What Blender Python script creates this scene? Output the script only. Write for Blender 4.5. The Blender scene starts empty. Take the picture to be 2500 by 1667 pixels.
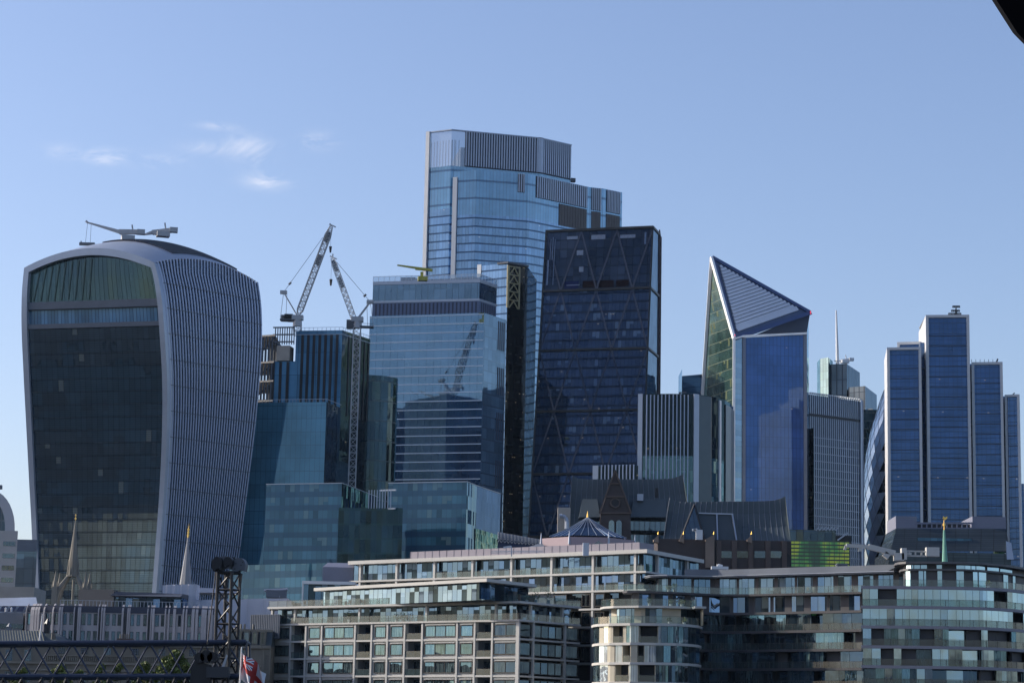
import bpy, math, random
from mathutils import Vector, Matrix, noise as mnoise
S = bpy.context.scene
R = math.radians
# ------------------------------------------------------------------ camera
FPX, CX, CY = 5600.0, 1250.0, 833.5            # focal length in photo pixels, photo centre
TILT, ROLL, CAMZ = math.atan(990/5600), 0.020, 8.0
ct, st, cr, sr = math.cos(TILT), math.sin(TILT), math.cos(ROLL), math.sin(ROLL)
right0, up0, fwd = Vector((1,0,0)), Vector((0,-st,ct)), Vector((0,ct,st))
cam_r, cam_u = right0*cr + up0*sr, up0*cr - right0*sr
cam = bpy.data.cameras.new('camera'); co = bpy.data.objects.new('camera', cam)
S.collection.objects.link(co); S.camera = co
cam.sensor_width = 36; cam.lens = 36*FPX/2500; cam.clip_start = 0.5; cam.clip_end = 30000
m = Matrix((cam_r, cam_u, -fwd)).transposed().to_4x4(); m.translation = (0,0,CAMZ); co.matrix_world = m
# ------------------------------------------------------------------ light
SUN_EL, SUN_DIR = R(24), Vector((-1.0, 0.24, 0)).normalized()
sd = Vector((SUN_DIR.x*math.cos(SUN_EL), SUN_DIR.y*math.cos(SUN_EL), math.sin(SUN_EL)))
sl = bpy.data.lights.new('sun', 'SUN'); sl.energy = 3.5; sl.angle = R(0.5); sl.color = (1.0, 0.92, 0.80)
so = bpy.data.objects.new('sun', sl); S.collection.objects.link(so); so.rotation_euler = sd.to_track_quat('Z','Y').to_euler()
W = bpy.data.worlds.new('World'); S.world = W; W.use_nodes = True
wt = W.node_tree; wt.nodes.clear()
wo = wt.nodes.new('ShaderNodeOutputWorld'); bg = wt.nodes.new('ShaderNodeBackground'); bg.inputs['Strength'].default_value = 0.115
sky = wt.nodes.new('ShaderNodeTexSky'); sky.sky_type = 'NISHITA'; sky.sun_disc = False
sky.sun_elevation = SUN_EL; sky.sun_rotation = math.atan2(SUN_DIR.x, SUN_DIR.y)
sky.altitude = 20; sky.air_density = 1.0; sky.dust_density = 1.6; sky.ozone_density = 2.0
tint = wt.nodes.new('ShaderNodeMix'); tint.data_type = 'RGBA'; tint.blend_type = 'MULTIPLY'; tint.inputs[0].default_value = 1
tint.inputs[7].default_value = (1.0, .965, 1.075, 1)
wt.links.new(sky.outputs[0], tint.inputs[6])
# thin wisps of cirrus in the sky, fixed to directions in the world
tc = wt.nodes.new('ShaderNodeTexCoord'); mp = wt.nodes.new('ShaderNodeMapping'); mp.inputs['Scale'].default_value = (22, 22, 48)
mp.inputs['Location'].default_value = (3.1, 1.4, 2.2)
nz = wt.nodes.new('ShaderNodeTexNoise'); nz.inputs['Scale'].default_value = 1.5; nz.inputs['Detail'].default_value = 9; nz.inputs['Roughness'].default_value = .72; nz.inputs['Distortion'].default_value = .6
wt.links.new(tc.outputs['Generated'], mp.inputs[0]); wt.links.new(mp.outputs[0], nz.inputs['Vector'])
rp = wt.nodes.new('ShaderNodeMapRange'); rp.inputs[1].default_value = .42; rp.inputs[2].default_value = .82
wt.links.new(nz.outputs['Fac'], rp.inputs[0])
def wm(op, a, b=None):
    n = wt.nodes.new('ShaderNodeMath'); n.operation = op
    for i, v in enumerate((a, b)):
        if v is None: continue
        if isinstance(v, (int, float)): n.inputs[i].default_value = v
        else: wt.links.new(v, n.inputs[i])
    return n.outputs[0]
sep = wt.nodes.new('ShaderNodeSeparateXYZ'); wt.links.new(tc.outputs['Generated'], sep.inputs[0])
def puff(x, z, wx, wz, a):
    e = wm('ADD', wm('POWER', wm('DIVIDE', wm('SUBTRACT', sep.outputs[0], x), wx), 2), wm('POWER', wm('DIVIDE', wm('SUBTRACT', sep.outputs[2], z), wz), 2))
    return wm('MULTIPLY', wm('EXPONENT', wm('MULTIPLY', e, -1)), a)
def skyxz(px, py):
    d = (fwd*FPX + cam_r*(px-CX) + cam_u*(CY-py)).normalized(); return d.x, d.z
tot = None
for px, py, wx, wz, a in ((250,382,.010,.0028,1.0),(390,396,.009,.003,.75),(530,309,.007,.0016,.8),(500,362,.010,.0025,.55),(610,362,.010,.005,.8),(655,442,.009,.003,.9),(770,344,.008,.003,1.0),(640,400,.004,.006,.5),(150,372,.008,.003,.4)):
    x, z = skyxz(px, py); q = puff(x, z, wx, wz, a); tot = q if tot is None else wm('ADD', tot, q)
fwdm = wm('GREATER_THAN', sep.outputs[1], 0)
cf = wm('MULTIPLY', wm('MULTIPLY', wm('MULTIPLY', tot, rp.outputs[0]), fwdm), 0.85)
cmx = wt.nodes.new('ShaderNodeMix'); cmx.data_type = 'RGBA'; wt.links.new(cf, cmx.inputs[0]); wt.links.new(tint.outputs[2], cmx.inputs[6])
cmx.inputs[7].default_value = (6.9, 6.6, 6.6, 1)
wt.links.new(cmx.outputs[2], bg.inputs['Color']); wt.links.new(bg.outputs[0], wo.inputs['Surface'])
S.view_settings.view_transform = 'Standard'; S.view_settings.look = 'None'; S.view_settings.gamma = 1; S.view_settings.exposure = 0.64
S.render.engine = 'CYCLES'
try:
    S.cycles.max_bounces = 6; S.cycles.glossy_bounces = 4; S.cycles.transparent_max_bounces = 8; S.cycles.caustics_reflective = False
except Exception: pass
random.seed(7)
rnd = random.random
# ------------------------------------------------------------------ pixel <-> world
def ray(px, py):
    d = fwd*FPX + cam_r*(px-CX) + cam_u*(CY-py); return d
def pt(px, py, D):                             # the point seen at a photo pixel, D metres away in plan
    d = ray(px, py); k = D/d.y; return Vector((d.x*k, D, CAMZ+d.z*k))
def V(px, py, Z):                              # the plan position of a point of known height
    d = ray(px, py); k = (Z-CAMZ)/d.z; return Vector((d.x*k, d.y*k))
# ------------------------------------------------------------------ objects
def tag(o, label=None, cat=None, group=None, kind=None):
    if label: o['label'] = label
    if cat: o['category'] = cat
    if group: o['group'] = group
    if kind: o['kind'] = kind
    return o
def thing(name, label, cat, loc, group=None):
    o = bpy.data.objects.new(name, None); S.collection.objects.link(o); o.location = loc; o.empty_display_size = 1
    tag(o, label, cat, group); return o
def origin(p):
    v = Vector((0,0,0))
    while p is not None: v += p.location; p = p.parent
    return v
class MB:
    def __init__(s): s.cuts = []; s.v = []; s.f = []; s.uv = []; s.mi = []; s.sm = []
    def cut(s): s.cuts.append((len(s.v), len(s.f)))
    def face(s, pts, uv=None, mi=0, smooth=False):
        i = len(s.v); s.v += [tuple(p) for p in pts]; s.f.append(tuple(range(i, i+len(pts))))
        s.uv += list(uv) if uv else [(p[0]+p[1]*.3, p[2]) for p in pts]; s.mi.append(mi); s.sm.append(smooth)
    def wall(s, a, b, z0, z1, u0=0, mi=0, flip=False):
        L = math.hypot(b[0]-a[0], b[1]-a[1])
        p = [(a[0],a[1],z0),(b[0],b[1],z0),(b[0],b[1],z1),(a[0],a[1],z1)]; uv = [(u0,z0),(u0+L,z0),(u0+L,z1),(u0,z1)]
        if flip: p.reverse(); uv.reverse()
        s.face(p, uv, mi); return u0+L
    def prism(s, pts, z0, z1, mi=0, cap=None, bottom=True):
        u = 0
        for i in range(len(pts)): u = s.wall(pts[i], pts[(i+1) % len(pts)], z0, z1, u, mi)
        c = mi if cap is None else cap
        s.face([(p[0],p[1],z1) for p in pts], None, c)
        if bottom: s.face([(p[0],p[1],z0) for p in reversed(pts)], None, c)
    def hexa(s, b, t, mi=0):                    # bottom and top quads, both anticlockwise from above
        s.face([b[3],b[2],b[1],b[0]], None, mi); s.face(t, None, mi)
        for i in range(4):
            j = (i+1) % 4; s.face([b[i],b[j],t[j],t[i]], None, mi)
    def box(s, c, d, rz=0, mi=0):
        cs, sn = math.cos(rz), math.sin(rz); q = []
        for z in (-d[2]/2, d[2]/2):
            q.append([(c[0]+x*cs-y*sn, c[1]+x*sn+y*cs, c[2]+z) for x, y in ((-d[0]/2,-d[1]/2),(d[0]/2,-d[1]/2),(d[0]/2,d[1]/2),(-d[0]/2,d[1]/2))])
        s.hexa(q[0], q[1], mi)
    def beam(s, a, b, w, h=None, up=None, mi=0, w2=None):
        a, b = Vector(a), Vector(b); h = w if h is None else h; d = b-a
        if d.length < 1e-6: return
        d.normalize(); u = Vector(up) if up else (Vector((0,0,1)) if abs(d.z) < .95 else Vector((0,1,0)))
        sx = d.cross(u).normalized(); uu = sx.cross(d).normalized(); k = 1 if w2 is None else w2/w
        def ring(p, k): return [p+sx*x*w*k/2+uu*y*h*k/2 for x, y in ((-1,-1),(1,-1),(1,1),(-1,1))]
        A, B = ring(a, 1), ring(b, k)
        s.face(list(reversed(A)), None, mi); s.face(B, None, mi)
        for i in range(4):
            j = (i+1) % 4; s.face([A[j],A[i],B[i],B[j]][::-1], None, mi)
    def tube(s, a, b, r, r2=None, n=8, mi=0, cap=True):
        a, b = Vector(a), Vector(b); r2 = r if r2 is None else r2; d = (b-a).normalized()
        u = Vector((0,0,1)) if abs(d.z) < .95 else Vector((0,1,0)); x = d.cross(u).normalized(); y = d.cross(x)
        A = [a+(x*math.cos(t)+y*math.sin(t))*r for t in [2*math.pi*i/n for i in range(n)]]
        B = [b+(x*math.cos(t)+y*math.sin(t))*r2 for t in [2*math.pi*i/n for i in range(n)]]
        for i in range(n):
            j = (i+1) % n; s.face([A[i],A[j],B[j],B[i]], None, mi, True)
        if cap: s.face(A[::-1], None, mi); s.face(B, None, mi)
    def lathe(s, c, prof, n=16, mi=0):
        for (r0,z0),(r1,z1) in zip(prof, prof[1:]):
            for i in range(n):
                a, b = 2*math.pi*i/n, 2*math.pi*(i+1)/n
                s.face([(c[0]+r0*math.cos(a),c[1]+r0*math.sin(a),c[2]+z0),(c[0]+r0*math.cos(b),c[1]+r0*math.sin(b),c[2]+z0),
                        (c[0]+r1*math.cos(b),c[1]+r1*math.sin(b),c[2]+z1),(c[0]+r1*math.cos(a),c[1]+r1*math.sin(a),c[2]+z1)], None, mi, True)
    def lattice(s, a, b, w, n, th, br, up=(0,1,0), w2=None, xb=False):
        a, b = Vector(a), Vector(b); d = (b-a).normalized(); u = Vector(up); x = d.cross(u).normalized(); y = x.cross(d).normalized(); w2 = w if w2 is None else w2
        def cor(k): 
            p = a.lerp(b, k); ww = w+(w2-w)*k; return [p+x*i*ww/2+y*j*ww/2 for i, j in ((-1,-1),(1,-1),(1,1),(-1,1))]
        A, B = cor(0), cor(1)
        for i in range(4): s.beam(A[i], B[i], th)
        for k in range(n):
            P, Q = cor(k/n), cor((k+1)/n)
            for i in range(4):
                j = (i+1) % 4
                if (k+i) % 2 or xb: s.beam(P[i], Q[j], br)
                if not (k+i) % 2 or xb: s.beam(P[j], Q[i], br)
                if k % 2 == 0 or not xb: s.beam(P[i], P[j], br)
    def build(s, name, mats, parent=None, **kw):
        if not s.v: return None
        if s.cuts:
            b = [(0,0)]+s.cuts+[(len(s.v), len(s.f))]; uo = 0; out_ = None
            for (v0,f0),(v1,f1) in zip(b, b[1:]):
                if v1 == v0: continue
                q = MB(); q.v = s.v[v0:v1]; q.f = [tuple(i-v0 for i in f) for f in s.f[f0:f1]]; q.uv = s.uv[v0:v1]; q.mi = s.mi[f0:f1]; q.sm = s.sm[f0:f1]
                out_ = q.build(name, mats, parent, **kw)
            return out_
        o0 = origin(parent); me = bpy.data.meshes.new(name)
        me.from_pydata([(v[0]-o0.x, v[1]-o0.y, v[2]-o0.z) for v in s.v], [], s.f)
        ul = me.uv_layers.new(name='UVMap'); flat = [c for t in s.uv for c in t]; ul.data.foreach_set('uv', flat)
        mats = mats if isinstance(mats, (list, tuple)) else [mats]
        for mt in mats: me.materials.append(mt)
        me.polygons.foreach_set('material_index', s.mi); me.polygons.foreach_set('use_smooth', s.sm); me.update()
        o = bpy.data.objects.new(name, me); S.collection.objects.link(o); o.parent = parent
        tag(o, kw.get('label'), kw.get('cat'), kw.get('group'), kw.get('kind')); return o
class Path:                                     # a wall line in plan: lengths u along it, d outwards
    def __init__(s, pts):
        s.p = [Vector((p[0],p[1])) for p in pts]; s.u = [0]
        for a, b in zip(s.p, s.p[1:]): s.u.append(s.u[-1]+(b-a).length)
        s.L = s.u[-1]; sn = []
        for a, b in zip(s.p, s.p[1:]): d = (b-a).normalized(); sn.append(Vector((d.y,-d.x)))
        s.sn = sn; s.vn = []
        for i in range(len(s.p)):
            if i == 0: s.vn.append(sn[0])
            elif i == len(s.p)-1: s.vn.append(sn[-1])
            else:
                q = sn[i-1]+sn[i]; s.vn.append(q/max(.35, (q.length**2)/2))
    def at(s, u, d=0):
        u = min(max(u, 0), s.L); i = 0
        while i < len(s.u)-2 and u > s.u[i+1]: i += 1
        t = (u-s.u[i])/(s.u[i+1]-s.u[i]); p = s.p[i].lerp(s.p[i+1], t)
        n = s.vn[i] if t < 1e-4 else s.vn[i+1] if t > 1-1e-4 else s.sn[i]
        return p+n*d
    def normal(s, u):
        i = 0
        while i < len(s.u)-2 and u > s.u[i+1]: i += 1
        return s.sn[i]
    def upx(s, px, py=1550):
        d = ray(px, py)
        for i, (a, b) in enumerate(zip(s.p, s.p[1:])):
            e = b-a; det = d.x*(-e.y)+e.x*d.y
            if abs(det) < 1e-9: continue
            t = (-d.x*a.y+d.y*a.x)/(d.x*e.y-d.y*e.x)
            if -1e-3 <= t <= 1.001: return s.u[i]+t*e.length
        return 0 if px < CX else s.L
    def brk(s, u0, u1): return [u0]+[x for x in s.u if u0+1e-3 < x < u1-1e-3]+[u1]
    def strip(s, mb, u0, u1, z0, z1, d0, d1, mi=0):
        us = s.brk(u0, u1); I = [s.at(u, d0) for u in us]; O = [s.at(u, d1) for u in us]
        for k in range(len(us)-1):
            a, b, c, d = O[k], O[k+1], I[k+1], I[k]
            mb.face([(a.x,a.y,z0),(b.x,b.y,z0),(b.x,b.y,z1),(a.x,a.y,z1)], [(us[k],z0),(us[k+1],z0),(us[k+1],z1),(us[k],z1)], mi)
            mb.face([(c.x,c.y,z0),(d.x,d.y,z0),(d.x,d.y,z1),(c.x,c.y,z1)], None, mi)
            mb.face([(a.x,a.y,z1),(b.x,b.y,z1),(c.x,c.y,z1),(d.x,d.y,z1)], None, mi)
            mb.face([(d.x,d.y,z0),(c.x,c.y,z0),(b.x,b.y,z0),(a.x,a.y,z0)], None, mi)
        a, d = O[0], I[0]; mb.face([(d.x,d.y,z0),(a.x,a.y,z0),(a.x,a.y,z1),(d.x,d.y,z1)], None, mi)
        a, d = O[-1], I[-1]; mb.face([(a.x,a.y,z0),(d.x,d.y,z0),(d.x,d.y,z1),(a.x,a.y,z1)], None, mi)
    def sheet(s, mb, u0, u1, z0, z1, d=0, mi=0):
        us = s.brk(u0, u1); O = [s.at(u, d) for u in us]
        for k in range(len(us)-1):
            a, b = O[k], O[k+1]
            mb.face([(a.x,a.y,z0),(b.x,b.y,z0),(b.x,b.y,z1),(a.x,a.y,z1)], [(us[k],z0),(us[k+1],z0),(us[k+1],z1),(us[k],z1)], mi)
def backed(front, depth, dirv=None):            # close a visible front line with a back line
    a, b = Vector(front[0]), Vector(front[-1])
    if dirv is None: return [Vector(p) for p in front]+[b*(1+depth/b.length), a*(1+depth/a.length)]
    n = Vector(dirv).normalized()
    return [Vector(p) for p in front]+[b+n*depth, a+n*depth]
# ------------------------------------------------------------------ materials
def nt_new(name):
    mt = bpy.data.materials.new(name); mt.use_nodes = True; nt = mt.node_tree; nt.nodes.clear()
    out = nt.nodes.new('ShaderNodeOutputMaterial'); return mt, nt, out
class N:
    def __init__(s, nt): s.nt = nt
    def new(s, t, **kw):
        n = s.nt.nodes.new(t)
        for k, v in kw.items(): setattr(n, k, v)
        return n
    def put(s, inp, v):
        if isinstance(v, bpy.types.NodeSocket): s.nt.links.new(v, inp)
        elif v is not None: inp.default_value = v
    def m(s, op, a, b=None, c=None):
        n = s.new('ShaderNodeMath', operation=op)
        for i, v in enumerate((a, b, c)): s.put(n.inputs[i], v)
        return n.outputs[0]
    def mixc(s, f, a, b, blend='MIX'):
        n = s.new('ShaderNodeMix', data_type='RGBA', blend_type=blend); s.put(n.inputs[0], f)
        s.put(n.inputs[6], (*a, 1) if isinstance(a, tuple) and len(a) == 3 else a); s.put(n.inputs[7], (*b, 1) if isinstance(b, tuple) and len(b) == 3 else b); return n.outputs[2]
    def vm(s, op, a, b=None, sc=None):
        n = s.new('ShaderNodeVectorMath', operation=op); s.put(n.inputs[0], a)
        if b is not None: s.put(n.inputs[1], b)
        if sc is not None: s.put(n.inputs[3], sc)
        return n.outputs[0]
def solid(name, col, rough=.6, var=.15, scale=.4, metal=0, spec=.4, streak=False, emit=None):
    mt, nt, out = nt_new(name); g = N(nt); p = g.new('ShaderNodeBsdfPrincipled'); nt.links.new(p.outputs[0], out.inputs[0])
    tcn = g.new('ShaderNodeTexCoord'); mpn = g.new('ShaderNodeMapping'); nt.links.new(tcn.outputs['Object'], mpn.inputs[0])
    mpn.inputs['Scale'].default_value = (scale, scale, scale*(.25 if streak else 1))
    nn = g.new('ShaderNodeTexNoise'); nn.inputs['Scale'].default_value = 1; nn.inputs['Detail'].default_value = 5; nt.links.new(mpn.outputs[0], nn.inputs['Vector'])
    oi = g.new('ShaderNodeObjectInfo')
    k = g.m('ADD', g.m('MULTIPLY', g.m('SUBTRACT', nn.outputs['Fac'], .5), var*3), 1)
    c = g.mixc(1.0, (*col, 1), None, 'MULTIPLY'); mixn = nt.nodes[-1]
    cb = g.new('ShaderNodeCombineColor'); [nt.links.new(k, cb.inputs[i]) for i in range(3)]; nt.links.new(cb.outputs[0], mixn.inputs[7])
    nt.links.new(c, p.inputs['Base Color']); p.inputs['Roughness'].default_value = rough; p.inputs['Metallic'].default_value = metal
    p.inputs['Specular IOR Level'].default_value = spec
    if emit: p.inputs['Emission Color'].default_value = (*emit[0], 1); p.inputs['Emission Strength'].default_value = emit[1]
    return mt
def glass(name, pw=1.5, fh=3.9, mull=.10, band=.5, base=(.02,.03,.05), base2=None, bandc=(.05,.08,.12), mullc=(.05,.06,.08), refl=.3, tint=(.75,.88,1), rough=.03,
          wob=.012, wave=.0, wsc=.15, pvar=.5, blind=0.0, blindc=(.35,.38,.38), lights=0.0, subband=None, brefl=None, rowv=.2, rvar=0.0, seed=0.0):
    """curtain wall: cells pw x fh metres in UV, a slab band at the foot of each floor, mullions, panes that differ and tilt slightly"""
    kd = .55; base, bandc, mullc, blindc = [tuple(c*kd for c in q) for q in (base, bandc, mullc, blindc)]; base2 = tuple(c*kd for c in base2) if base2 else None; refl *= .5; tint = (tint[0]*.84, tint[1]*.95, min(1, tint[2]*1.05)); base = (base[0]*.85, base[1], base[2]*1.05)
    mt, nt, out = nt_new(name); g = N(nt); uvn = g.new('ShaderNodeUVMap'); sx = g.new('ShaderNodeSeparateXYZ'); nt.links.new(uvn.outputs[0], sx.inputs[0])
    U, Z = g.m('DIVIDE', sx.outputs[0], pw), g.m('DIVIDE', sx.outputs[1], fh)
    fu, fz = g.m('FRACT', U), g.m('FRACT', Z); iu, iz = g.m('ADD', g.m('FLOOR', U), seed), g.m('FLOOR', Z)
    cbn = g.new('ShaderNodeCombineXYZ'); nt.links.new(iu, cbn.inputs[0]); nt.links.new(iz, cbn.inputs[1])
    wn = g.new('ShaderNodeTexWhiteNoise', noise_dimensions='2D'); nt.links.new(cbn.outputs[0], wn.inputs['Vector'])
    wr = g.new('ShaderNodeTexWhiteNoise', noise_dimensions='1D'); nt.links.new(iz, wr.inputs['W'])
    mv = g.m('LESS_THAN', fu, mull/pw); isband = g.m('LESS_THAN', fz, band/fh) if band else 0.0
    mh = g.m('LESS_THAN', g.m('FRACT', g.m('MULTIPLY', fz, subband)), .08*subband/fh*1.2) if subband else 0.0
    lines = g.m('MAXIMUM', mv, mh)
    rv = wn.outputs['Value']
    cvar = g.m('ADD', g.m('MULTIPLY', g.m('SUBTRACT', rv, .5), pvar), g.m('ADD', 1, g.m('MULTIPLY', g.m('SUBTRACT', wr.outputs['Value'], .5), rowv)))
    nlo = g.new('ShaderNodeTexNoise'); nlo.inputs['Scale'].default_value = .07; nlo.inputs['Detail'].default_value = 4; nt.links.new(uvn.outputs[0], nlo.inputs['Vector']); lo = g.m('MULTIPLY_ADD', g.m('SUBTRACT', nlo.outputs['Fac'], .5), 1.6, 1.0)
    cvar = g.m('MULTIPLY', cvar, lo)
    cc = g.new('ShaderNodeCombineColor'); [nt.links.new(cvar, cc.inputs[i]) for i in range(3)]
    col = g.mixc(1.0, base, cc.outputs[0], 'MULTIPLY')
    if base2:
        nn = g.new('ShaderNodeTexNoise'); nn.inputs['Scale'].default_value = .035; nn.inputs['Detail'].default_value = 3; nt.links.new(uvn.outputs[0], nn.inputs['Vector'])
        mr = g.new('ShaderNodeMapRange'); mr.inputs[1].default_value = .42; mr.inputs[2].default_value = .62; nt.links.new(nn.outputs['Fac'], mr.inputs[0])
        col = g.mixc(mr.outputs[0], col, g.mixc(1.0, base2, cc.outputs[0], 'MULTIPLY'))
    if blind:
        ct2 = g.new('ShaderNodeSeparateColor'); nt.links.new(wn.outputs['Color'], ct2.inputs[0])
        col = g.mixc(g.m('MULTIPLY', g.m('LESS_THAN', ct2.outputs[1], blind), g.m('GREATER_THAN', fz, g.m('MULTIPLY', ct2.outputs[2], .9))), col, blindc)
    col = g.mixc(isband, col, bandc); col = g.mixc(lines, col, mullc)
    df = g.new('ShaderNodeBsdfDiffuse'); nt.links.new(col, df.inputs[0])
    gl = g.new('ShaderNodeBsdfGlossy'); gl.inputs['Roughness'].default_value = rough; gl.inputs['Color'].default_value = (*tint, 1)
    geo = g.new('ShaderNodeNewGeometry')
    off = g.vm('SCALE', g.vm('SUBTRACT', wn.outputs['Color'], (.5,.5,.5)), sc=wob)
    nrm = g.vm('ADD', geo.outputs['Normal'], off)
    if wave:
        mp2 = g.new('ShaderNodeMapping'); nt.links.new(uvn.outputs[0], mp2.inputs[0]); mp2.inputs['Scale'].default_value = (wsc, wsc*.5, 1)
        nw = g.new('ShaderNodeTexNoise'); nw.inputs['Scale'].default_value = 1; nw.inputs['Detail'].default_value = 2; nt.links.new(mp2.outputs[0], nw.inputs['Vector'])
        nrm = g.vm('ADD', nrm, g.vm('SCALE', g.vm('SUBTRACT', nw.outputs['Color'], (.5,.5,.5)), sc=wave))
    nt.links.new(g.vm('NORMALIZE', nrm), gl.inputs['Normal'])
    lw = g.new('ShaderNodeLayerWeight'); lw.inputs[0].default_value = .5
    fr = g.m('MULTIPLY_ADD', g.m('POWER', lw.outputs['Facing'], 5.0), .8-refl, refl)
    if rvar:
        c4 = g.new('ShaderNodeSeparateColor'); nt.links.new(wn.outputs['Color'], c4.inputs[0]); fr = g.m('MULTIPLY', fr, g.m('MULTIPLY_ADD', g.m('GREATER_THAN', c4.outputs[2], rvar), .85, .15))
    if brefl is not None: fr = g.m('MULTIPLY', fr, g.m('SUBTRACT', 1, g.m('MULTIPLY', isband, 1-brefl)))
    fr = g.m('MULTIPLY', fr, g.m('MULTIPLY_ADD', g.m('SUBTRACT', lo, 1), .25, 1)); fr = g.m('MULTIPLY', fr, g.m('MULTIPLY_ADD', g.m('SUBTRACT', rv, .5), pvar*.35, 1))
    fr = g.m('MULTIPLY', fr, g.m('SUBTRACT', 1, g.m('MULTIPLY', lines, .75)))
    mx = g.new('ShaderNodeMixShader'); nt.links.new(fr, mx.inputs[0]); nt.links.new(df.outputs[0], mx.inputs[1]); nt.links.new(gl.outputs[0], mx.inputs[2])
    last = mx.outputs[0]
    if lights:
        # small ceiling lamps seen through the panes
        U2, Z2 = g.m('DIVIDE', sx.outputs[0], pw*.66), g.m('DIVIDE', sx.outputs[1], fh)
        c2 = g.new('ShaderNodeCombineXYZ'); nt.links.new(g.m('FLOOR', U2), c2.inputs[0]); nt.links.new(g.m('FLOOR', Z2), c2.inputs[1]); 
        w2 = g.new('ShaderNodeTexWhiteNoise', noise_dimensions='2D'); nt.links.new(c2.outputs[0], w2.inputs['Vector'])
        n2 = g.new('ShaderNodeTexNoise'); n2.inputs['Scale'].default_value = .06; nt.links.new(uvn.outputs[0], n2.inputs['Vector'])
        f2 = g.m('FRACT', U2); z2 = g.m('FRACT', Z2)
        on = g.m('MULTIPLY', g.m('LESS_THAN', w2.outputs['Value'], lights), g.m('GREATER_THAN', n2.outputs['Fac'], .5))
        on = g.m('MULTIPLY', on, g.m('MULTIPLY', g.m('LESS_THAN', g.m('ABSOLUTE', g.m('SUBTRACT', f2, .5)), .3), g.m('LESS_THAN', g.m('ABSOLUTE', g.m('SUBTRACT', z2, .84)), .035)))
        em = g.new('ShaderNodeEmission'); em.inputs[0].default_value = (1,.85,.6,1); g.put(em.inputs[1], g.m('MULTIPLY', on, .13))
        ad = g.new('ShaderNodeAddShader'); nt.links.new(last, ad.inputs[0]); nt.links.new(em.outputs[0], ad.inputs[1]); last = ad.outputs[0]
    nt.links.new(last, out.inputs[0]); return mt
def clear_glass(name, col=(.75,.9,.85), op=.35, refl=.15):
    mt, nt, out = nt_new(name); g = N(nt)
    tr = g.new('ShaderNodeBsdfTransparent'); tr.inputs[0].default_value = (*[1-(1-c)*.6 for c in col], 1)
    gl = g.new('ShaderNodeBsdfGlossy'); gl.inputs[1].default_value = .03; df = g.new('ShaderNodeBsdfDiffuse'); df.inputs[0].default_value = (*[c*.5 for c in col], 1)
    a = g.new('ShaderNodeMixShader'); a.inputs[0].default_value = op; nt.links.new(tr.outputs[0], a.inputs[1]); nt.links.new(df.outputs[0], a.inputs[2])
    lw = g.new('ShaderNodeLayerWeight'); fr = g.m('MULTIPLY_ADD', g.m('POWER', lw.outputs['Facing'], 3), .7, refl)
    b = g.new('ShaderNodeMixShader'); nt.links.new(fr, b.inputs[0]); nt.links.new(a.outputs[0], b.inputs[1]); nt.links.new(gl.outputs[0], b.inputs[2]); nt.links.new(b.outputs[0], out.inputs[0]); return mt
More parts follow.
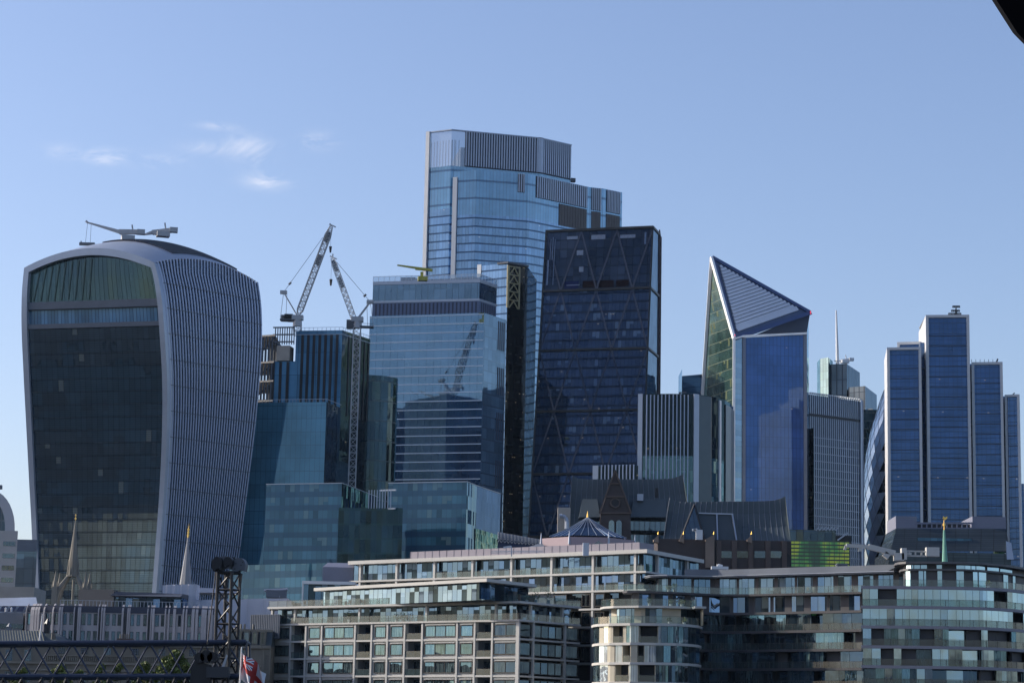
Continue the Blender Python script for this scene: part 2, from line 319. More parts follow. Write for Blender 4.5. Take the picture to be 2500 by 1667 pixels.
def pane(name, cols, refl=.3, tint=(.8,.92,1), stripes=True):
    """a window pane of a flat: each one its own mix of dark room, curtain and reflection"""
    tint = (tint[0]*.85, tint[1]*.95, tint[2])
    mt, nt, out = nt_new(name); g = N(nt); oi = g.new('ShaderNodeObjectInfo'); uvn = g.new('ShaderNodeUVMap')
    sx = g.new('ShaderNodeSeparateXYZ'); nt.links.new(uvn.outputs[0], sx.inputs[0])
    r = oi.outputs['Random']
    nn = g.new('ShaderNodeTexNoise', noise_dimensions='4D'); mp2 = g.new('ShaderNodeMapping'); mp2.inputs['Scale'].default_value = (1.3, .12, 1)
    nt.links.new(uvn.outputs[0], mp2.inputs[0]); nt.links.new(mp2.outputs[0], nn.inputs['Vector']); nt.links.new(g.m('MULTIPLY', r, 50), nn.inputs['W']); nn.inputs['Scale'].default_value = 1; nn.inputs['Detail'].default_value = 3
    cr_ = g.new('ShaderNodeValToRGB'); cr_.color_ramp.interpolation = 'CONSTANT'
    e = cr_.color_ramp.elements; e[0].position = 0; e[0].color = (*cols[0], 1); e[1].position = 1/len(cols); e[1].color = (*cols[1], 1)
    for i in range(2, len(cols)): q = e.new(i/len(cols)); q.color = (*cols[i], 1)
    k = g.m('FRACT', g.m('ADD', g.m('MULTIPLY', nn.outputs['Fac'], 2.2), r)); nt.links.new(k, cr_.inputs[0])
    wv = g.m('ADD', .8, g.m('MULTIPLY', g.m('SINE', g.m('MULTIPLY', sx.outputs[0], 14)), .2)); cc = g.new('ShaderNodeCombineColor'); [nt.links.new(wv, cc.inputs[i]) for i in range(3)]
    col = g.mixc(1.0, cr_.outputs[0], cc.outputs[0], 'MULTIPLY')
    df = g.new('ShaderNodeBsdfDiffuse'); nt.links.new(col, df.inputs[0]); gl = g.new('ShaderNodeBsdfGlossy'); gl.inputs[1].default_value = .02; gl.inputs[0].default_value = (*tint, 1)
    geo = g.new('ShaderNodeNewGeometry'); w3 = g.new('ShaderNodeTexWhiteNoise', noise_dimensions='1D'); nt.links.new(r, w3.inputs['W'])
    n3 = g.new('ShaderNodeTexNoise'); n3.inputs['Scale'].default_value = .5; nt.links.new(uvn.outputs[0], n3.inputs['Vector'])
    nrm = g.vm('ADD', geo.outputs['Normal'], g.vm('SCALE', g.vm('SUBTRACT', w3.outputs['Color'], (.5,.5,.5)), sc=.06))
    nrm = g.vm('ADD', nrm, g.vm('SCALE', g.vm('SUBTRACT', n3.outputs['Color'], (.5,.5,.5)), sc=.05))
    nt.links.new(g.vm('NORMALIZE', nrm), gl.inputs['Normal'])
    lw = g.new('ShaderNodeLayerWeight'); fr = g.m('MULTIPLY_ADD', g.m('POWER', lw.outputs['Facing'], 4), 1-refl, g.m('MULTIPLY_ADD', g.m('SUBTRACT', w3.outputs['Value'], .5), refl*.5, refl))
    mx = g.new('ShaderNodeMixShader'); nt.links.new(fr, mx.inputs[0]); nt.links.new(df.outputs[0], mx.inputs[1]); nt.links.new(gl.outputs[0], mx.inputs[2]); nt.links.new(mx.outputs[0], out.inputs[0]); return mt
M = {}
M['white_metal'] = solid('white_metal', (.62,.64,.66), .35, .06, metal=.0)
M['clad'] = solid('grey_cladding', (.38,.42,.49), .32, .06, metal=.3)  # blue of the ambient skylight is mixed into this grey
M['fin'] = solid('silver_fin', (.48,.54,.67), .4, .05, metal=.1)
M['dark_metal'] = solid('dark_metal', (.03,.035,.045), .4, .1)
M['black'] = solid('black_metal', (.012,.013,.017), .45, .1)
M['navy'] = solid('navy_cladding', (.022,.03,.06), .35, .1)
M['slab'] = solid('cream_concrete', (.49,.48,.45), .8, .08, streak=True)
M['grey_roof'] = solid('grey_roof_metal', (.19,.20,.26), .5, .1)
M['mid_grey'] = solid('mid_grey', (.13,.15,.18), .6, .12)  # grey cooled in its colour to stand for blue skylight
M['zinc'] = solid('zinc_roof', (.06,.078,.085), .55, .2, .15)
M['granite'] = solid('brown_granite', (.055,.042,.041), .6, .2, .3)
M['granite_pale'] = solid('pale_granite', (.24,.18,.14), .7, .15, .3)
M['stone'] = solid('weathered_stone', (.20,.185,.155), .85, .25, .35, streak=True)
M['stone_dark'] = solid('sooty_stone', (.17,.155,.13), .85, .3, .5, streak=True)
M['copper'] = solid('green_copper', (.16,.36,.28), .7, .15, 1)
M['gold'] = solid('gilded_metal', (.75,.48,.12), .3, .1, metal=1)
M['yellow'] = solid('yellow_steel', (.38,.36,.06), .5, .1)
M['gold_steel'] = solid('tan_steel', (.42,.36,.2), .5, .1)
M['pink'] = solid('lilac_render', (.36,.28,.30), .8, .05)
M['concrete'] = solid('concrete', (.36,.33,.29), .85, .15)
M['wrap'] = solid('white_sheeting', (.50,.52,.60), .45, .12, .12)
M['steel'] = solid('blue_black_steel', (.022,.03,.055), .32, .15, 2, metal=.2, spec=.6)
M['white_paint'] = solid('white_paint', (.7,.7,.7), .5, .08)
M['crane_grey'] = solid('crane_grey', (.42,.43,.45), .5, .1)
M['crane_dark'] = solid('crane_dark_grey', (.09,.1,.12), .5, .1)
M['red'] = solid('red_paint', (.5,.03,.03), .5, .1)
M['ground'] = solid('city_ground', (.035,.04,.048), .95, .3, .01)
# ------------------------------------------------------------------ ground and river
g = MB(); B = 3000
g.face([(-B,320,3),(B,320,3),(B,B,3),(-B,B,3)]); g.face([(-B,-B,3),(B,-B,3),(B,15,3),(-B,15,3)])
g.face([(-B,320,-2),(B,320,-2),(B,320,3),(-B,320,3)]); g.face([(B,15,-2),(-B,15,-2),(-B,15,3),(B,15,3)])
g.build('ground', M['ground'], kind='structure')
mt, nt, out = nt_new('river_water'); q = N(nt); p = q.new('ShaderNodeBsdfPrincipled'); nt.links.new(p.outputs[0], out.inputs[0])
p.inputs['Base Color'].default_value = (.03,.045,.05,1); p.inputs['Roughness'].default_value = .55; p.inputs['Specular IOR Level'].default_value = .25
b_ = q.new('ShaderNodeBump'); b_.inputs['Strength'].default_value = .6; b_.inputs['Distance'].default_value = .5
n_ = q.new('ShaderNodeTexNoise'); n_.inputs['Scale'].default_value = .4; tcw = q.new('ShaderNodeTexCoord'); nt.links.new(tcw.outputs['Object'], n_.inputs['Vector']); nt.links.new(n_.outputs['Fac'], b_.inputs['Height']); nt.links.new(b_.outputs[0], p.inputs['Normal'])
g = MB(); g.face([(-B,15,0),(B,15,0),(B,320,0),(-B,320,0)]); g.build('river', mt, kind='structure')
# ================================================================== TOWERS
def c3(v, z): return Vector((v[0], v[1], z))
def tower_root(name, label, foot, cat='office tower', group=None):
    c = sum((Vector((p[0],p[1])) for p in foot), Vector((0,0)))/len(foot)
    return thing(name, label, cat, (c.x, c.y, 3), group)
def interp(tab, x):
    if x <= tab[0][0]: return tab[0][1]
    for (a, va), (b, vb) in zip(tab, tab[1:]):
        if x <= b: return va+(vb-va)*(x-a)/(b-a)
    return tab[-1][1]
def smooth_tab(tab, x):                          # Catmull-Rom through (key, value)
    n = len(tab)
    for i in range(n-1):
        if x <= tab[i+1][0] or i == n-2:
            t = min(max((x-tab[i][0])/(tab[i+1][0]-tab[i][0]), 0), 1)
            p0, p1, p2, p3 = tab[max(i-1,0)][1], tab[i][1], tab[i+1][1], tab[min(i+2,n-1)][1]
            return .5*((2*p1)+(-p0+p2)*t+(2*p0-5*p1+4*p2-p3)*t*t+(-p0+3*p1-3*p2+p3)*t**3)
# ---- 1. the flared tower with a domed top -------------------------------------------------
HCOR = 158.0
def zof(py, px, D): return pt(px, py, D).z
LD = [(3,741),(40,740.6),(70,740.0),(85,738.9),(110,735.0),(130,731.6),(146,729.8),(158,729.8)]          # lean of each corner line: D against z
MD = [(3,728.5),(40,728.1),(70,727.5),(85,726.4),(110,722.5),(130,719.1),(146,717.3),(158,717.3)]
RD = [(3,752),(60,752),(110,747),(135,745),(158,746)]
def edge_from(pxs, dt):
    tab = []
    for px, py in pxs:
        D = 730
        for _ in range(4): z = pt(px, py, D).z; D = interp(dt, z)
        p = pt(px, py, D); tab.append((p.z, p.x))
    tab.sort(); e = tab[0]; tab.insert(0, (3, e[1]+(tab[1][1]-e[1])/(tab[1][0]-e[0])*(3-e[0])*.5)); return tab
LX = edge_from([(60,652),(55.5,700),(53.5,760),(54.5,820),(58,900),(62,980),(67,1080),(72,1180),(77,1270),(82,1380),(86,1460)], LD)
MX = edge_from([(375,628),(388,680),(397,740),(403,820),(408,900),(409.5,980),(408,1060),(404.5,1140),(399,1230),(392,1320),(383,1430)], MD)
RX = edge_from([(614,634),(628,680),(637,740),(639.5,800),(638,860),(632,950),(621,1060),(606,1180),(592,1290),(581,1370)], RD)
def fxy(tx, td, z): return Vector((smooth_tab(tx, z), smooth_tab(td, z)))
def LP(z): return fxy(LX, LD, z)
def MP(z): return fxy(MX, MD, z)
def RP(z): return fxy(RX, RD, z)
def BP(z):                                      # hidden rear corner
    return LP(z)+(RP(z)-MP(z))*1.05+Vector((0, 6))
zs = [3+i*(HCOR-3)/60 for i in range(61)]
wk = tower_root('flared_glass_tower', 'flared tower widening upwards, with a domed roof, dark louvred front and pale finned side', [LP(20), MP(20), RP(20), BP(20)])
m_wdark = glass('louvred_dark_glass', pw=1.9, fh=4.05, mull=.16, band=.5, base=(.016,.03,.042), bandc=(.045,.06,.075), mullc=(.008,.011,.014), refl=.36, tint=(.66,.82,.95), wob=.012, wave=.05, wsc=.10, pvar=.8, rowv=.5, lights=.0, subband=6, brefl=.4, blind=.035, blindc=(.20,.22,.19))
m_wside = glass('side_dark_glass', pw=1.5, fh=4.05, mull=.1, band=.5, base=(.02,.03,.055), bandc=(.04,.05,.08), mullc=(.02,.02,.03), refl=.16, tint=(.6,.78,1), wob=.02, wave=.06, pvar=.5)
def lerp2(a, b, t): return a+(b-a)*t
def patch(mb, fa, fb, s0, s1, ns, za, zb, nz_, inset=0, ulen=60, nrm=None, mi=0, zfun=None):
    for i in range(nz_):
        z0, z1 = za+(zb-za)*i/nz_, za+(zb-za)*(i+1)/nz_
        for k in range(ns):
            t0, t1 = s0+(s1-s0)*k/ns, s0+(s1-s0)*(k+1)/ns
            P = []
            for t, z in ((t0,z0),(t1,z0),(t1,z1),(t0,z1)):
                p = lerp2(fa(z), fb(z), t); zz = z if zfun is None else zfun(t, z)
                if nrm is not None: p = p-nrm*inset
                P.append((p.x, p.y, zz))
            mb.face(P, [(t0*ulen,P[0][2]),(t1*ulen,P[1][2]),(t1*ulen,P[2][2]),(t0*ulen,P[3][2])], mi, True)
nF = (MP(100)-LP(100)).normalized(); nF = Vector((nF.y, -nF.x)); lenF = (MP(120)-LP(120)).length
nS = (RP(100)-MP(100)).normalized(); nS = Vector((nS.y, -nS.x)); lenS = (RP(120)-MP(120)).length
def arch(t, a=5.6): return a*(1-(2*t-1)**2)
SK0, SK1 = 146.8, 158.0                          # foot of the sky-garden window
# front: glass up to the terrace band, glass strip, parapet, and the arched window
gf = MB(); patch(gf, LP, MP, .0, 1, 24, 3, 139.0, 50, .9, lenF, nF); gf.build('dark_louvred_front', m_wdark, wk)
gl_ = MB(); patch(gl_, LP, MP, .03, .985, 12, 139.0, 144.6, 3, 1.6, lenF, nF)
gl_.build('terrace_window_strip', glass('strip_glass', pw=1.2, fh=6, mull=.12, band=.6, base=(.28,.46,.66), bandc=(.06,.07,.09), refl=.1, tint=(.6,.8,1), wob=.02), wk)
bd = MB(); 
for z0, z1, ins in ((137.9,139.4,.2),(144.2,146.6,.5)):
    bd.cut()
    patch(bd, LP, MP, .0, 1, 24, z0, z1, 2, ins, lenF, nF)
    for k in range(24):
        a0, a1 = lerp2(LP(z1), MP(z1), k/24)-nF*ins, lerp2(LP(z1), MP(z1), (k+1)/24)-nF*ins
        bd.face([c3(a0,z1), c3(a1,z1), c3(a1-nF*3,z1), c3(a0-nF*3,z1)]); bd.face([c3(a0-nF*3,z0), c3(a1-nF*3,z0), c3(a1,z0), c3(a0,z0)])
bd.build('terrace_band', M['mid_grey'], wk)
sg = MB(); ns = 30
for k in range(ns):
    t0, t1 = k/ns, (k+1)/ns
    for z0f, z1f in ((0,.5),(.5,1)):
        P = []
        for t, f in ((t0,z0f),(t1,z0f),(t1,z1f),(t0,z1f)):
            z = SK0+(HCOR+arch(t)-.7-SK0)*f; p = lerp2(LP(min(z,HCOR)), MP(min(z,HCOR)), t)-nF*1.6; P.append((p.x,p.y,z))
        sg.face(P, [(t*lenF, q[2]) for t, q in zip((t0,t1,t1,t0), P)])
sg.build('garden_window', glass('garden_glass', pw=1.6, fh=40, mull=.16, band=0, base=(.04,.075,.06), base2=(.012,.018,.022), mullc=(.02,.03,.025), refl=.16, tint=(.8,1,.9), wob=.03, wave=.05), wk)
for k in range(9):
    sm_ = MB(); t = .07+k*.05; z0, z1 = SK0+.3, HCOR+arch(t+.03)-3.2; p, q = lerp2(LP(z0), MP(z0), t)-nF*1.35, lerp2(LP(HCOR), MP(HCOR), t+.035)-nF*1.35
    sm_.beam(c3(p,z0), c3(q,z1), .28, .2); sm_.build('roof_strut', solid('green_grey_strut%d' % k, (.10,.15,.125), .5, .1), wk)
ar = MB()                                        # pale arch and leg frame round the front
fr_w = 2.0
def frontpt(t, z, out): p = lerp2(LP(min(z,HCOR)), MP(min(z,HCOR)), t)+nF*out; return c3(p, z)
for k in range(ns):
    t0, t1 = k/ns, (k+1)/ns; za, zb = HCOR+arch(t0), HCOR+arch(t1)
    ar.face([frontpt(t0,za-2.3,.3), frontpt(t1,zb-2.3,.3), frontpt(t1,zb,.3), frontpt(t0,za,.3)], smooth=True)
    ar.face([frontpt(t0,za,.3), frontpt(t1,zb,.3), frontpt(t1,zb+.25,-6), frontpt(t0,za+.25,-6)], smooth=True)
    ar.face([frontpt(t0,za-2.3,-2), frontpt(t1,zb-2.3,-2), frontpt(t1,zb-2.3,.3), frontpt(t0,za-2.3,.3)], smooth=True)
for t0, t1, w in ((0,.038,1),(.966,1.0,1)):
    zz = [3+i*(HCOR-3)/48 for i in range(49)]
    for z0, z1 in zip(zz, zz[1:]):
        ar.face([frontpt(t0,z0,.3), frontpt(t1,z0,.3), frontpt(t1,z1,.3), frontpt(t0,z1,.3)], smooth=True)
        s_ = t1 if t0 == 0 else t0
        q = [frontpt(s_,z0,-1.7), frontpt(s_,z0,.3), frontpt(s_,z1,.3), frontpt(s_,z1,-1.7)]; ar.face(q if t0 else q[::-1])
        if t0 == 0: ar.face([frontpt(0,z0,-3), frontpt(0,z0,.3), frontpt(0,z1,.3), frontpt(0,z1,-3)])
        else:
            a, b = MP(z0), MP(z1); ar.face([frontpt(1,z0,.3), c3(a+(RP(z0)-a).normalized()*2-nF*0,z0), c3(b+(RP(z1)-b).normalized()*2,z1), frontpt(1,z1,.3)], smooth=True)
ar.build('arched_frame', M['clad'], wk)
# side: glass with real vertical fins
gs = MB(); patch(gs, MP, RP, .02, 1, 16, 3, HCOR-1.5, 48, .3, lenS, nS)
def sarch(t): return arch(t, 3.9)
for k in range(20):
    t0, t1 = .02+k*.98/20, .02+(k+1)*.98/20; P = []
    for t, z in ((t0,HCOR-1.5),(t1,HCOR-1.5),(t1,HCOR+sarch(t1)-.3),(t0,HCOR+sarch(t0)-.3)):
        p = lerp2(MP(min(z,HCOR)), RP(min(z,HCOR)), t)-nS*.3; P.append((p.x,p.y,z))
    gs.face(P)
gs.build('side_glazing', m_wside, wk)
NFIN = 34
for k in range(NFIN):
    fb = MB(); t = .03+k*.965/(NFIN-1); ztop = HCOR+sarch(t); zz = [3+i*(ztop-3)/34 for i in range(35)]; hw = .33/lenS*1
    prev = None
    for z in zz:
        zc = min(z, HCOR); k0 = .35+.75*max(0, min(1, (z-60)/90)); base = lerp2(MP(zc), RP(zc), t); tg = (RP(zc)-MP(zc)).normalized()
        w = .17*k0+.06; dd = .12+.22*k0
        ring = [c3(base-tg*w-nS*.3, z), c3(base-tg*w+nS*dd*.4, z), c3(base+tg*w*.4+nS*dd*.8, z), c3(base+tg*w-nS*.3, z)]
        if prev:
            for i in range(3): fb.face([prev[i], prev[i+1], ring[i+1], ring[i]], smooth=False)
        prev = ring
    fb.build('fin', M['fin'], wk)
tr_ = MB()                                       # thin floor ties between the fins
z = 14
while z < 157:
    for k in range(10):
        t0, t1 = .03+k*.097, .03+(k+1)*.097
        a, b = lerp2(MP(z), RP(z), t0)+nS*.15, lerp2(MP(z), RP(z), t1)+nS*.15
        tr_.beam(c3(a, z), c3(b, z), .2, .16)
    z += 8.1
tr_.build('floor_ties', M['crane_dark'], wk)
# roof: a double-curved shell with dark ribs
rf = MB(); ribs = MB(); n1, n2 = 24, 24
def roofp(s, t, up=0):
    a, b = lerp2(LP(HCOR), MP(HCOR), s), lerp2(BP(HCOR), RP(HCOR), s); p = lerp2(a, b, t); z = HCOR+arch(s)+sarch(t)+1.9*16*s*(1-s)*t*(1-t)
    return Vector((p.x, p.y, z+up))
for i in range(n1):
    for j in range(n2):
        rf.face([roofp(i/n1,j/n2), roofp((i+1)/n1,j/n2), roofp((i+1)/n1,(j+1)/n2), roofp(i/n1,(j+1)/n2)], smooth=True)
for k in range(1, 34):
    s = .36+k*.58/34
    for j in range(6, 21): ribs.beam(roofp(s,j/n2,.25), roofp(s,(j+1)/n2,.25), .55, .5)
rf.build('domed_roof', M['clad'], wk); ribs.build('roof_louvres', M['navy'], wk)
bk = MB()
for fa, fb in ((RP, BP), (BP, LP)): patch(bk, fa, fb, 0, 1, 10, 3, HCOR, 30, 0, 60)
bk.build('rear_glazing', glass('rear_glass', pw=3, fh=8.1, mull=1.0, band=1.2, base=(.03,.04,.05), bandc=(.1,.11,.13), mullc=(.2,.22,.25), refl=.2), wk)
# roof maintenance cranes, each a thing on the roof
def roof_boom(label, base, elbow, tip, tail, D, hang=None, mat='crane_grey', th=1.1, group=None):
    b, e, t, l = (pt(*q, D) for q in (base, elbow, tip, tail))
    r = thing('roof_maintenance_crane', label, 'roof crane', b, group)
    m_ = MB(); m_.box(b+Vector((0,0,.2)), (4.2,3,1.6), .3); m_.build('carriage', M[mat], r)
    m_ = MB(); m_.beam(b, e, 1.3, 1.3, w2=.9); m_.build('turret', M[mat], r)
    m_ = MB(); m_.beam(e, t, th, th, w2=.45); m_.beam(t, t+Vector((-.6,0,.5)), .7); m_.build('boom', M[mat], r)
    m_ = MB(); m_.beam(e, l, 1.3, 1.5); m_.box(l, (2.6,2,1.6), .2); m_.beam(l+Vector((-2.5,0,-.5)), l+Vector((-3,0,2.4)), .45); m_.build('counterweight', M[mat], r)
    if hang:
        h = pt(*hang, D); m_ = MB(); m_.beam(t, (t.x-.4, t.y, h.z), .09); m_.beam(t+Vector((1.2,0,0)), (t.x+1.2, t.y, h.z), .09); m_.build('cable', M['crane_dark'], r)
        m_ = MB(); m_.box((t.x+.2, t.y, h.z), (5,1.2,.9)); m_.beam((t.x-1.8,t.y,h.z),(t.x-1.8,t.y,h.z+1),.3); m_.build('cradle', M['crane_dark'], r)
    return r
roof_boom('pale grey roof crane with a long boom reaching left over the domed roof', (312,583), (291,566), (214,543.5), (344,567), 735, (210,596))
roof_boom('pale grey folded roof crane lying near the ridge of the domed roof', (398,574), (372,568), (352,573), (424,562), 738)
# ---- 2. the tallest tower ---------------------------------------------------------------
def vlines(mb, pth, u0, u1, n, z0, z1, w, d0, d1, skip=None):
    for k in range(n+1):
        u = u0+(u1-u0)*k/n
        if skip and skip(k): continue
        pth.strip(mb, max(0,u-w/2), min(pth.L,u+w/2), z0, z1, d0, d1)
def Vs(l, Z): return [V(x, y, Z) for x, y in l]
ZA, ZB = 294, 271
fA = Vs([(1043,323.5),(1103,316.6),(1320,337),(1394,354)], ZA)
pA = Path(fA); footA = backed(fA, 40)
t22 = tower_root('faceted_blue_skyscraper', 'tallest tower, pale blue faceted glass with a dark fluted crown and two bright vertical strips', footA)
m22 = glass('pale_blue_glass', pw=1.6, fh=4.0, mull=.1, band=.75, base=(.07,.16,.42), base2=(.12,.24,.52), bandc=(.015,.045,.15), mullc=(.05,.08,.2), refl=.58, tint=(.78,.92,1.0), wob=.006, wave=.012, wsc=.02, pvar=.5, rowv=.5, lights=.02, brefl=.3)
m22top = glass('crown_glass', pw=1.6, fh=8.3, mull=.1, band=1.0, base=(.08,.2,.38), bandc=(.05,.1,.25), refl=.56, tint=(.78,.95,1.0), wob=.006, pvar=.3, rowv=1.0, brefl=.5)
bdy = MB(); u = 0
for a, b in zip(footA, footA[1:]+footA[:1]): bdy.wall(a, b, 3, 256, u); bdy.wall(a, b, 256, 276.5, u, 1); u += (b-a).length
bdy.face([c3(p,276.5) for p in footA]); bdy.build('glass_walls', [m22, m22top], t22)
sc = MB(); uA = pA.u
# open glass lantern at the left of the crown: glazed screen in front of white steel
tip = uA[1]+(uA[2]-uA[1])*.15
pA.sheet(sc, 0, tip, 276.5, ZA, .05); sc.build('crown_screen_glass', clear_glass('clear_screen', (.55,.65,.8), .45, .25), t22)
wh = MB()
for k in range(12): 
    u = .6+k*(tip-1)/12; p = pA.at(u, -3.5); wh.beam(c3(p,276.5), c3(p,ZA-4), .35)
wh.build('white_steel_posts', M['white_metal'], t22)
cr = MB(); pA.sheet(cr, tip, pA.L, 276.5, ZA, .1); 
back = MB(); back.prism([pA.at(tip,-8), pA.at(pA.L,-2), footA[-2]+Vector((-3,-3)), footA[-1]+Vector((12,-3))], 276.5, ZA-6); back.build('plant_enclosure', M['mid_grey'], t22)
cr.build('crown_backing', M['navy'], t22)
fn = MB(); n_ = 34; vlines(fn, pA, tip+.6, pA.L-.6, 44, 277, ZA-.3, .62, .1, .7); 
pA.strip(fn, 0, pA.L, ZA-.5, ZA, -.1, .8); pA.strip(fn, uA[2]-1.3, uA[2]+1.3, 277, ZA, .1, .8)
fn.build('crown_fins', M['clad'], t22)
ws = MB(); pA.strip(ws, 0, 1.9, 3, ZA, 0.0, 1.2)
for i in range(1): pass
ws.build('bright_edge_strip', M['white_metal'], t22)
# lower shoulder in front
fB = Vs([(1108,419),(1163,415.5),(1290,425),(1314,429.5),(1439,457),(1473,460.5),(1519,470)], ZB)
pB = Path(fB); footB = backed(fB, 30); sb = MB(); u = 0
for a, b in zip(footB, footB[1:]+footB[:1]): sb.wall(a, b, 3, 250, u); sb.wall(a, b, 250, ZB, u, 1); u += (b-a).length
sb.face([c3(p,ZB) for p in footB]); sb.build('shoulder_walls', [m22, m22top], t22)
us = pB.u; lv = MB(); k0 = us[2]-5
def screen(u0, u1, n, z0, z1):
    pB.strip(lv, u0, u1, z0, z1, .0, .12, 1)
    for k in range(n):
        u = u0+(k+.5)*(u1-u0)/n; w = (u1-u0)/n*.26; pB.strip(lv, u-w, u+w, z0, z1, .1, .7, 0)
screen(k0, k0+3.4, 3, 262, ZB-.3); screen(us[3]-1.2, us[4]-1.5, 24, 260.5, ZB-.3); screen(us[4]+1, us[5]-1, 5, 260, ZB-.3); screen(us[5]+2, us[6]-1.3, 9, 260, ZB-.3)
lv.build('louvred_screens', [M['clad'], M['black']], t22)
br = MB()
for u0, u1, z0, z1 in ((us[3]+13, us[4]-1.8, 249.5, 259.8), (us[4]+1.2, us[5]-1.4, 249.5, 259.3), (us[5]+2, us[6]-1.6, 248.5, 259)):
    pB.strip(br, u0, u1, z0, z1, .0, .2)
    n = int((u1-u0)/1.6)
    for k in range(n+1): u = u0+k*(u1-u0)/n; pB.strip(br, max(u-.12,u0), min(u+.12,u1), z0, z1, .2, .4)
br.build('brown_louvre_panels', solid('brown_grey_louvre', (.13,.115,.11), .6, .1), t22)
ws = MB(); pB.strip(ws, 0, 2.1, 3, ZB-3, .1, 1.0); ws.build('bright_corner_strip', M['white_metal'], t22)
roof_boom('small dark window-cleaning crane on the step of the tallest tower', (1393,441), (1388,440), (1371,433), (1398,441), 1095, None, 'crane_dark', .5)
# ---- 3. the wedge: inclined dark face ---------------------------------------------------
ZC = 226
w0, w1, w2 = V(1334,565,ZC), V(1594,554.5,ZC), V(1602.5,564,ZC)
dw = (w1-w0).normalized(); nw = Vector((dw.y,-dw.x)); LEAN = 34.0
def wedge(t, z, out=0): return c3(lerp2(w0, w1, t)+nw*(out+LEAN*(1-(z-3)/(ZC-3))), z)
ww = (w1-w0).length
side_d = (w2-w1).normalized(); bdep = 30
wc = thing('wedge_shaped_tower', 'dark navy wedge-shaped tower with a sloping front and big diagonal bracing behind glass', 'office tower', (w0.x+20, w0.y+10, 3))
m3 = glass('navy_glass', pw=1.6, fh=4.1, mull=.12, band=1.0, base=(.013,.023,.043), base2=(.024,.040,.075), bandc=(.016,.024,.045), mullc=(.006,.009,.018), refl=.15, tint=(.55,.70,1.0), wob=.008, pvar=.6, rowv=.4, lights=.03, blind=.16, blindc=(.10,.16,.24), brefl=.35)
m3t = glass('plant_glass', pw=3.2, fh=4.1, mull=.2, band=.5, base=(.006,.009,.02), base2=(.03,.04,.06), bandc=(.02,.03,.05), mullc=(.01,.012,.02), refl=.10, tint=(.6,.75,1), wob=.05, pvar=1.0, lights=.0, brefl=.3)
fg = MB(); 
def wedge_z(y):
    z = 100
    for _ in range(12):
        D = wedge(0, z).y; z = pt(1300, y, D).z
    return z
belts = [wedge_z(y) for y in (1612,1460,1310,1157.7,1004.6,856,711)]; ZT = belts[-1]; kz = lambda z: ZT+(z-211.1)*(ZC-ZT)/28.9
rows = [(3,ZT-.5,0),(ZT+.5,ZC-.6,1)]
for za, zb, mi in rows:
    nz_ = 24
    for i in range(nz_):
        z0, z1 = za+(zb-za)*i/nz_, za+(zb-za)*(i+1)/nz_; fg.face([wedge(0,z0), wedge(1,z0), wedge(1,z1), wedge(0,z1)], [(0,z0),(ww,z0),(ww,z1),(0,z1)], mi)
fg.build('sloping_glass_front', [m3, m3t], wc)
sdm = MB(); rb = w1+side_d*14; rb2 = rb+Vector((-nw.x,-nw.y))*22; lb2 = w0-nw*36
for a0, a1, b0, b1, mi in ((wedge(1,3), c3(rb,3), c3(rb,ZC), wedge(1,ZC), 0), (c3(lb2,3), wedge(0,3), wedge(0,ZC), c3(lb2,ZC), 0), (c3(rb,3), c3(lb2,3), c3(lb2,ZC), c3(rb,ZC), 0)):
    sdm.face([a0, a1, b0, b1], [(0,3),(20,3),(20,ZC),(0,ZC)], mi)
sdm.face([wedge(0,ZC), wedge(1,ZC), c3(rb,ZC), c3(lb2,ZC)]); sdm.build('side_walls', glass('wedge_side_glass', pw=2, fh=4.1, base=(.04,.05,.07), refl=.4, band=.6, tint=(.8,.9,1)), wc)
dg = MB(); levels = [3]+belts+[ZC-.5]                    # megaframe diagonals, a module every seven floors
for j, (za, zb) in enumerate(zip(levels, levels[1:])):
    shift = [.5,0][(len(levels)-2-j) % 2]
    for k in range(-1, 4):
        ta, tb, tc_ = (k+shift)/3, (k+.5+shift)/3, (k+1+shift)/3
        for t0, t1, z0, z1 in ((ta,tb,za,zb),(tb,tc_,zb,za)) if True else ():
            if min(t0,t1) < -.001 and max(t0,t1) > 0:
                f = (0-t0)/(t1-t0); (t0, z0) = (0, z0+(z1-z0)*f) if t0 < 0 else (t0, z0); (t1, z1) = (0, z0+(z1-z0)*f) if t1 < 0 else (t1, z1)
            if max(t0,t1) <= 0.001 or min(t0,t1) >= .999: continue
            if max(t0,t1) > 1:
                f = (1-t0)/(t1-t0); zc = z0+(z1-z0)*f
                if t0 > 1: t0, z0 = 1, zc
                else: t1, z1 = 1, zc
            dg.beam(wedge(t0,z0,.16), wedge(t1,z1,.16), .6, .14, up=(nw.x, nw.y, .15))
dg.build('diagonal_braces', solid('brace_navy', (.022,.032,.06), .5, .1), wc)
hb = MB()
for z in levels[1:-1]:
    hb.cut(); hb.beam(wedge(-.004,z,.3), wedge(1.004,z,.3), .9, .9); hb.beam(c3(lerp2(wedge(1,z).xy, rb, 0),z), c3(rb,z), .9, .9)
hb.cut(); hb.beam(wedge(-.005,ZC,.2), wedge(1.005,ZC,.2), .9, 1.0); hb.beam(wedge(0,3,.2), wedge(0,ZC,.2), .8, .8); hb.beam(wedge(1,3,.2), wedge(1,ZC,.2), .7, .7); hb.beam(wedge(1,ZC), c3(rb,ZC), .8, 1.0)
hb.build('frame_edge', M['black'], wc)
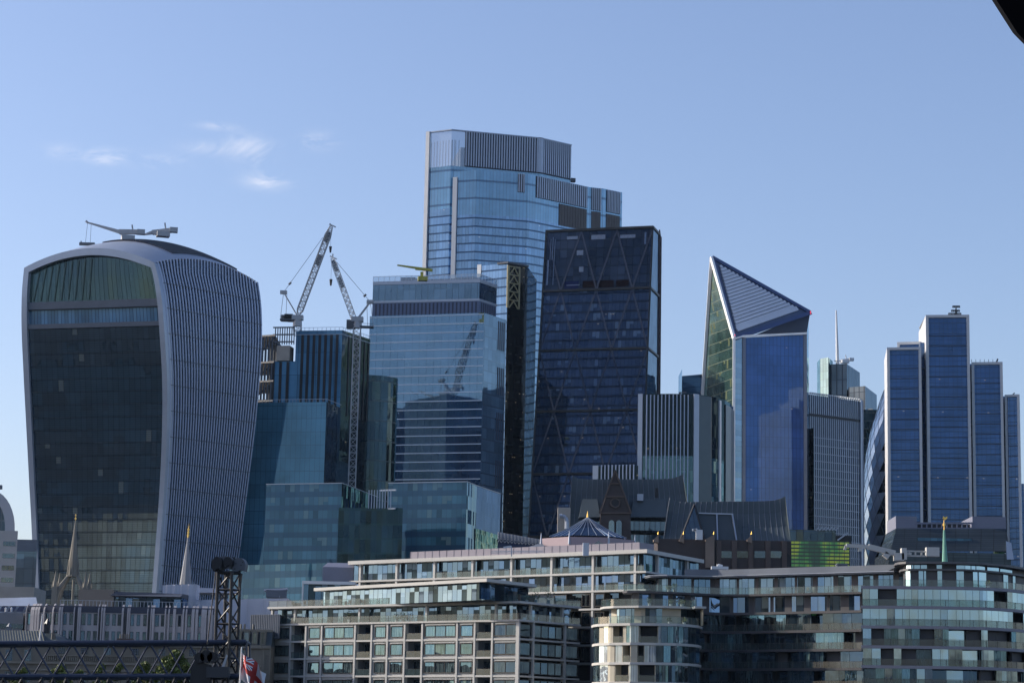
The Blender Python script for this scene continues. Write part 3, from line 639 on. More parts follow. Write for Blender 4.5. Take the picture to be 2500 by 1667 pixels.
# open ladder frame along the right edge
ld = MB(); q0, q1 = rb, rb-nw*5+side_d*2
for z in range(6, 226, 6): ld.beam(c3(q0+side_d*.3,z), c3(q0+side_d*2.6,z+3), .5); ld.beam(c3(q0+side_d*2.6,z+3), c3(q0+side_d*.3,z+6), .5)
ld.beam(c3(q0,3), c3(q0,ZC), .9); ld.beam(c3(q0+side_d*3,3), c3(q0+side_d*3,ZC-.5), .9); ld.build('ladder_frame', solid('maroon_steel', (.06,.035,.045), .5, .1), wc)
# plant seen in the open top: white uprights and bright gaps
pl = MB()
for t, z0, z1, w in ((.035,214,226,.8),(.07,226,237,.4),(.05,226,236,.3),(.935,232,237.6,.9),(.09,214,236,.3)): pl.cut(); pl.beam(wedge(t,kz(z0),.15), wedge(t,kz(z1),.15), w*.8, .3)
for t0, t1, z, w in ((.2,.3,236.3,1.8),(.43,.56,236.2,2.6),(.70,.84,236.0,1.9),(.3,.36,229,2.8),(.22,.34,213.6,.4),(.33,.37,221,3)): 
    pl.cut(); pl.beam(wedge(t0,kz(z),.12), wedge(t1,kz(z),.12), .2, w*.75)
pl.build('plant_room_gaps', solid('pale_plant', (.16,.21,.30), .4, .3, 1.2), wc)
pr = MB()
for t0, t1, mi in ((.2,.33,1),(.37,.5,0),(.52,.66,0),(.68,.8,0)): pr.face([wedge(t0,kz(212),.08), wedge(t1,kz(212),.08), wedge(t1,kz(215.4),.08), wedge(t0,kz(215.4),.08)], None, mi)
pr.build('coloured_plant_panels', [solid('dull_red', (.008,.004,.006), .9, .1, spec=.02), solid('dull_blue', (.008,.014,.06), .9, .1, spec=.02)], wc)
# ---- 4. the stepped glass office with the reflection ------------------------------------
ZD, ZU = 176, 196
fD = Vs([(903,772),(1182,763.5),(1236,781)], ZD); pD = Path(fD); footD = backed(fD, 34)
od = tower_root('clear_blue_office_tower', 'blue glass tower with crisp white floor lines and a louvred belt below its roof terrace', footD)
m4 = glass('clear_blue_glass', pw=3.0, fh=4.5, mull=.1, band=.0, base=(.04,.10,.20), base2=(.07,.14,.26), mullc=(.04,.07,.14), refl=.46, tint=(.66,.86,1.0), wob=.004, wave=.02, wsc=.06, pvar=.15, rowv=.5, rough=.01)
m4s = glass('pale_side_glass', pw=3.0, fh=4.5, mull=.12, band=.5, base=(.16,.24,.34), bandc=(.1,.15,.22), mullc=(.08,.12,.18), refl=.4, tint=(.8,.93,1), wob=.01, pvar=.6)
mb = MB(); u = mb.wall(footD[0], footD[1], 3, ZD, 0, 0); mb.wall(footD[1], footD[2], 3, ZD, u, 1); mb.wall(footD[2], footD[3], 3, ZD, 0, 1); mb.wall(footD[3], footD[4] if len(footD) > 4 else footD[0], 3, ZD, 0, 1)
if len(footD) > 4: mb.wall(footD[4], footD[0], 3, ZD, 0, 1)
mb.face([c3(p,ZD) for p in footD]); mb.build('glass_walls', [m4, m4s], od)
fl = MB(); z = ZD-.5
while z > 20: pD.strip(fl, 0, pD.u[1]-.1, z-.28, z+.05, .0, .15); z -= 3.42
fl.build('floor_lines', solid('pale_floor_edge', (.50,.60,.72), .5, .05), od)
sl_ = MB()
for zz0, zz1 in ((163,174.5),(145,156),(127,138),(108,119)):
    for k in range(4): sl_.cut(); u = pD.u[1]+(pD.L-pD.u[1])*(.66+.085*k); pD.strip(sl_, u-.35, u+.35, zz0, zz1, -.05, .12)
sl_.build('side_slots', M['navy'], od)
fU = [pD.at(.6+0,-2.2), pD.at(pD.u[1]-6.5,-2.2)]
fU = Vs([(911,687),(1171,680.5),(1213,695)], ZU); pU = Path(fU); footU = backed(fU, 28)
ub = MB(); ub.prism(footU, ZD, ZU-8.5, 0, 0); u = 0
for a, b in zip(footU, footU[1:]+footU[:1]): u = ub.wall(a, b, ZU-8.5, ZU-1, u, 1)
ub.face([c3(p,ZU-1) for p in footU]); ub.build('upper_storey', [solid('belt_grey_blue', (.10,.14,.24), .4, .1), glass('terrace_glass', pw=2.6, fh=8, mull=.12, band=.8, base=(.05,.09,.17), base2=(.10,.15,.2), refl=.38, tint=(.75,.9,1), wob=.006)], od)
bl = MB(); n = 27
for k in range(n): u = .8+(pU.u[1]-1.2)*(k+.3)/n; pU.strip(bl, u, u+.62, ZD+2.5, ZU-9.6, .02, .12)
for k in range(7): u = pU.u[1]+1.5+(pU.L-pU.u[1]-2)*k/7; pU.strip(bl, u, u+.8, ZD+2.5, ZU-9.6, .02, .12)
bl.build('louvre_slots', M['navy'], od)
tb = MB(); pU.strip(tb, 0, pU.L, ZD, ZD+2.2, .0, .35); pU.strip(tb, 0, pU.L, ZU-9.2, ZU-8.3, .0, .25); pU.strip(tb, 0, pU.L, ZU-1.6, ZU-.2, .0, .3); tb.build('cornice_bands', M['clad'], od)
gb = MB(); pU.sheet(gb, 0, pU.L, ZU-.2, ZU+1.9, .1)
gb.build('roof_balustrade', clear_glass('rail_glass', (.6,.75,.9), .3, .2), od)
pp = MB(); 
for k in range(26): u = pU.L*k/25; p = pU.at(u,.1); pp.beam(c3(p,ZU-.2), c3(p,ZU+2), .14)
pU.strip(pp, 0, pU.L, ZU+1.85, ZU+2, .03, .17); pp.build('balustrade_rail', M['white_metal'], od)
rp_ = MB(); rp_.prism([pU.at(11,-3), pU.at(17,-3), pU.at(17,-9), pU.at(11,-9)], ZU-1, ZU+2.0); rp_.prism([pU.at(20,-4), pU.at(pU.u[1]-1,-4), pU.at(pU.u[1]-1,-9), pU.at(20,-9)], ZU-1, ZU+1.2)
rp_.build('rooftop_plant', M['navy'], od)
b0 = pt(1030,678,845); r_ = thing('yellow_roof_crane', 'yellow-green roof crane with a tilted arm on the roof terrace', 'roof crane', b0)
m_ = MB(); m_.beam(pt(1030,683,848), pt(1030,664,848), 1.1, .8); m_.box(pt(1032,681,848), (3.6,2.4,1.5), .1); m_.build('pedestal', M['yellow'], r_)
m_ = MB(); m_.beam(pt(970,647.5,848), pt(1055,660,848), .5, .5, w2=1.0); m_.beam(pt(1014,656,848), pt(1056,660,848), .8, .9); m_.build('arm', M['yellow'], r_)
# ---- 5. dark tower behind, with the tan K-braced core -------------------------------------
ZE = 219
fE = Vs([(1165,650),(1240,642.5),(1288,651)], ZE); pE = Path(fE); footE = backed(fE, 30, (.15,1))
et = tower_root('dark_core_tower', 'slim tower with a black glass flank and tan K-bracing exposed at its top', footE)
mE = glass('black_flank_glass', pw=1.6, fh=4.05, mull=.1, band=.9, base=(.008,.008,.010), bandc=(.012,.011,.012), mullc=(.005,.005,.006), refl=.055, tint=(.7,.7,.7), wob=.03, pvar=.8, lights=.12)
mb = MB(); u = mb.wall(footE[0], footE[1], 3, ZE, 0, 0); mb.wall(footE[1], footE[2], 3, ZE, 0, 1)
mb.wall(footE[2], footE[3], 3, ZE, 0, 1); mb.wall(footE[3], footE[4], 3, ZE, 0, 1); mb.wall(footE[4], footE[0], 3, ZE, 0, 1); mb.face([c3(p,ZE) for p in footE]); mb.build('glass_walls', [m22, mE], et)
kb = MB(); u0, u1 = pE.u[1]+.8, pE.u[1]+(pE.L-pE.u[1])*.52
pE.strip(kb, u0-.9, u0-.2, ZE-20, ZE-1, .1, .6); pE.strip(kb, u1+.2, u1+.9, ZE-20, ZE-1, .1, .6)
for k in range(5):
    z0 = ZE-20+k*3.75; c = (u0+u1)/2
    for ua, ub_, za, zb in ((u0,c,z0,z0+3.2),(u1,c,z0,z0+3.2),(u0,u1,z0+3.6,z0+3.6)): kb.beam(c3(pE.at(ua,.4),za), c3(pE.at(ub_,.4),zb), .42)
kb.build('core_bracing', M['gold_steel'], et)
hd = MB(); a = pE.at(pE.u[1]-5.5,.3); pE.strip(hd, pE.u[1]-5, pE.L, ZE-.3, ZE+.5, -.3, 1.0); hd.build('roof_edge', M['crane_dark'], et)
wb_ = MB(); pE.strip(wb_, .2, 2.2, ZE-5, ZE+.6, .05, .3); wb_.build('white_corner_panel', M['white_metal'], et)
# far slice of pale glass right of the dark flank belongs to the shoulder of the tallest tower
# ---- 6. half-built striped tower ---------------------------------------------------------
ZF = 152
fF = Vs([(664,808),(836,806),(904,828)], ZF); pF = Path(fF); footF = backed(fF, 30)
ft = tower_root('striped_office_tower', 'teal glass tower with black vertical stripes, its left end still open steel floors', footF)
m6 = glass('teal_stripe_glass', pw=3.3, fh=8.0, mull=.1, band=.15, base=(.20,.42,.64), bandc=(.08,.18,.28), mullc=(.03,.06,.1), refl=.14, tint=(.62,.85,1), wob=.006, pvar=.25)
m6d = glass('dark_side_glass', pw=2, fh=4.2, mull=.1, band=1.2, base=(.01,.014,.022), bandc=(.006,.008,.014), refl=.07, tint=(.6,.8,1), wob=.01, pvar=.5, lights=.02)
u7 = pF.u[1]; us_ = u7*.345
mb = MB(); p7 = pF.at(us_); 
mb.wall(p7, footF[1], 3, ZF, us_, 0); mb.wall(footF[1], footF[2], 3, ZF, 0, 1); mb.wall(footF[2], footF[3], 3, ZF, 0, 1)
bk0 = footF[4]+(footF[3]-footF[4])*.25; mb.wall(footF[3], bk0, 3, ZF, 0, 1); mb.wall(bk0, p7, 3, ZF, 0, 1); mb.face([c3(p,ZF) for p in (p7, footF[1], footF[2], footF[3], bk0)])
pl0 = pF.at(0.3); mb.wall(pl0, p7, 3, 141, 0, 0); mb.wall(bk0+Vector((-10,0)), pl0, 3, 141, 0, 1); mb.face([c3(p,141) for p in (pl0, p7, bk0, bk0+Vector((-10,0)))])
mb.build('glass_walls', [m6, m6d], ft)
st_ = MB()
for k in range(7): u = us_+1.6+(u7-us_-3)*(k+.2)/6.6; pF.strip(st_, u, u+.95, 124, ZF-1.6, .02, .25)
for k in range(3): u = .6+(us_-1)*(k)/3; pF.strip(st_, u, u+.95, 124, 140.8, .02, .25)
for k in range(6): u = u7+3+(pF.L-u7-3)*(k+.5)/6; pF.strip(st_, u, u+.5, 122, ZF-1.6, .02, .25)
st_.build('black_stripes', M['black'], ft)
rr = MB(); 
for k in range(24): p = pF.at(us_+(pF.L-us_)*k/23,.05); rr.beam(c3(p,ZF), c3(p,ZF+1.1), .12)
pF.strip(rr, us_, pF.L, ZF+1, ZF+1.12, 0, .12); pF.strip(rr, us_, pF.L, ZF-1.6, ZF-1.4, 0, .3); rr.build('roof_rail', M['clad'], ft)
cb = MB(); cb.prism([pF.at(2.2,.6), pF.at(us_-2.0,.6), pF.at(us_-2.0,-5), pF.at(2.2,-5)], 141.2, 146.6); cb.build('concrete_core_block', M['concrete'], ft)
tr6 = MB()
for k in range(9): u = 1.4+k*(us_-2)/8; p = pF.at(u,.3); tr6.beam(c3(p,147), c3(p,153.2), .35)
for z in (148,150.6,153.2): tr6.beam(c3(pF.at(.5,.3),z), c3(pF.at(us_-.5,.3),z), .45)
tr6.build('scaffold_frame', M['crane_dark'], ft)
# open steel floors to the left, partly hidden by the domed tower
of = MB(); fo = [pt(618,800,806), pt(672,800,802)]; a, b = fo[0].xy, fo[1].xy; dn = Vector((0,1))
sl6 = [150.6, 141, 134.2, 127.2, 119.6]
for z in sl6: of.prism([a, b, b+dn*26, a+dn*26], z-.55, z+.05)
of.build('bare_floor_slabs', M['concrete'], ft)
oc = MB()
for k in range(7):
    p = a+(b-a)*(k+.3)/7
    for dd in (.5, 9, 20): oc.beam(c3(p+dn*dd,3), c3(p+dn*dd,150.4), .55)
for z0, z1 in zip(sl6[1:], sl6): oc.beam(c3(a+dn*1,z0), c3(b+dn*1,z1-.6), .4)
oc.build('steel_columns', M['crane_dark'], ft)
ob = MB(); ob.wall(a+dn*24, b+dn*24, 3, 119, 0); ob.prism([a+(b-a)*.55+dn*12, b+dn*12, b+dn*24, a+(b-a)*.55+dn*24], 3, 150); ob.build('inner_core', M['mid_grey'], ft)
# ---- 7. teal block below it ----------------------------------------------------------------
ZG = 120
fG = Vs([(560,984),(797,981),(832,995)], ZG); pG = Path(fG); footG = backed(fG, 26)
gt = tower_root('teal_glass_block', 'plain teal glass block beneath the striped tower with a dark right flank', footG, 'office block')
m7 = glass('plain_teal_glass', pw=1.7, fh=4.4, mull=.07, band=.12, base=(.13,.36,.52), bandc=(.05,.15,.24), mullc=(.04,.10,.15), refl=.2, tint=(.60,.86,1.0), wob=.004, wave=.006, wsc=.03, pvar=.12, rowv=.2)
m7d = glass('banded_dark_glass', pw=1.7, fh=8.4, mull=.06, band=2.6, base=(.018,.03,.055), bandc=(.008,.011,.02), refl=.09, tint=(.6,.8,1), wob=.01, pvar=.3)
mb = MB(); mb.wall(footG[0], footG[1], 3, ZG, 0, 0); mb.wall(footG[1], footG[2], 3, ZG, 0, 1)
for i in (2, 3, 4): mb.wall(footG[i], footG[(i+1) % 5], 3, ZG, 0, 1)
mb.face([c3(p,ZG) for p in footG]); mb.build('glass_walls', [m7, m7d], gt)
sb7 = MB(); e = footG[2]; dd = (footG[2]-footG[1]).normalized(); sb7.prism([e, e+dd*9, e+dd*9+Vector((0,14)), e+Vector((0,14))], 3, 102); sb7.build('stepped_wing', m7d, gt)
rl = MB(); 
for k in range(30): p = pG.at(pG.u[1]*k/29+.0,.02); rl.beam(c3(p,ZG), c3(p,ZG+1), .1)
pG.strip(rl, 0, pG.L, ZG+.9, ZG+1.05, 0, .12); rl.build('roof_rail', M['clad'], gt)
# ---- 8. dark rounded glass building behind the tower crane -----------------------------------
cc = pt(901,930,825); rr8 = 10.5; ring = [Vector((cc.x+rr8*math.cos(R(a)), cc.y+rr8*.8*math.sin(R(a)))) for a in range(180, 361, 15)]
p8 = Path(ring); z8 = pt(901,924,825).z
rt = thing('rounded_dark_building', 'narrow dark rounded glass building squeezed between the crane mast and the clear blue tower', 'office building', (cc.x, cc.y, 3))
m8 = glass('dark_round_glass', pw=1.5, fh=7.2, mull=.08, band=.45, base=(.012,.022,.026), base2=(.03,.05,.06), bandc=(.22,.25,.24), mullc=(.01,.015,.02), refl=.12, tint=(.6,.85,.9), wob=.05, wave=.1, pvar=.8, brefl=.3)
mb = MB(); p8.sheet(mb, 0, p8.L, 3, z8, 0); mb.face([c3(p,z8) for p in ring]); mb.wall(ring[-1], ring[0], 3, z8); mb.build('curved_glass', m8, rt)
# ---- 9. twin lower blocks ---------------------------------------------------------------------
ZH = 82
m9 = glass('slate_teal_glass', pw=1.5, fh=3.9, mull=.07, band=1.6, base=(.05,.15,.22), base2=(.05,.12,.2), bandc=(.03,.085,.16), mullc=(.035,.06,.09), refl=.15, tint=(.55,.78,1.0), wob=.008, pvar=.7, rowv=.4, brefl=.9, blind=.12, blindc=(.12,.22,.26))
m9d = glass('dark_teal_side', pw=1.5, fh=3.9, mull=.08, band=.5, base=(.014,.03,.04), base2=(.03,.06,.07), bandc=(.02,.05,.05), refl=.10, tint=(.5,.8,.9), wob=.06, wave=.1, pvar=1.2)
for lab, fr, depth in (('slate-teal glass block with darker right flank, left one of two alike', [(650,1181),(835,1178),(922,1212)], 22), ('slate-teal glass block with a creased pale corner, right one of two alike', [(948,1178),(1140,1174.5),(1164,1184),(1222,1204)], 22)):
    f = Vs(fr, ZH); pth = Path(f); ft9 = backed(f, depth); r9 = tower_root('twin_glass_block', lab, ft9, 'office block', 'twin slate-teal glass blocks')
    mb = MB(); mb.wall(ft9[0], ft9[1], 3, ZH, 0, 0)
    if len(f) == 4: mb.wall(ft9[1], ft9[2], 3, ZH, 0, 2); mb.wall(ft9[2], ft9[3], 3, ZH, 0, 3)
    else: mb.wall(ft9[1], ft9[2], 3, ZH, 0, 1)
    n = len(f)
    for i in range(n-1, n+2): mb.wall(ft9[i], ft9[(i+1) % (n+2)], 3, ZH, 0, 1)
    mb.face([c3(p,ZH-1) for p in ft9])
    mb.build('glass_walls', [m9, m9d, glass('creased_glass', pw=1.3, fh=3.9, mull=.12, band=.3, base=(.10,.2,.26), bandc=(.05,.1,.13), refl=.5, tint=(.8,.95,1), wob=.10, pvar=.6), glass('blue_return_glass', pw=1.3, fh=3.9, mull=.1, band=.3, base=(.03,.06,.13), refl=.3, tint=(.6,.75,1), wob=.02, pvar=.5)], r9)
    e = MB(); pth.strip(e, 0, pth.L, ZH-.2, ZH, -.1, .15); e.build('parapet_edge', M['clad'], r9)
    if len(f) == 4:
        gp = MB(); pth.sheet(gp, pth.u[2]-1.0, pth.L, 63.5, 69.5, .25); gp.build('green_reflection_panel', glass('painted_green_reflection', pw=1.1, fh=2.2, mull=.1, band=.5, base=(.04,.13,.04), base2=(.12,.25,.16), bandc=(.3,.4,.25), refl=.25, tint=(.7,1,.8), wob=.12, wave=.3, wsc=.4, pvar=1), r9)  # added panel: a green reflection painted in glass colours
ctr = Vs([(845,1235),(950,1235)], 70); c0, c1 = ctr[0]+Vector((0,14)), ctr[1]+Vector((0,14))
r9 = thing('dark_link_building', 'dark glass link building in the gap between the twin teal blocks', 'office building', (c0.x+6, c0.y, 3))
mb = MB(); mb.prism(backed([c0+Vector((-3,0)), c1+Vector((3,0))], 12), 3, 71); mb.build('glass_walls', m9d, r9)
mb = MB(); 
for z in (70.8, 75.8): mb.beam(c3(c0+Vector((8,-.3)),z), c3(c1+Vector((1,-.3)),z), .4)
for k in range(9): p = c0+(c1-c0)*(.45+k*.065)+Vector((0,-.3)); mb.beam(c3(p,70.8), c3(p,75.8), .25)
mb.build('balcony_frame', M['clad'], r9)
fl_ = Vs([(560,1380),(830,1373)], 50); r10 = tower_root('low_teal_podium', 'low teal glass podium block at the foot of the left twin block', backed(fl_, 14), 'office block')
mb = MB(); mb.prism(backed(fl_, 14), 3, 50); mb.build('glass_walls', m9, r10)
# ---- 10. curved dark tower with pale fins -------------------------------------------------------
ZI = 129
fI = Vs([(1559,962),(1580,961.5),(1640,961),(1693,962),(1704,963),(1734,967),(1752,971),(1770,977),(1782,984),(1790,993)], ZI); pI = Path(fI)
it = tower_root('finned_curved_tower', 'near-black curved tower with slim pale vertical fins and two broad pale piers', backed(fI, 13), 'office tower')
m10 = glass('fin_tower_glass', pw=1.5, fh=4.1, mull=.06, band=.3, base=(.008,.012,.016), base2=(.016,.03,.03), bandc=(.02,.03,.03), refl=.04, tint=(.7,.95,.95), wob=.02, pvar=.7, lights=.03)
m10b = glass('fin_tower_skylit_glass', pw=1.5, fh=4.1, mull=.06, band=.3, base=(.05,.11,.12), base2=(.03,.06,.07), bandc=(.03,.05,.06), refl=.2, tint=(.7,1,1), wob=.02, pvar=.9, blind=.2, blindc=(.2,.32,.32))  # lower storeys: brighter sky reflection put into the colour
mb = MB(); zc_ = V; zlow = pt(1620,1113,fI[1].y).z
pI.sheet(mb, 0, pI.L, 3, zlow, 0, 1); pI.sheet(mb, 0, pI.L, zlow, ZI, 0, 0); bb = backed(fI, 13); mb.face([c3(p,ZI-1) for p in bb]); mb.wall(fI[-1], bb[-2], 3, ZI, 0, 2); mb.wall(bb[-2], bb[-1], 3, ZI, 0, 2); mb.wall(bb[-1], fI[0], 3, ZI, 0, 2)
mb.build('glass_walls', [m10, m10b, M['dark_metal']], it)
pi_ = MB(); ui = pI.u; pI.strip(pi_, 0, 1.6, 3, ZI, 0, .8); pI.strip(pi_, ui[3], ui[4], 3, ZI, 0, .8); pi_.build('pale_piers', M['clad'], it)
for k in range(12):
    u = 2.9+(ui[3]-3.6)*k/12; mb = MB(); pI.strip(mb, u, u+.3, 3, ZI-.4, 0, .8); mb.build('fin', M['fin'], it)
mb = MB(); pI.strip(mb, ui[4]+.3, ui[5]+.6, 3, ZI-.3, .02, .3); mb.build('curved_metal_panel', solid('teal_metal', (.06,.085,.10), .3, .1, metal=.3), it)
mb = MB(); pI.strip(mb, ui[6]+.5, ui[6]+2.0, 3, ZI-.8, .02, .6); mb.build('slim_pier', M['clad'], it)
mb = MB(); pI.strip(mb, ui[7], pI.L, 3, ZI-1.5, .05, .4); mb.build('curved_end_panel', solid('teal_metal_end', (.09,.12,.14), .3, .1, metal=.3), it)
mb = MB(); mb.beam(pt(1660,962,852), pt(1660,957.5,852), .5); mb.beam(pt(1657,958.5,852), pt(1676,957.4,852), .5, .4); mb.build('roof_arm', M['crane_dark'], it)
wI = Vs([(1448,1138),(1558,1136)], 101); wp = Path(wI); wg = backed(wI, 18)
wt_ = tower_root('low_finned_wing', 'low finned wing with a pale end pier beside the near-black curved tower', wg, 'office building')
mb = MB(); mb.prism(wg, 3, 101); mb.build('glass_walls', m10, wt_)
mb = MB(); wp.strip(mb, 0, 1.9, 3, 101.2, 0, .5); mb.build('end_pier', M['clad'], wt_)
for k in range(10): u = 2.9+(wp.L-3.2)*k/10; mb = MB(); wp.strip(mb, u, u+.28, 3, 101.3, 0, .7); mb.build('fin', M['fin'], wt_)
# ---- 11. the pointed tower ------------------------------------------------------------------------
DE = 885
E_ = pt(1793.5,827,DE); A_ = pt(1738,629.5,DE+14); R_ = pt(1978,764.5,DE+32)
E1 = pt(1812.5,821.5,DE+2); E2 = pt(1969.5,814.5,DE+6)
zt = E1.z
sp = thing('pointed_glass_tower', 'pointed tower with a slanting louvred triangle for a roof and white-edged green-blue glass', 'office tower', (E_.x+10, E_.y+15, 3))
def down(p, q, z0=3): return Vector((p.x+q[0], p.y+q[1], z0))
LB = pt(1716.5,963,DE+30); kx = (LB.x-A_.x)/(LB.z-A_.z); ky = (LB.y-A_.y)/(LB.z-A_.z)
Lb = Vector((A_.x+kx*(3-A_.z), A_.y+ky*(3-A_.z), 3)); Eb = Vector((E_.x, E_.y, 3))
m11g = glass('green_glass', pw=1.5, fh=4.1, mull=.06, band=.22, base=(.08,.14,.12), base2=(.18,.25,.22), bandc=(.30,.34,.26), mullc=(.05,.07,.06), refl=.5, tint=(.7,1,.95), wob=.012, wave=.03, pvar=.45, blind=.10, blindc=(.24,.28,.16), brefl=.2, rowv=.4)
m11b = glass('royal_blue_glass', pw=1.55, fh=4.05, mull=.1, band=.1, base=(.06,.14,.44), bandc=(.03,.06,.2), mullc=(.02,.03,.09), refl=.17, tint=(.50,.68,1.0), wob=.004, pvar=.15, rowv=.12, lights=.01)
m11c = glass('pale_slim_glass', pw=4, fh=2.05, mull=.05, band=.12, base=(.12,.2,.32), bandc=(.05,.09,.16), refl=.4, tint=(.8,.92,1), wob=.03, wave=.05, pvar=.4)
mb = MB(); wl = (Eb-Lb).xy.length
n = 30
for i in range(n):
    z0, z1 = 3+(E_.z-3)*i/n, 3+(E_.z-3)*(i+1)/n
    l0, l1 = Vector((A_.x+kx*(z0-A_.z), A_.y+ky*(z0-A_.z), z0)), Vector((A_.x+kx*(z1-A_.z), A_.y+ky*(z1-A_.z), z1))
    a, b = Vector((E_.x,E_.y,z0)), Vector((E_.x,E_.y,z1))
    sk = .10
    mb.face([l0, a, b, l1], [(-(a-l0).xy.length,z0-.0),(0,z0),(0,z1),(-(b-l1).xy.length,z1)], 0)
l0 = Vector((A_.x+kx*(E_.z-A_.z), A_.y+ky*(E_.z-A_.z), E_.z)); mb.face([l0, E_, A_], [(-(E_-l0).xy.length,E_.z),(0,E_.z),(-8,A_.z)], 0)
mb.build('green_glass_face', m11g, sp)
mb = MB(); e1b, e2b = Vector((E1.x,E1.y,3)), Vector((E2.x,E2.y,3))
mb.face([Eb, e1b, E1, E_], [(0,3),(3,3),(3,E1.z),(0,E_.z)], 0); mb.build('slim_corner_face', m11c, sp)
fJ = [E1.xy, E2.xy]; pJ = Path(fJ); mb = MB(); ja, jb = pJ.at(1.2,-.02), pJ.at(pJ.L-1.2,-.02); mb.face([c3(ja,3), c3(jb,3), c3(jb,E2.z-.4), c3(ja,E1.z-.4)], [(1.2,3),(pJ.L-1.2,3),(pJ.L-1.2,E2.z),(1.2,E1.z)]); mb.build('blue_glass_face', m11b, sp)
mb = MB(); pJ.strip(mb, 0, 1.3, 3, zt-.4, -.6, .25); pJ.strip(mb, pJ.L-1.35, pJ.L, 3, E2.z-.4, -.6, .25); mb.build('grey_corner_piers', solid('grey_blue_pier', (.15,.17,.22), .35, .08, metal=.3), sp)
R2 = Vector((R_.x+.4, R_.y+8, 3)); mb = MB(); mb.face([e2b, R2, Vector((R2.x,R2.y,R_.z)), E2], [(0,3),(8,3),(8,R_.z),(0,zt)], 0)
bk1, bk2 = Vector((R2.x-4,R2.y+22,3)), Vector((Lb.x,Lb.y+20,3))
for p, q in ((R2,bk1),(bk1,bk2),(bk2,Lb)): mb.face([p,q,Vector((q.x,q.y,E_.z)),Vector((p.x,p.y,E_.z))], [(0,3),(20,3),(20,E_.z),(0,E_.z)])
mb.build('rear_and_right_glass', m11c, sp)
# louvred sloping triangle: frame, backing and blades
nA = ((R_-A_).cross(E_-A_)).normalized()
if nA.y > 0: nA = -nA
mb = MB(); mb.face([A_, E_, R_]) ; mb.build('sloping_triangle_backing', solid('triangle_backing_blue', (.07,.10,.18), .5, .1), sp)
cen = (A_+E_+R_)/3; ia, ie, ir = A_.lerp(cen,.17), E_.lerp(cen,.13), R_.lerp(cen,.16)
mb = MB()
for k in range(20):
    f0 = .03+k*.048; a, b = ia.lerp(ie, f0), ia.lerp(ir, f0); mb.beam(a+nA*.5, b+nA*.5, 1.15 if k < 19 else 1.9, .5, up=nA)
for k in range(20):
    pass
mb.build('roof_louvres', solid('pale_louvre', (.58,.61,.68), .5, .06), sp)
mb = MB()
for p, q in ((A_,E_),(E_,R_),(R_,A_)): mb.beam(p+nA*.35, q+nA*.35, 1.6, .7, up=nA)
mb.build('triangle_border', solid('deep_blue_metal', (.05,.08,.19), .4, .08), sp)
mb = MB()
for p, q, w in ((A_,E_,1.1),(E_,Eb,1.0),(A_,Lb,1.15)): mb.beam(p+Vector((-.3,-.6,0)), q+Vector((-.3,-.6,0)), w)
mb.beam(E_+Vector((0,-.6,0)), E1+Vector((0,-.6,0)), .6); mb.beam(E1+Vector((0,-.5,0)), E2+Vector((0,-.5,0)), .8)
mb.build('white_edges', solid('edge_glint_white', (.9,.9,.9), .3, .03), sp)  # brilliant reflection along the edges is put into the white
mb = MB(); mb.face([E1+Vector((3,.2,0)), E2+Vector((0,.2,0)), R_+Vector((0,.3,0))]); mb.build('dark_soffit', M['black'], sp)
mb = MB()
for px, py in ((1979,762),(1979,766),(1794,819),(1967,963.5)): mb.tube(pt(px,py,DE-2 if px < 1960 else DE+6), pt(px,py-2.2,DE-2 if px < 1960 else DE+6), .2, n=6)
mb.build('warning_lights', solid('red_lamp', (.6,.05,.08), .4, .0, emit=((1,.08,.12),.8)), sp)
# ---- 12. far tower with mast ------------------------------------------------------------------------
ZK = 217; DK = 1215
hk = thing('masted_grey_tower', 'distant stepped grey tower with a glass lift shaft and tall white mast', 'office tower', (pt(2065,900,DK).x, DK+20, 3))
m12 = glass('grey_far_glass', pw=3, fh=8.2, mull=.5, band=.5, base=(.22,.23,.24), base2=(.30,.30,.29), bandc=(.13,.14,.15), mullc=(.10,.10,.11), refl=.12, tint=(.8,.9,1), wob=.01, pvar=.3)
m12s = glass('grey_far_side', pw=3.6, fh=40, mull=.5, band=.4, base=(.12,.13,.15), bandc=(.16,.16,.17), mullc=(.14,.14,.15), refl=.12, tint=(.8,.9,1), pvar=.3)
def stepblock(fr, z, name, mats):
    f = [pt(x, y, D).xy for x, y, D in fr]; zz = z; mb = MB(); bkf = backed(f, 25, (.1,1)); mb.wall(bkf[0], bkf[1], 3, zz, 0, 0); mb.wall(bkf[1], bkf[2], 3, zz, 0, 1); mb.wall(bkf[2], bkf[3], 3, zz, 0, 1); mb.wall(bkf[3], bkf[4], 3, zz, 0, 1); mb.wall(bkf[4], bkf[0], 3, zz, 0, 1); mb.face([c3(p,zz) for p in bkf]); return mb.build(name, mats, hk)
stepblock([(2028,890,1214.5),(2067,888,1212),(2099,896,1240)], pt(2067,888,1212).z, 'main_shaft', [m12, m12s])
stepblock([(2072,944,1206),(2112,942,1200),(2140.5,948,1230)], pt(2112,942,1200).z, 'lower_step', [m12, m12s])
stepblock([(2118,998,1196),(2130,998,1194),(2147,998,1205)], pt(2130,998,1196).z, 'lowest_step', [m12, m12s])
mls = glass('lift_shaft_glass', pw=2.2, fh=4.1, mull=.25, band=.4, base=(.12,.2,.22), base2=(.2,.28,.3), bandc=(.10,.13,.15), mullc=(.1,.12,.14), refl=.3, tint=(.8,1,1), wob=.06, pvar=.7)
mb = MB(); f = [pt(2002,877,1215).xy, pt(2022,875,1210).xy, pt(2033,877,1222).xy]; mb.prism(f+[f[2]+Vector((0,12)), f[0]+Vector((0,12))], 3, pt(2015,876,1215).z); mb.build('glass_lift_shaft', mls, hk)
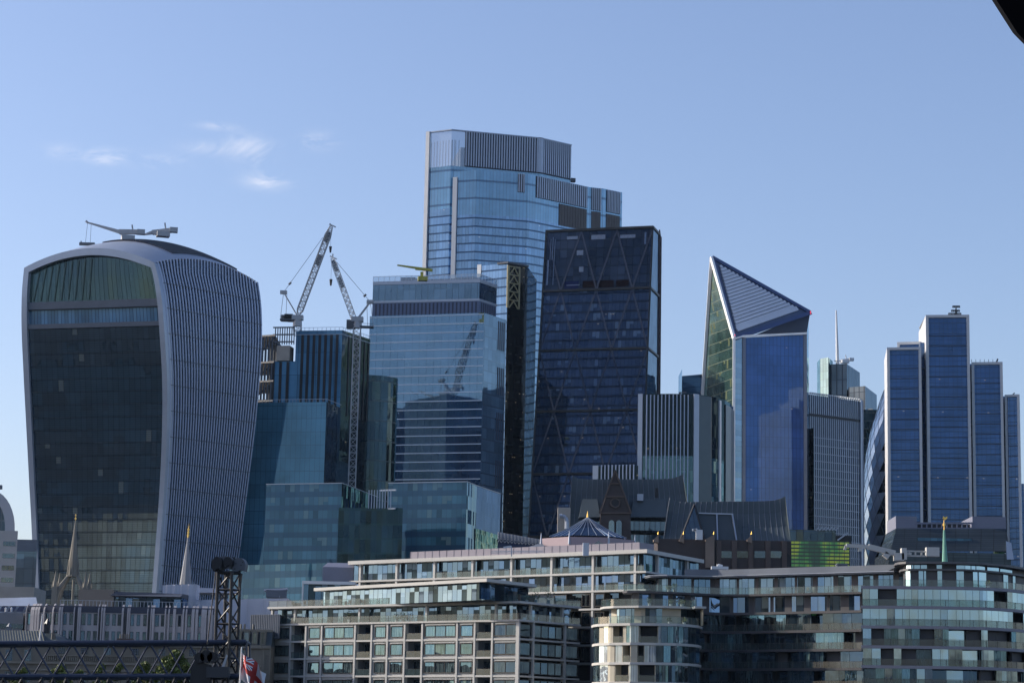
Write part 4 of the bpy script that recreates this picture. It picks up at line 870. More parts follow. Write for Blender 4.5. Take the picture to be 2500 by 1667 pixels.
mb = MB(); mb.tube(pt(2045,892,1222), pt(2041.5,757.5,1222), 1.0, .35, 10); mb.build('mast', M['white_metal'], hk)
roof_boom('small white window-cleaning crane beside the mast on the distant tower', (2062,884), (2052,881), (2040,882), (2078,877.5), 1218, None, 'white_metal', .7)
# ---- 13. slim ribbed tower ----------------------------------------------------------------------------
ZL = 158
fL = Vs([(1975,960),(2100,976.5),(2103,980)], ZL); pL = Path(fL); bL = backed(fL, 22, (-.1,1))
lt = tower_root('ribbed_grid_tower', 'slate-blue tower with close white vertical ribs and pale floor bands', bL)
mb = MB(); mb.prism(bL, 3, ZL-.5); mb.build('glass_walls', glass('rib_tower_glass', pw=.85, fh=3.9, mull=.05, band=.3, base=(.03,.055,.09), base2=(.06,.09,.12), bandc=(.05,.07,.1), refl=.2, tint=(.6,.8,1), wob=.02, pvar=.8), lt)
for k in range(26): u = pL.u[1]*(k+.3)/26; mb = MB(); pL.strip(mb, u, u+.34, 3, ZL, 0, .4); mb.build('rib', M['clad'], lt)
mb = MB(); z = ZL-18.5
while z > 30: pL.strip(mb, 0, pL.L, z-.12, z+.12, 0, .3); z -= 3.32
mb.build('floor_bands', M['clad'], lt)
mb = MB(); pL.strip(mb, 0, pL.L, ZL-9.6, ZL-8.6, 0, .62); mb.build('dark_belt', M['black'], lt)
mb = MB()
for k in range(22): u = pL.u[1]*(k+.25)/22; pL.strip(mb, u, u+.65, ZL, ZL+.5, -.2, .7)
mb.build('parapet_teeth', M['white_metal'], lt)
mb = MB(); pL.strip(mb, pL.u[1]-.6, pL.L, 3, ZL, 0, .9); mb.build('corner_pier', M['clad'], lt)
mb = MB(); f = [pt(2098,1020,1110).xy, pt(2150,1012,1110).xy]; 
r_ = thing('glazed_slab_building', 'dark green glass building glimpsed between the ribbed tower and the diamond-patterned tower', 'office building', (f[0].x+4, f[0].y+6, 3))
mb.prism(backed(f, 14), 3, pt(2130,1000,1110).z); mb.build('glass_walls', glass('far_green_glass', pw=1.5, fh=4.1, mull=.15, band=.6, base=(.03,.05,.045), base2=(.10,.14,.14), bandc=(.14,.16,.13), refl=.15, tint=(.8,1,.9), wob=.04, wave=.08, pvar=.9), r_)
f = [pt(1969,1040,930).xy, pt(1986,1040,925).xy]; r_ = thing('narrow_dark_building', 'narrow dark glass building in the slot beside the ribbed tower', 'office building', (f[0].x+4, f[0].y+6, 3))
mb = MB(); mb.prism(backed(f, 14), 3, pt(1978,1048,930).z); mb.build('glass_walls', m10, r_)
# ---- 14. diamond-patterned bullet tower ------------------------------------------------------------------
gc = pt(2252,1300,1030); g0 = Vector((gc.x, gc.y, 0)); PROF = [(3,25),(40,27.5),(70,28.8),(95,29.1),(114,28.2),(127,27.0),(135,25.9),(145,24.4),(154,22.4),(161,20),(170,17.1),(180,12),(188,6.5),(194,.3)]
gk = thing('bullet_shaped_tower', 'bullet-shaped tower with a diamond glass pattern, mostly hidden behind the white-framed slabs', 'office tower', (gc.x, gc.y, 3))
NS, NR = 36, 40
mw = glass('gherkin_skylit_glass', pw=99, fh=99, mull=0, band=0, base=(.62,.66,.74), refl=.6, tint=(.9,.95,1), wob=.05, wave=.03, pvar=.3)  # bright sky reflection painted into the pale glass
md = glass('gherkin_dark_glass', pw=99, fh=99, mull=0, band=0, base=(.012,.016,.02), refl=.1, tint=(.7,.85,1), wob=.05, pvar=.3)
mb = MB(); ll = MB()
def gp_(i, j):
    z = 3+191*j/NR; r = smooth_tab(PROF, z); a = 2*math.pi*(i+.5*j)/NS*1.0; return Vector((gc.x+r*math.cos(a), gc.y+r*math.sin(a), z))
for j in range(NR):
    for i in range(NS):
        a, b, c, d = gp_(i,j), gp_(i+1,j), gp_(i,j+1), gp_(i+1,j+1); 
        k = (i+j//1) % 6; dark = not (4.5 <= (i+.5*j) % 12 < 9.3)  # pale facets only on the left side, where bright sky reflects
        mb.face([a,b,c], None, 1 if dark else 0); mb.face([b,gp_(i+1,j+1),c], None, 1 if dark else 0)
        if j < NR-1: ll.beam(a, c, .16); ll.beam(b, c, .16)
mb.build('glass_skin', [mw, md], gk); ll.build('diagonal_grid', M['crane_dark'], gk)
# ---- 15. white-framed slabs ---------------------------------------------------------------------------------
DM = 806
m15 = glass('deep_blue_grid_glass', pw=1.55, fh=3.9, mull=.12, band=.35, base=(.02,.06,.20), base2=(.03,.08,.24), bandc=(.015,.025,.07), mullc=(.015,.025,.07), refl=.26, tint=(.42,.62,1.0), wob=.006, pvar=.3, rowv=.6, lights=.02, subband=2)
m15w = solid('pale_stone_frame', (.56,.57,.58), .45, .05)
sl15 = thing('white_framed_slab_tower', 'stepped tower of upright blue glass slabs, each in a pale stone frame', 'office tower', (pt(2300,1200,DM).x, DM+20, 3))
def slabf(x0, x1, y, yb, fw, depth, leftw, nm, rec=0, D=DM, xb=None):
    a = pt(x0, y, D+rec); b = pt(x1, y, D-2.2+rec); z = a.z; p = Path([a.xy, b.xy]); dn = Vector((leftw,1)).normalized()
    body = MB(); q = backed([a.xy, b.xy], depth, dn); body.prism(q, 3, z-.02); body.build('slab_core', m15w, sl15)
    gsh = MB(); p.sheet(gsh, fw, p.L-fw, 3, z-fw, .15); gsh.build('blue_glass_front', m15, sl15)
    fm = MB(); p.strip(fm, 0, fw, 3, z, 0, .9); p.strip(fm, p.L-fw, p.L, 3, z, 0, .9); p.strip(fm, fw, p.L-fw, z-fw, z, 0, .9); fm.build('pale_frame', m15w, sl15)
    ln = MB(); zz = z-fw-6.6
    while zz > 30: p.strip(ln, fw, p.L-fw, zz-.13, zz+.13, .1, .3); zz -= 3.64; ln.cut()
    ln.build('floor_lines', M['navy'], sl15); return p, z
slabf(2190.7,2250,836,0,.9,14,.16,'a2',10)
slabf(2165.4,2249,849,0,.95,26,.125,'a')
pB_, zB_ = slabf(2259.7,2366,770,0,.98,34,.105,'b')
slabf(2371.6,2447.6,885,0,.95,26,.2,'c'); slabf(2453.9,2489.5,964.5,0,.8,26,.2,'d')
mb = MB()
for x0, x1, y in ((2248,2261,836),(2364,2374,888),(2446,2456,967),(2487,2500,1180)): a, b = pt(x0,y,DM+6), pt(x1,y,DM+6); mb.prism([a.xy, b.xy, b.xy+Vector((0,15)), a.xy+Vector((0,15))], 3, a.z)
mb.build('recessed_links', m15, sl15)
mb = MB(); a, b, c, d = pt(2249.5,800,DM+26), pt(2249.5,849,DM+14), pt(2260,770.5,DM), pt(2260,849,DM)
q = [a.xy, c.xy, c.xy+Vector((1,20)), a.xy+Vector((1,4))]; mb.face([c3(a.xy,3), c3(c.xy,3), c, a]); mb.face([a, c, c+Vector((2,25,0)), a+Vector((2,5,0))]); mb.face([Vector((pt(2160.5,900,DM+24).x,DM+24,3)), c3(pt(2165.4,849,DM).xy,3), pt(2165.4,849,DM), Vector((pt(2160.5,900,DM+24).x,DM+24,pt(2165.4,849,DM).z-6))])
mb.build('chamfered_side', m15w, sl15)
mb = MB()
for k in range(6): p = pt(2372+k*10.4,877,DM+3); q = pt(2372+k*10.4,885,DM+3); mb.beam(p, q, .14)
mb.beam(pt(2432,886,DM+3), pt(2436,876,DM+3), .5); mb.beam(pt(2470,966,DM+3), pt(2477,959,DM+3), .4)
mb.build('roof_stays', M['dark_metal'], sl15)
an = thing('aerial_array', 'dark aerial mast with three crossbars on top of the tallest white-framed slab', 'aerial', pt(2334,769,DM+8))
mb = MB(); mb.beam(pt(2334,770,DM+8), pt(2334,747,DM+8), .7, .7, w2=.25); mb.build('mast', M['black'], an)
for (x0, x1, y) in ((2326,2343,747.5),(2323,2342.5,757.5),(2316,2346,765)):
    mb = MB(); mb.beam(pt(x0,y,DM+8), pt(x1,y,DM+8), .4); mb.beam(pt(x0,y+3,DM+8), pt(x1,y+3,DM+8), .25)
    for k in range(5): xx = x0+(x1-x0)*k/4; mb.beam(pt(xx,y-1,DM+8), pt(xx,y+4,DM+8), .28)
    mb.build('crossbar', M['black'], an)
# ---- 16. arch-topped block and grey block at far left --------------------------------------------------------
D16 = 560; r16 = thing('arch_topped_block', 'pale stone office block with a glazed round arch top at the left edge', 'office block', (pt(-20,1400,D16).x, D16+8, 3))
a, b = pt(-110,1330,D16).xy, pt(42,1330,D16).xy; zt16 = pt(20,1295,D16).z; p16 = Path([a,b]); m16 = M['slab']
mb = MB(); mb.prism(backed([a,b], 16), 3, zt16); mb.build('stone_walls', solid('pale_block_stone', (.40,.385,.37), .7, .08), r16)
for j in range(6):
    z = pt(20,1321+j*29.5,D16).z
    mb = MB(); p16.strip(mb, 1, p16.L-4.6, z-1.1, z+.0, .02, .1); p16.strip(mb, p16.L-3.4, p16.L-.5, z-1.1, z+.0, .02, .1); mb.build('window_band', pane('block_pane%d' % j, [(.01,.015,.02),(.05,.06,.05),(.02,.02,.02),(.12,.11,.06)], .15), r16)
cx16, rz_ = pt(-30,1295,D16), pt(-30,1195,D16).z-zt16; rx_ = b.x-cx16.x-.8
mb = MB(); arc = [(cx16.x+rx_*math.cos(R(t)), zt16+rz_*math.sin(R(t))) for t in range(0, 181, 10)]
arc2 = [(cx16.x+(rx_-2.4)*math.cos(R(t)), zt16+(rz_-2.2)*math.sin(R(t))) for t in range(0, 181, 10)]
for (x0,z0),(x1,z1),(X0,Z0),(X1,Z1) in zip(arc, arc[1:], arc2, arc2[1:]):
    mb.face([(X0,D16,Z0),(x0,D16,z0),(x1,D16,z1),(X1,D16,Z1)]); mb.face([(x0,D16,z0),(x0*(1+2.5/D16)+0,D16+2.5,z0),(x1*(1+2.5/D16),D16+2.5,z1),(x1,D16,z1)]); mb.face([(X0,D16+1.5,Z0),(X0,D16,Z0),(X1,D16,Z1),(X1,D16+1.5,Z1)])
mb.build('arched_roof', solid('pale_arch', (.42,.42,.44), .5, .06), r16)
mb = MB(); mb.face([(x,D16+1.2,z) for x, z in arc2]); mb.build('arch_window', glass('arch_glass', pw=2.2, fh=4, mull=.3, band=.35, base=(.03,.04,.06), bandc=(.25,.26,.28), mullc=(.25,.26,.28), refl=.15), r16)
mb = MB(); mb.beam(pt(0,1194,D16+6), pt(0,1184,D16+6), 1.0, 1.0); mb.build('roof_cap', M['mid_grey'], r16)
r17 = thing('plain_grey_block', 'plain grey block with a glazed lower half between the arch-topped block and the flared tower', 'office block', (pt(60,1400,610).x, 618, 3))
a, b = pt(40,1316,610), pt(92,1319,610); mb = MB(); zz = pt(60,1345,610).z; mb.prism(backed([a.xy,b.xy], 12), zz, a.z); mb.build('upper_wall', M['mid_grey'], r17)
mb = MB(); mb.prism(backed([a.xy,b.xy], 12), 3, zz-.02); mb.build('glass_walls', glass('grey_block_glass', pw=2.4, fh=4, mull=.1, band=.3, base=(.12,.16,.2), refl=.25, pvar=.5), r17)
# ================================================================== MIDDLE DISTANCE
# ---- tower cranes (luffing) --------------------------------------------------------------------
def tower_crane(label, D, mast_top, mast_bot, pivot, tip, head, deck0, deck1, atop, cable_end, hook, cw, jibw=2.0, mastw=2.6, n=26, col='crane_grey', mcol=None, g=None):
    P = lambda q, d=0: pt(q[0], q[1], D+d)
    b = P(mast_bot); r = thing('tower_crane', label, 'crane', b, g)
    mb = MB(); t_ = P(mast_top); t_ = Vector((b.x+(t_.x-b.x), D, t_.z)); 
    nn = max(2, int((t_.z-b.z)/mastw/1.0)); mb.lattice(b, t_, mastw, nn, .28, .15); mb.build('mast', M[mcol or col], r)
    mb = MB(); mb.tube(t_, t_+Vector((0,0,2.2)), 1.7, 1.5, 10); mb.box(t_+Vector((0,0,3)), (4,3,1.6)); mb.build('turntable', M['crane_grey'], r)
    a, e = P(deck0), P(deck1); mb = MB(); mb.beam(a, e, 2.6, .55); mb.beam(a+Vector((0,-1.3,1)), e+Vector((0,-1.3,1)), .12); mb.build('machinery_deck', M['crane_dark'], r)
    for x, y, w, h in cw:
        mb = MB(); mb.box(P((x,y)), (w, 2, h)); mb.build('counterweight', M['crane_dark'], r)
    p_, t2 = P(pivot), P(tip); mb = MB(); m1 = p_.lerp(t2, .06); m2 = p_.lerp(t2, .9)
    mb.lattice(m1, m2, jibw, n, .28, .15); mb.lattice(p_, m1, .7, 1, .25, .15, w2=jibw); mb.lattice(m2, t2, jibw, 2, .25, .15, w2=.9); mb.beam(t2, P(head), .45); mb.beam(t2+Vector((-.8,0,.8)), t2+Vector((1.6,0,-.2)), .4); mb.build('jib', M[col], r)
    for k in (.62, .88):
        mb = MB(); q = p_.lerp(t2, k); mb.beam(q-(t2-p_).normalized()*1.9, q+(t2-p_).normalized()*1.9, 1.5, 1.3); mb.build('jib_platform', M['mid_grey'], r)
    at = P(atop); f = P(pivot)+Vector((0,0,-.5)); mb = MB()
    for dy in (-1,1): mb.beam(f+Vector((0,dy,0)), at+Vector((0,dy*.5,0)), .42)
    mb.box(at, (2.4,1.8,1.1)); back = P(deck0 if abs(deck0[0]-pivot[0]) > abs(deck1[0]-pivot[0]) else deck1); mb.beam(at, back, .16); mb.beam(at+Vector((1.2 if back.x < at.x else -1.2,0,0)), back+Vector((2.0 if back.x < f.x else -2.0,0,0)), .16); mb.build('rear_frame', M['crane_grey'], r)
    mb = MB(); c = P(cable_end); mb.beam(at, c, .13); mb.tube(at.lerp(c,.16)-Vector((.4,0,.4)), at.lerp(c,.16)+Vector((.4,0,.4)), .4, n=6); mb.build('luffing_cable', M['crane_dark'], r)
    mb = MB(); h = P(hook); mb.beam(Vector((h.x,h.y,t2.z)), h, .07); mb.tube(h, h-Vector((0,0,2.2)), .55, .3, 8); mb.build('hook_block', M['red'] if g == 2 else M['black'], r); return r
tower_crane('grey luffing tower crane on the striped tower, its tall jib raised to the right', 803, (726,796), (727,818), (727.6,770), (809,553), (806,546), (684,781), (731,781), (692.5,713.6), (788,580), (807,602), [(697,777,3,2.2),(705,776,3,2.6),(713,778,3,2.2)])
tower_crane('white luffing tower crane on a full-height lattice mast, jib raised to the left', 770, (872,801), (859,1190), (866,784), (811,631), (813,620), (851,797), (912,799), (904,737), (822,640), (808,682), [(857,792,3,3)], jibw=1.8, mastw=2.35, n=20, col='white_paint', mcol='crane_grey')
mb = MB()
# ---- gothic gabled offices -----------------------------------------------------------------------
def swayback(r, D, x0, x1, ytop, dips, ybot, xb0, xb1, depth, m, name='zinc_roof', n=22, ribs=True):
    """a steep roof slope, swept up at both ends; top line dips in the middle"""
    mb = MB(); rb = MB(); P, Q = [], []
    for k in range(n+1):
        t = k/n; x = x0+(x1-x0)*t; y = interp(dips, x); xb = xb0+(xb1-xb0)*t
        P.append(pt(x, y, D+depth)); Q.append(pt(xb, ybot, D))
    for k in range(n):
        # concave slope in three strips
        for a, b in ((0,.35),(.35,.7),(.7,1)):
            def s(i, t): v = Q[i].lerp(P[i], t); v.y += 1.6*math.sin(math.pi*t); return v
            mb.face([s(k,a), s(k+1,a), s(k+1,b), s(k,b)], None, 0, True)
        if ribs: 
            def s(i, t): v = Q[i].lerp(P[i], t); v.y += 1.6*math.sin(math.pi*t)-.12; return v
            for a, b in ((0,.35),(.35,.7),(.7,1)): rb.beam(s(k,a), s(k,b), .14, .14)
    for i in (0, n): 
        e = Vector((P[i].x, P[i].y+depth, Q[i].z)); q = [Q[i], e, P[i]]; mb.face(q if i == 0 else q[::-1])
    for k in range(n): mb.face([P[k], P[k+1], Vector((P[k+1].x,P[k+1].y+depth,Q[0].z)), Vector((P[k].x,P[k].y+depth,Q[0].z))])
    mb.build(name, m, r)
    if ribs: rb.build('roof_seams', M['mid_grey'], r)
zc2 = M['zinc']
D1 = 610
g1 = thing('gothic_gabled_office', 'taller zinc-roofed office with swept-up roof ends and a pointed granite gable with a round window', 'office building', (pt(1530,1250,D1).x, D1+12, 3))
swayback(g1, D1, 1398, 1667, 0, [(1398,1160),(1411,1168),(1430,1169.5),(1600,1169.5),(1640,1167.5),(1655,1163),(1667,1157)], 1300, 1386, 1690, 9, zc2)
mb = MB(); a, b = pt(1386,1300,D1), pt(1690,1303,D1); mb.prism([a.xy, b.xy, b.xy+Vector((0,20)), a.xy+Vector((0,20))], 3, a.z); mb.build('granite_walls', M['granite'], g1)
gz = lambda x, y, d=0: pt(x, y, D1-4+d)
mb = MB(); G = [gz(1463,1330), gz(1541,1330), gz(1539,1252), gz(1502,1147), gz(1466,1252)]; mb.face(G)
Gb = [v+Vector((0,12,0)) for v in G]
for i in range(5): j = (i+1) % 5; mb.face([G[j], G[i], Gb[i], Gb[j]])
mb.build('pointed_gable', M['granite'], g1)
mb = MB(); o = gz(1502,1227,-.4)
mb.face([o+Vector((1.15*math.cos(R(a)),0,1.15*math.sin(R(a)))) for a in range(0,360,20)]); mb.build('round_window', M['black'], g1)
mb = MB()
for a in range(0,360,30): p = o+Vector((1.2*math.cos(R(a)),0,1.2*math.sin(R(a)))); q = o+Vector((1.2*math.cos(R(a+30)),0,1.2*math.sin(R(a+30)))); mb.beam(p, q, .3)
for p, q in (((1463,1252),(1502,1147)),((1541,1252),(1502,1147)),((1463,1252),(1541,1252)),((1478,1212),(1526,1212)),((1490,1180),(1514,1180))): mb.beam(gz(*p,-.3), gz(*q,-.3), .35)
mb.build('gable_mouldings', solid('lighter_granite', (.11,.08,.065), .6, .2, .3), g1)
for cx_ in (1493, 1511):
    mb = MB(); c = gz(cx_,1276,-.4); w = 8/5600*D1; mb.face([c+Vector((-w/1.2,0,-5)), c+Vector((w/1.2,0,-5))]+[c+Vector((w/1.2*math.cos(R(a)),0,w/1.2*math.sin(R(a)))) for a in range(0,181,20)]); mb.build('arched_window', pane('arch_pane', [(.01,.015,.02),(.03,.04,.04)], .2), g1)
for x0, x1 in ((1420,1460),(1545,1625)):
    mb = MB(); a, b, c, d = pt(x0-6,1262,D1-2.5), pt(x1+6,1262,D1-2.5), pt(x1-2,1218,D1+3), pt(x0+2,1218,D1+3); mb.face([a,b,c,d]); mb.face([d,c,c+Vector((0,4,-.2)),d+Vector((0,4,-.2))]); mb.face([a, d, d+Vector((0,4,-3)), a+Vector((0,4,0))]); mb.face([d-Vector((0,0,0)), a, a+Vector((0,6,0))]); mb.face([b, c+Vector((0,0,0)), b+Vector((0,6,0))][::-1]); mb.build('low_roof_bay', zc2, g1)
    mb = MB(); p1, p2 = pt(x0-6,1262,D1-2.5), pt(x1+6,1262,D1-2.5)
    for k in range(4): z = p1.z-1-k*3.6; mb.face([Vector((p1.x,p1.y+.3,z-2.4)), Vector((p2.x,p2.y+.3,z-2.4)), Vector((p2.x,p2.y+.3,z)), Vector((p1.x,p1.y+.3,z))])
    mb.build('window_bands', glass('bay_glass', pw=1.4, fh=2.6, mull=.2, band=.2, base=(.05,.08,.11), refl=.25, pvar=.6), g1)
mb = MB(); mb.box(pt(1563,1214,D1+2), (1.6,1.2,1.8)); mb.build('roof_cowl', M['clad'], g1)
mb = MB(); mb.box(pt(1603,1203,D1+3), (.9,.6,2.6)); mb.build('roof_hatch', M['black'], g1)
D2 = 560
g2 = thing('gothic_long_roof_office', 'lower zinc-roofed office with a long sagging ridge, glazed pyramid and brown granite parapet', 'office building', (pt(1760,1350,D2).x, D2+12, 3))
swayback(g2, D2, 1635, 1917, 0, [(1635,1215),(1648,1223),(1665,1225),(1860,1223),(1890,1221),(1905,1217),(1917,1211)], 1320, 1620, 1930, 8, zc2)
mb = MB(); a, b = pt(1606,1314,D2-4), pt(1932,1316,D2-4); mb.prism([a.xy, b.xy, b.xy+Vector((0,22)), a.xy+Vector((0,22))], 3, a.z); mb.build('granite_walls', M['granite'], g2)
mb = MB(); ap = pt(1695,1231,D2+.5); bq = [pt(1661,1316,D2-3.5), pt(1720,1316,D2-3.5), pt(1716,1316,D2+8), pt(1665,1316,D2+8)]
for i in range(4): mb.face([bq[i], bq[(i+1) % 4], ap])
mb.build('glazed_pyramid', glass('pyramid_glass', pw=1.4, fh=3, mull=.15, band=.15, base=(.09,.11,.12), refl=.25, pvar=.3), g2)
mb = MB(); 
for p in bq[:2]: mb.beam(p+Vector((0,-.2,0)), ap, .35)
mb.build('pyramid_edges', M['black'], g2)
mb = MB(); q = [pt(1706,1252,D2+1), pt(1793,1255,D2+1), pt(1812,1318,D2-2), pt(1712,1318,D2-2)]; mb.face([q[3],q[2],q[1],q[0]]); mb.face([q[0],q[1],q[1]+Vector((0,5,0)),q[0]+Vector((0,5,0))]); mb.face([q[2],q[2]+Vector((0,6,0)),q[1]+Vector((0,5,0)),q[1]]); mb.build('dormer_roof', solid('dark_zinc', (.05,.065,.075), .5, .1), g2)
mb = MB(); mb.beam(pt(1750,1253,D2+.6), pt(1752,1318,D2-2.2), .3); mb.beam(pt(1788,1255,D2+.6), pt(1798,1318,D2-2.2), .3); mb.beam(pt(1706,1252,D2+.7), pt(1790,1254.5,D2+.7), .3); mb.build('dormer_ridges', M['clad'], g2)
for x in (1602, 1664, 1738, 1830):
    mb = MB(); a = pt(x-6,1319,D2-5); b = pt(x+6,1319,D2-5); big = x == 1738; 
    q = [pt(x-(16 if big else 6),1321,D2-5), pt(x+6,1325,D2-5), pt(x+6,1305 if not big else 1303.5,D2-5), pt(x-(16 if big else 6),1316,D2-5)]
    qb = [v+Vector((0,2.5,0)) for v in q]; mb.face(q); mb.face(qb[::-1])
    for i in range(4): j = (i+1) % 4; mb.face([q[j],q[i],qb[i],qb[j]])
    if big: mb.hexa([v for v in (pt(1722,1385,D2-5.2), pt(1744,1385,D2-5.2), pt(1744,1385,D2-2), pt(1722,1385,D2-2))], [v for v in (pt(1722,1322,D2-5.2), pt(1744,1322,D2-5.2), pt(1744,1322,D2-2), pt(1722,1322,D2-2))])
    mb.build('raised_parapet_fin', M['granite_pale'], g2)
    mb = MB(); t_ = pt(x+5,1304,D2-4); mb.tube(t_, t_+Vector((0,0,.8)), .2, .02, 6); mb.build('finial', M['gold'], g2)
for x in (1774, 1812, 1856, 1895): 
    mb = MB(); a, b = pt(x-14,1361,D2-4.1), pt(x+14,1345,D2-4.1); mb.face([a, Vector((b.x,a.y,a.z)), Vector((b.x,a.y,b.z)), Vector((a.x,a.y,b.z))]); mb.build('small_window', pane('gran_pane', [(.005,.007,.01),(.02,.03,.04)], .12), g2)
mb = MB()
for x in (1755,1793,1833,1875,1915): mb.beam(pt(x,1390,D2-4.3), pt(x,1320,D2-4.3), 1.2, .6, up=(0,1,0))
mb.build('granite_piers', solid('brown_pier', (.095,.07,.06), .6, .15, .3), g2)
mb = MB(); c = pt(1918,1365,D2-4.2); mb.face([c+Vector((-1.2,0,-3)), c+Vector((1.2,0,-3))]+[c+Vector((1.2*math.cos(R(a)),0,1.6*math.sin(R(a)))) for a in range(0,181,20)]); mb.build('arched_niche', M['black'], g2)
r_ = thing('roof_hoist', 'small white roof hoist arm beside the glazed pyramid', 'roof hoist', pt(1708,1312,D2-5))
mb = MB(); mb.box(pt(1707,1305,D2-6), (1.6,1,2.4)); mb.beam(pt(1709,1300,D2-6), pt(1694,1293,D2-6), .5); mb.beam(pt(1690,1293,D2-6), pt(1702,1292,D2-6), .5); mb.build('arm', M['white_metal'], r_)
# ---- octagonal lilac drum with glass cone --------------------------------------------------------
D3 = 470; oc_ = pt(1434,1310,D3+11); ro = 121/5600*D3*1.0; ztop = pt(1434,1309,D3).z
og = thing('octagonal_pavilion', 'lilac octagonal drum under a dark glass cone roof with a gold finial', 'pavilion', (oc_.x, oc_.y, 3))
ang0 = 22.5; ring = [Vector((oc_.x+ro*1.04*math.cos(R(ang0+a)), oc_.y+ro*1.04*math.sin(R(ang0+a)))) for a in range(0,360,45)]
mb = MB(); mb.prism(ring, 3, ztop); mb.build('drum_wall', M['pink'], og)
apx = Vector((oc_.x, oc_.y, pt(1434,1262,D3+11).z)); rg2 = [Vector((oc_.x+ro*.86*math.cos(R(ang0+a)), oc_.y+ro*.86*math.sin(R(ang0+a)))) for a in range(0,360,45)]
zb = pt(1434,1307,D3).z+.3; mb = MB(); mr = MB()
for i in range(8):
    a, b = c3(rg2[i],zb), c3(rg2[(i+1) % 8],zb); mid1, mid2 = a.lerp(apx,.5), b.lerp(apx,.5); mid1.z -= .35; mid2.z -= .35; mb.face([a,b,mid2,mid1]); mb.face([mid1,mid2,apx])
    for t in (0,.25,.5,.75):
        p = a.lerp(b,t); q = mid1.lerp(mid2,t); mr.beam(p+Vector((0,0,.08)), q+Vector((0,0,.08)), .07); mr.beam(q+Vector((0,0,.08)), apx+Vector((0,0,.05)), .06)
mb.build('glass_cone_roof', glass('cone_glass', pw=50, fh=50, mull=0, band=0, base=(.02,.03,.055), refl=.1, tint=(.7,.8,1)), og); mr.build('roof_ribs', M['clad'], og)
mb = MB(); mb.tube(apx-Vector((0,0,.3)), apx+Vector((0,0,1.3)), .25, .03, 6); mb.build('finial', M['gold'], og)
for i in (4,5,6,7):
    p = ring[i]; mb = MB(); mb.tube(c3(p,ztop-1.5), c3(p,ztop+1.2), .28, .05, 6); mb.build('corner_spike', M['clad'], og)
r_ = thing('triangular_skylight', 'small dark triangular roof gable poking up in front of the lilac drum', 'skylight', pt(1462,1340,D3-8))
mb = MB(); a, b, c = pt(1428,1342,D3-8), pt(1495,1342,D3-8), pt(1461,1319,D3-4); mb.face([a,b,c]); mb.face([b, b+Vector((0,6,0)), c+Vector((0,3,0)), c]); mb.face([a+Vector((0,6,0)), a, c, c+Vector((0,3,0))]); mb.build('gable', M['zinc'], r_)
r_ = thing('grey_lean_to_roof', 'low dark sloping roof wedge left of the lilac drum', 'roof', pt(1290,1340,D3))
mb = MB(); a, b, c, d = pt(1255,1345,D3-2), pt(1340,1345,D3-2), pt(1325,1327,D3+6), pt(1315,1327,D3+6); mb.face([a,b,c,d]); mb.face([b,b+Vector((0,12,0)),c]); mb.build('roof_slope', M['mid_grey'], r_)
# ---- white vent box, steel barrel roof, green glass block -----------------------------------------
r_ = thing('vent_housing', 'pale box-shaped vent housing with a curved steel duct left of the gothic roof', 'vent housing', pt(1376,1300,590))
mb = MB(); a, b = pt(1362,1238,590), pt(1393,1238,590); mb.prism([a.xy,b.xy,b.xy+Vector((0,3)),a.xy+Vector((0,3))], 3, a.z); mb.build('housing', M['concrete'], r_)
mb = MB(); pr_ = [(1366,1259),(1373,1259),(1380,1263),(1384,1272),(1384,1290)]
for p, q in zip(pr_, pr_[1:]): mb.tube(pt(*p,588), pt(*q,588), .55, n=8)
mb.build('duct', M['clad'], r_)
D4 = 600; r_ = thing('barrel_roof_hall', 'dark barrel-vaulted roof wrapped in a grey steel lattice', 'hall', (pt(1270,1330,D4).x, D4+8, 3))
mb = MB(); lt_ = MB(); n = 14; x0b, x1b = 1215, 1335; Pq = []
for k in range(n+1):
    x = x0b+(x1b-x0b)*k/n; row = []
    for j in range(9):
        a = R(180-j*22.5*.5-0); p = pt(x, 1343, D4); row.append(Vector((p.x, D4+6-6*math.sin(R(90-j*11.25)), p.z+5.0*math.sin(R(j*11.25))*(1-.012*max(0,x-1221)/1) if False else p.z+(5.1-2.3*k/n)*math.sin(R(j*11.25)))))
    Pq.append(row)
for k in range(n):
    for j in range(8):
        mb.face([Pq[k][j], Pq[k+1][j], Pq[k+1][j+1], Pq[k][j+1]], None, 0, True)
        if j > 1:
            up_ = Vector((0,-.15,.15)); lt_.beam(Pq[k][j]+up_, Pq[k+1][min(j+2,8)]+up_, .2); lt_.beam(Pq[k+1][j]+up_, Pq[k][min(j+2,8)]+up_, .2)
a, b = Pq[0][0], Pq[-1][0]; mb.face([Vector((a.x,a.y,3)), Vector((b.x,b.y,3)), b, a]); mb.face([Vector((b.x,b.y,3)), Vector((b.x,b.y+8,3)), Vector((b.x,b.y+8,Pq[-1][8].z)), Pq[-1][8], b]); mb.build('barrel_roof', M['navy'], r_); lt_.build('steel_lattice', M['mid_grey'], r_)
D5 = 640; r_ = thing('green_lit_glass_building', 'glass building glowing with horizontal yellow and green stripes below the blue pointed tower', 'office building', (pt(2000,1350,D5).x, D5+8, 3))
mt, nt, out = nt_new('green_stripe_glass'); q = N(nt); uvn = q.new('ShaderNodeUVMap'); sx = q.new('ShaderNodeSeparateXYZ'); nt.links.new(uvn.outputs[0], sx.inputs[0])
nz1 = q.new('ShaderNodeTexNoise'); mp1 = q.new('ShaderNodeMapping'); mp1.inputs['Scale'].default_value = (.22,.12,1); nt.links.new(uvn.outputs[0], mp1.inputs[0]); nt.links.new(mp1.outputs[0], nz1.inputs['Vector']); nz1.inputs['Scale'].default_value = 1
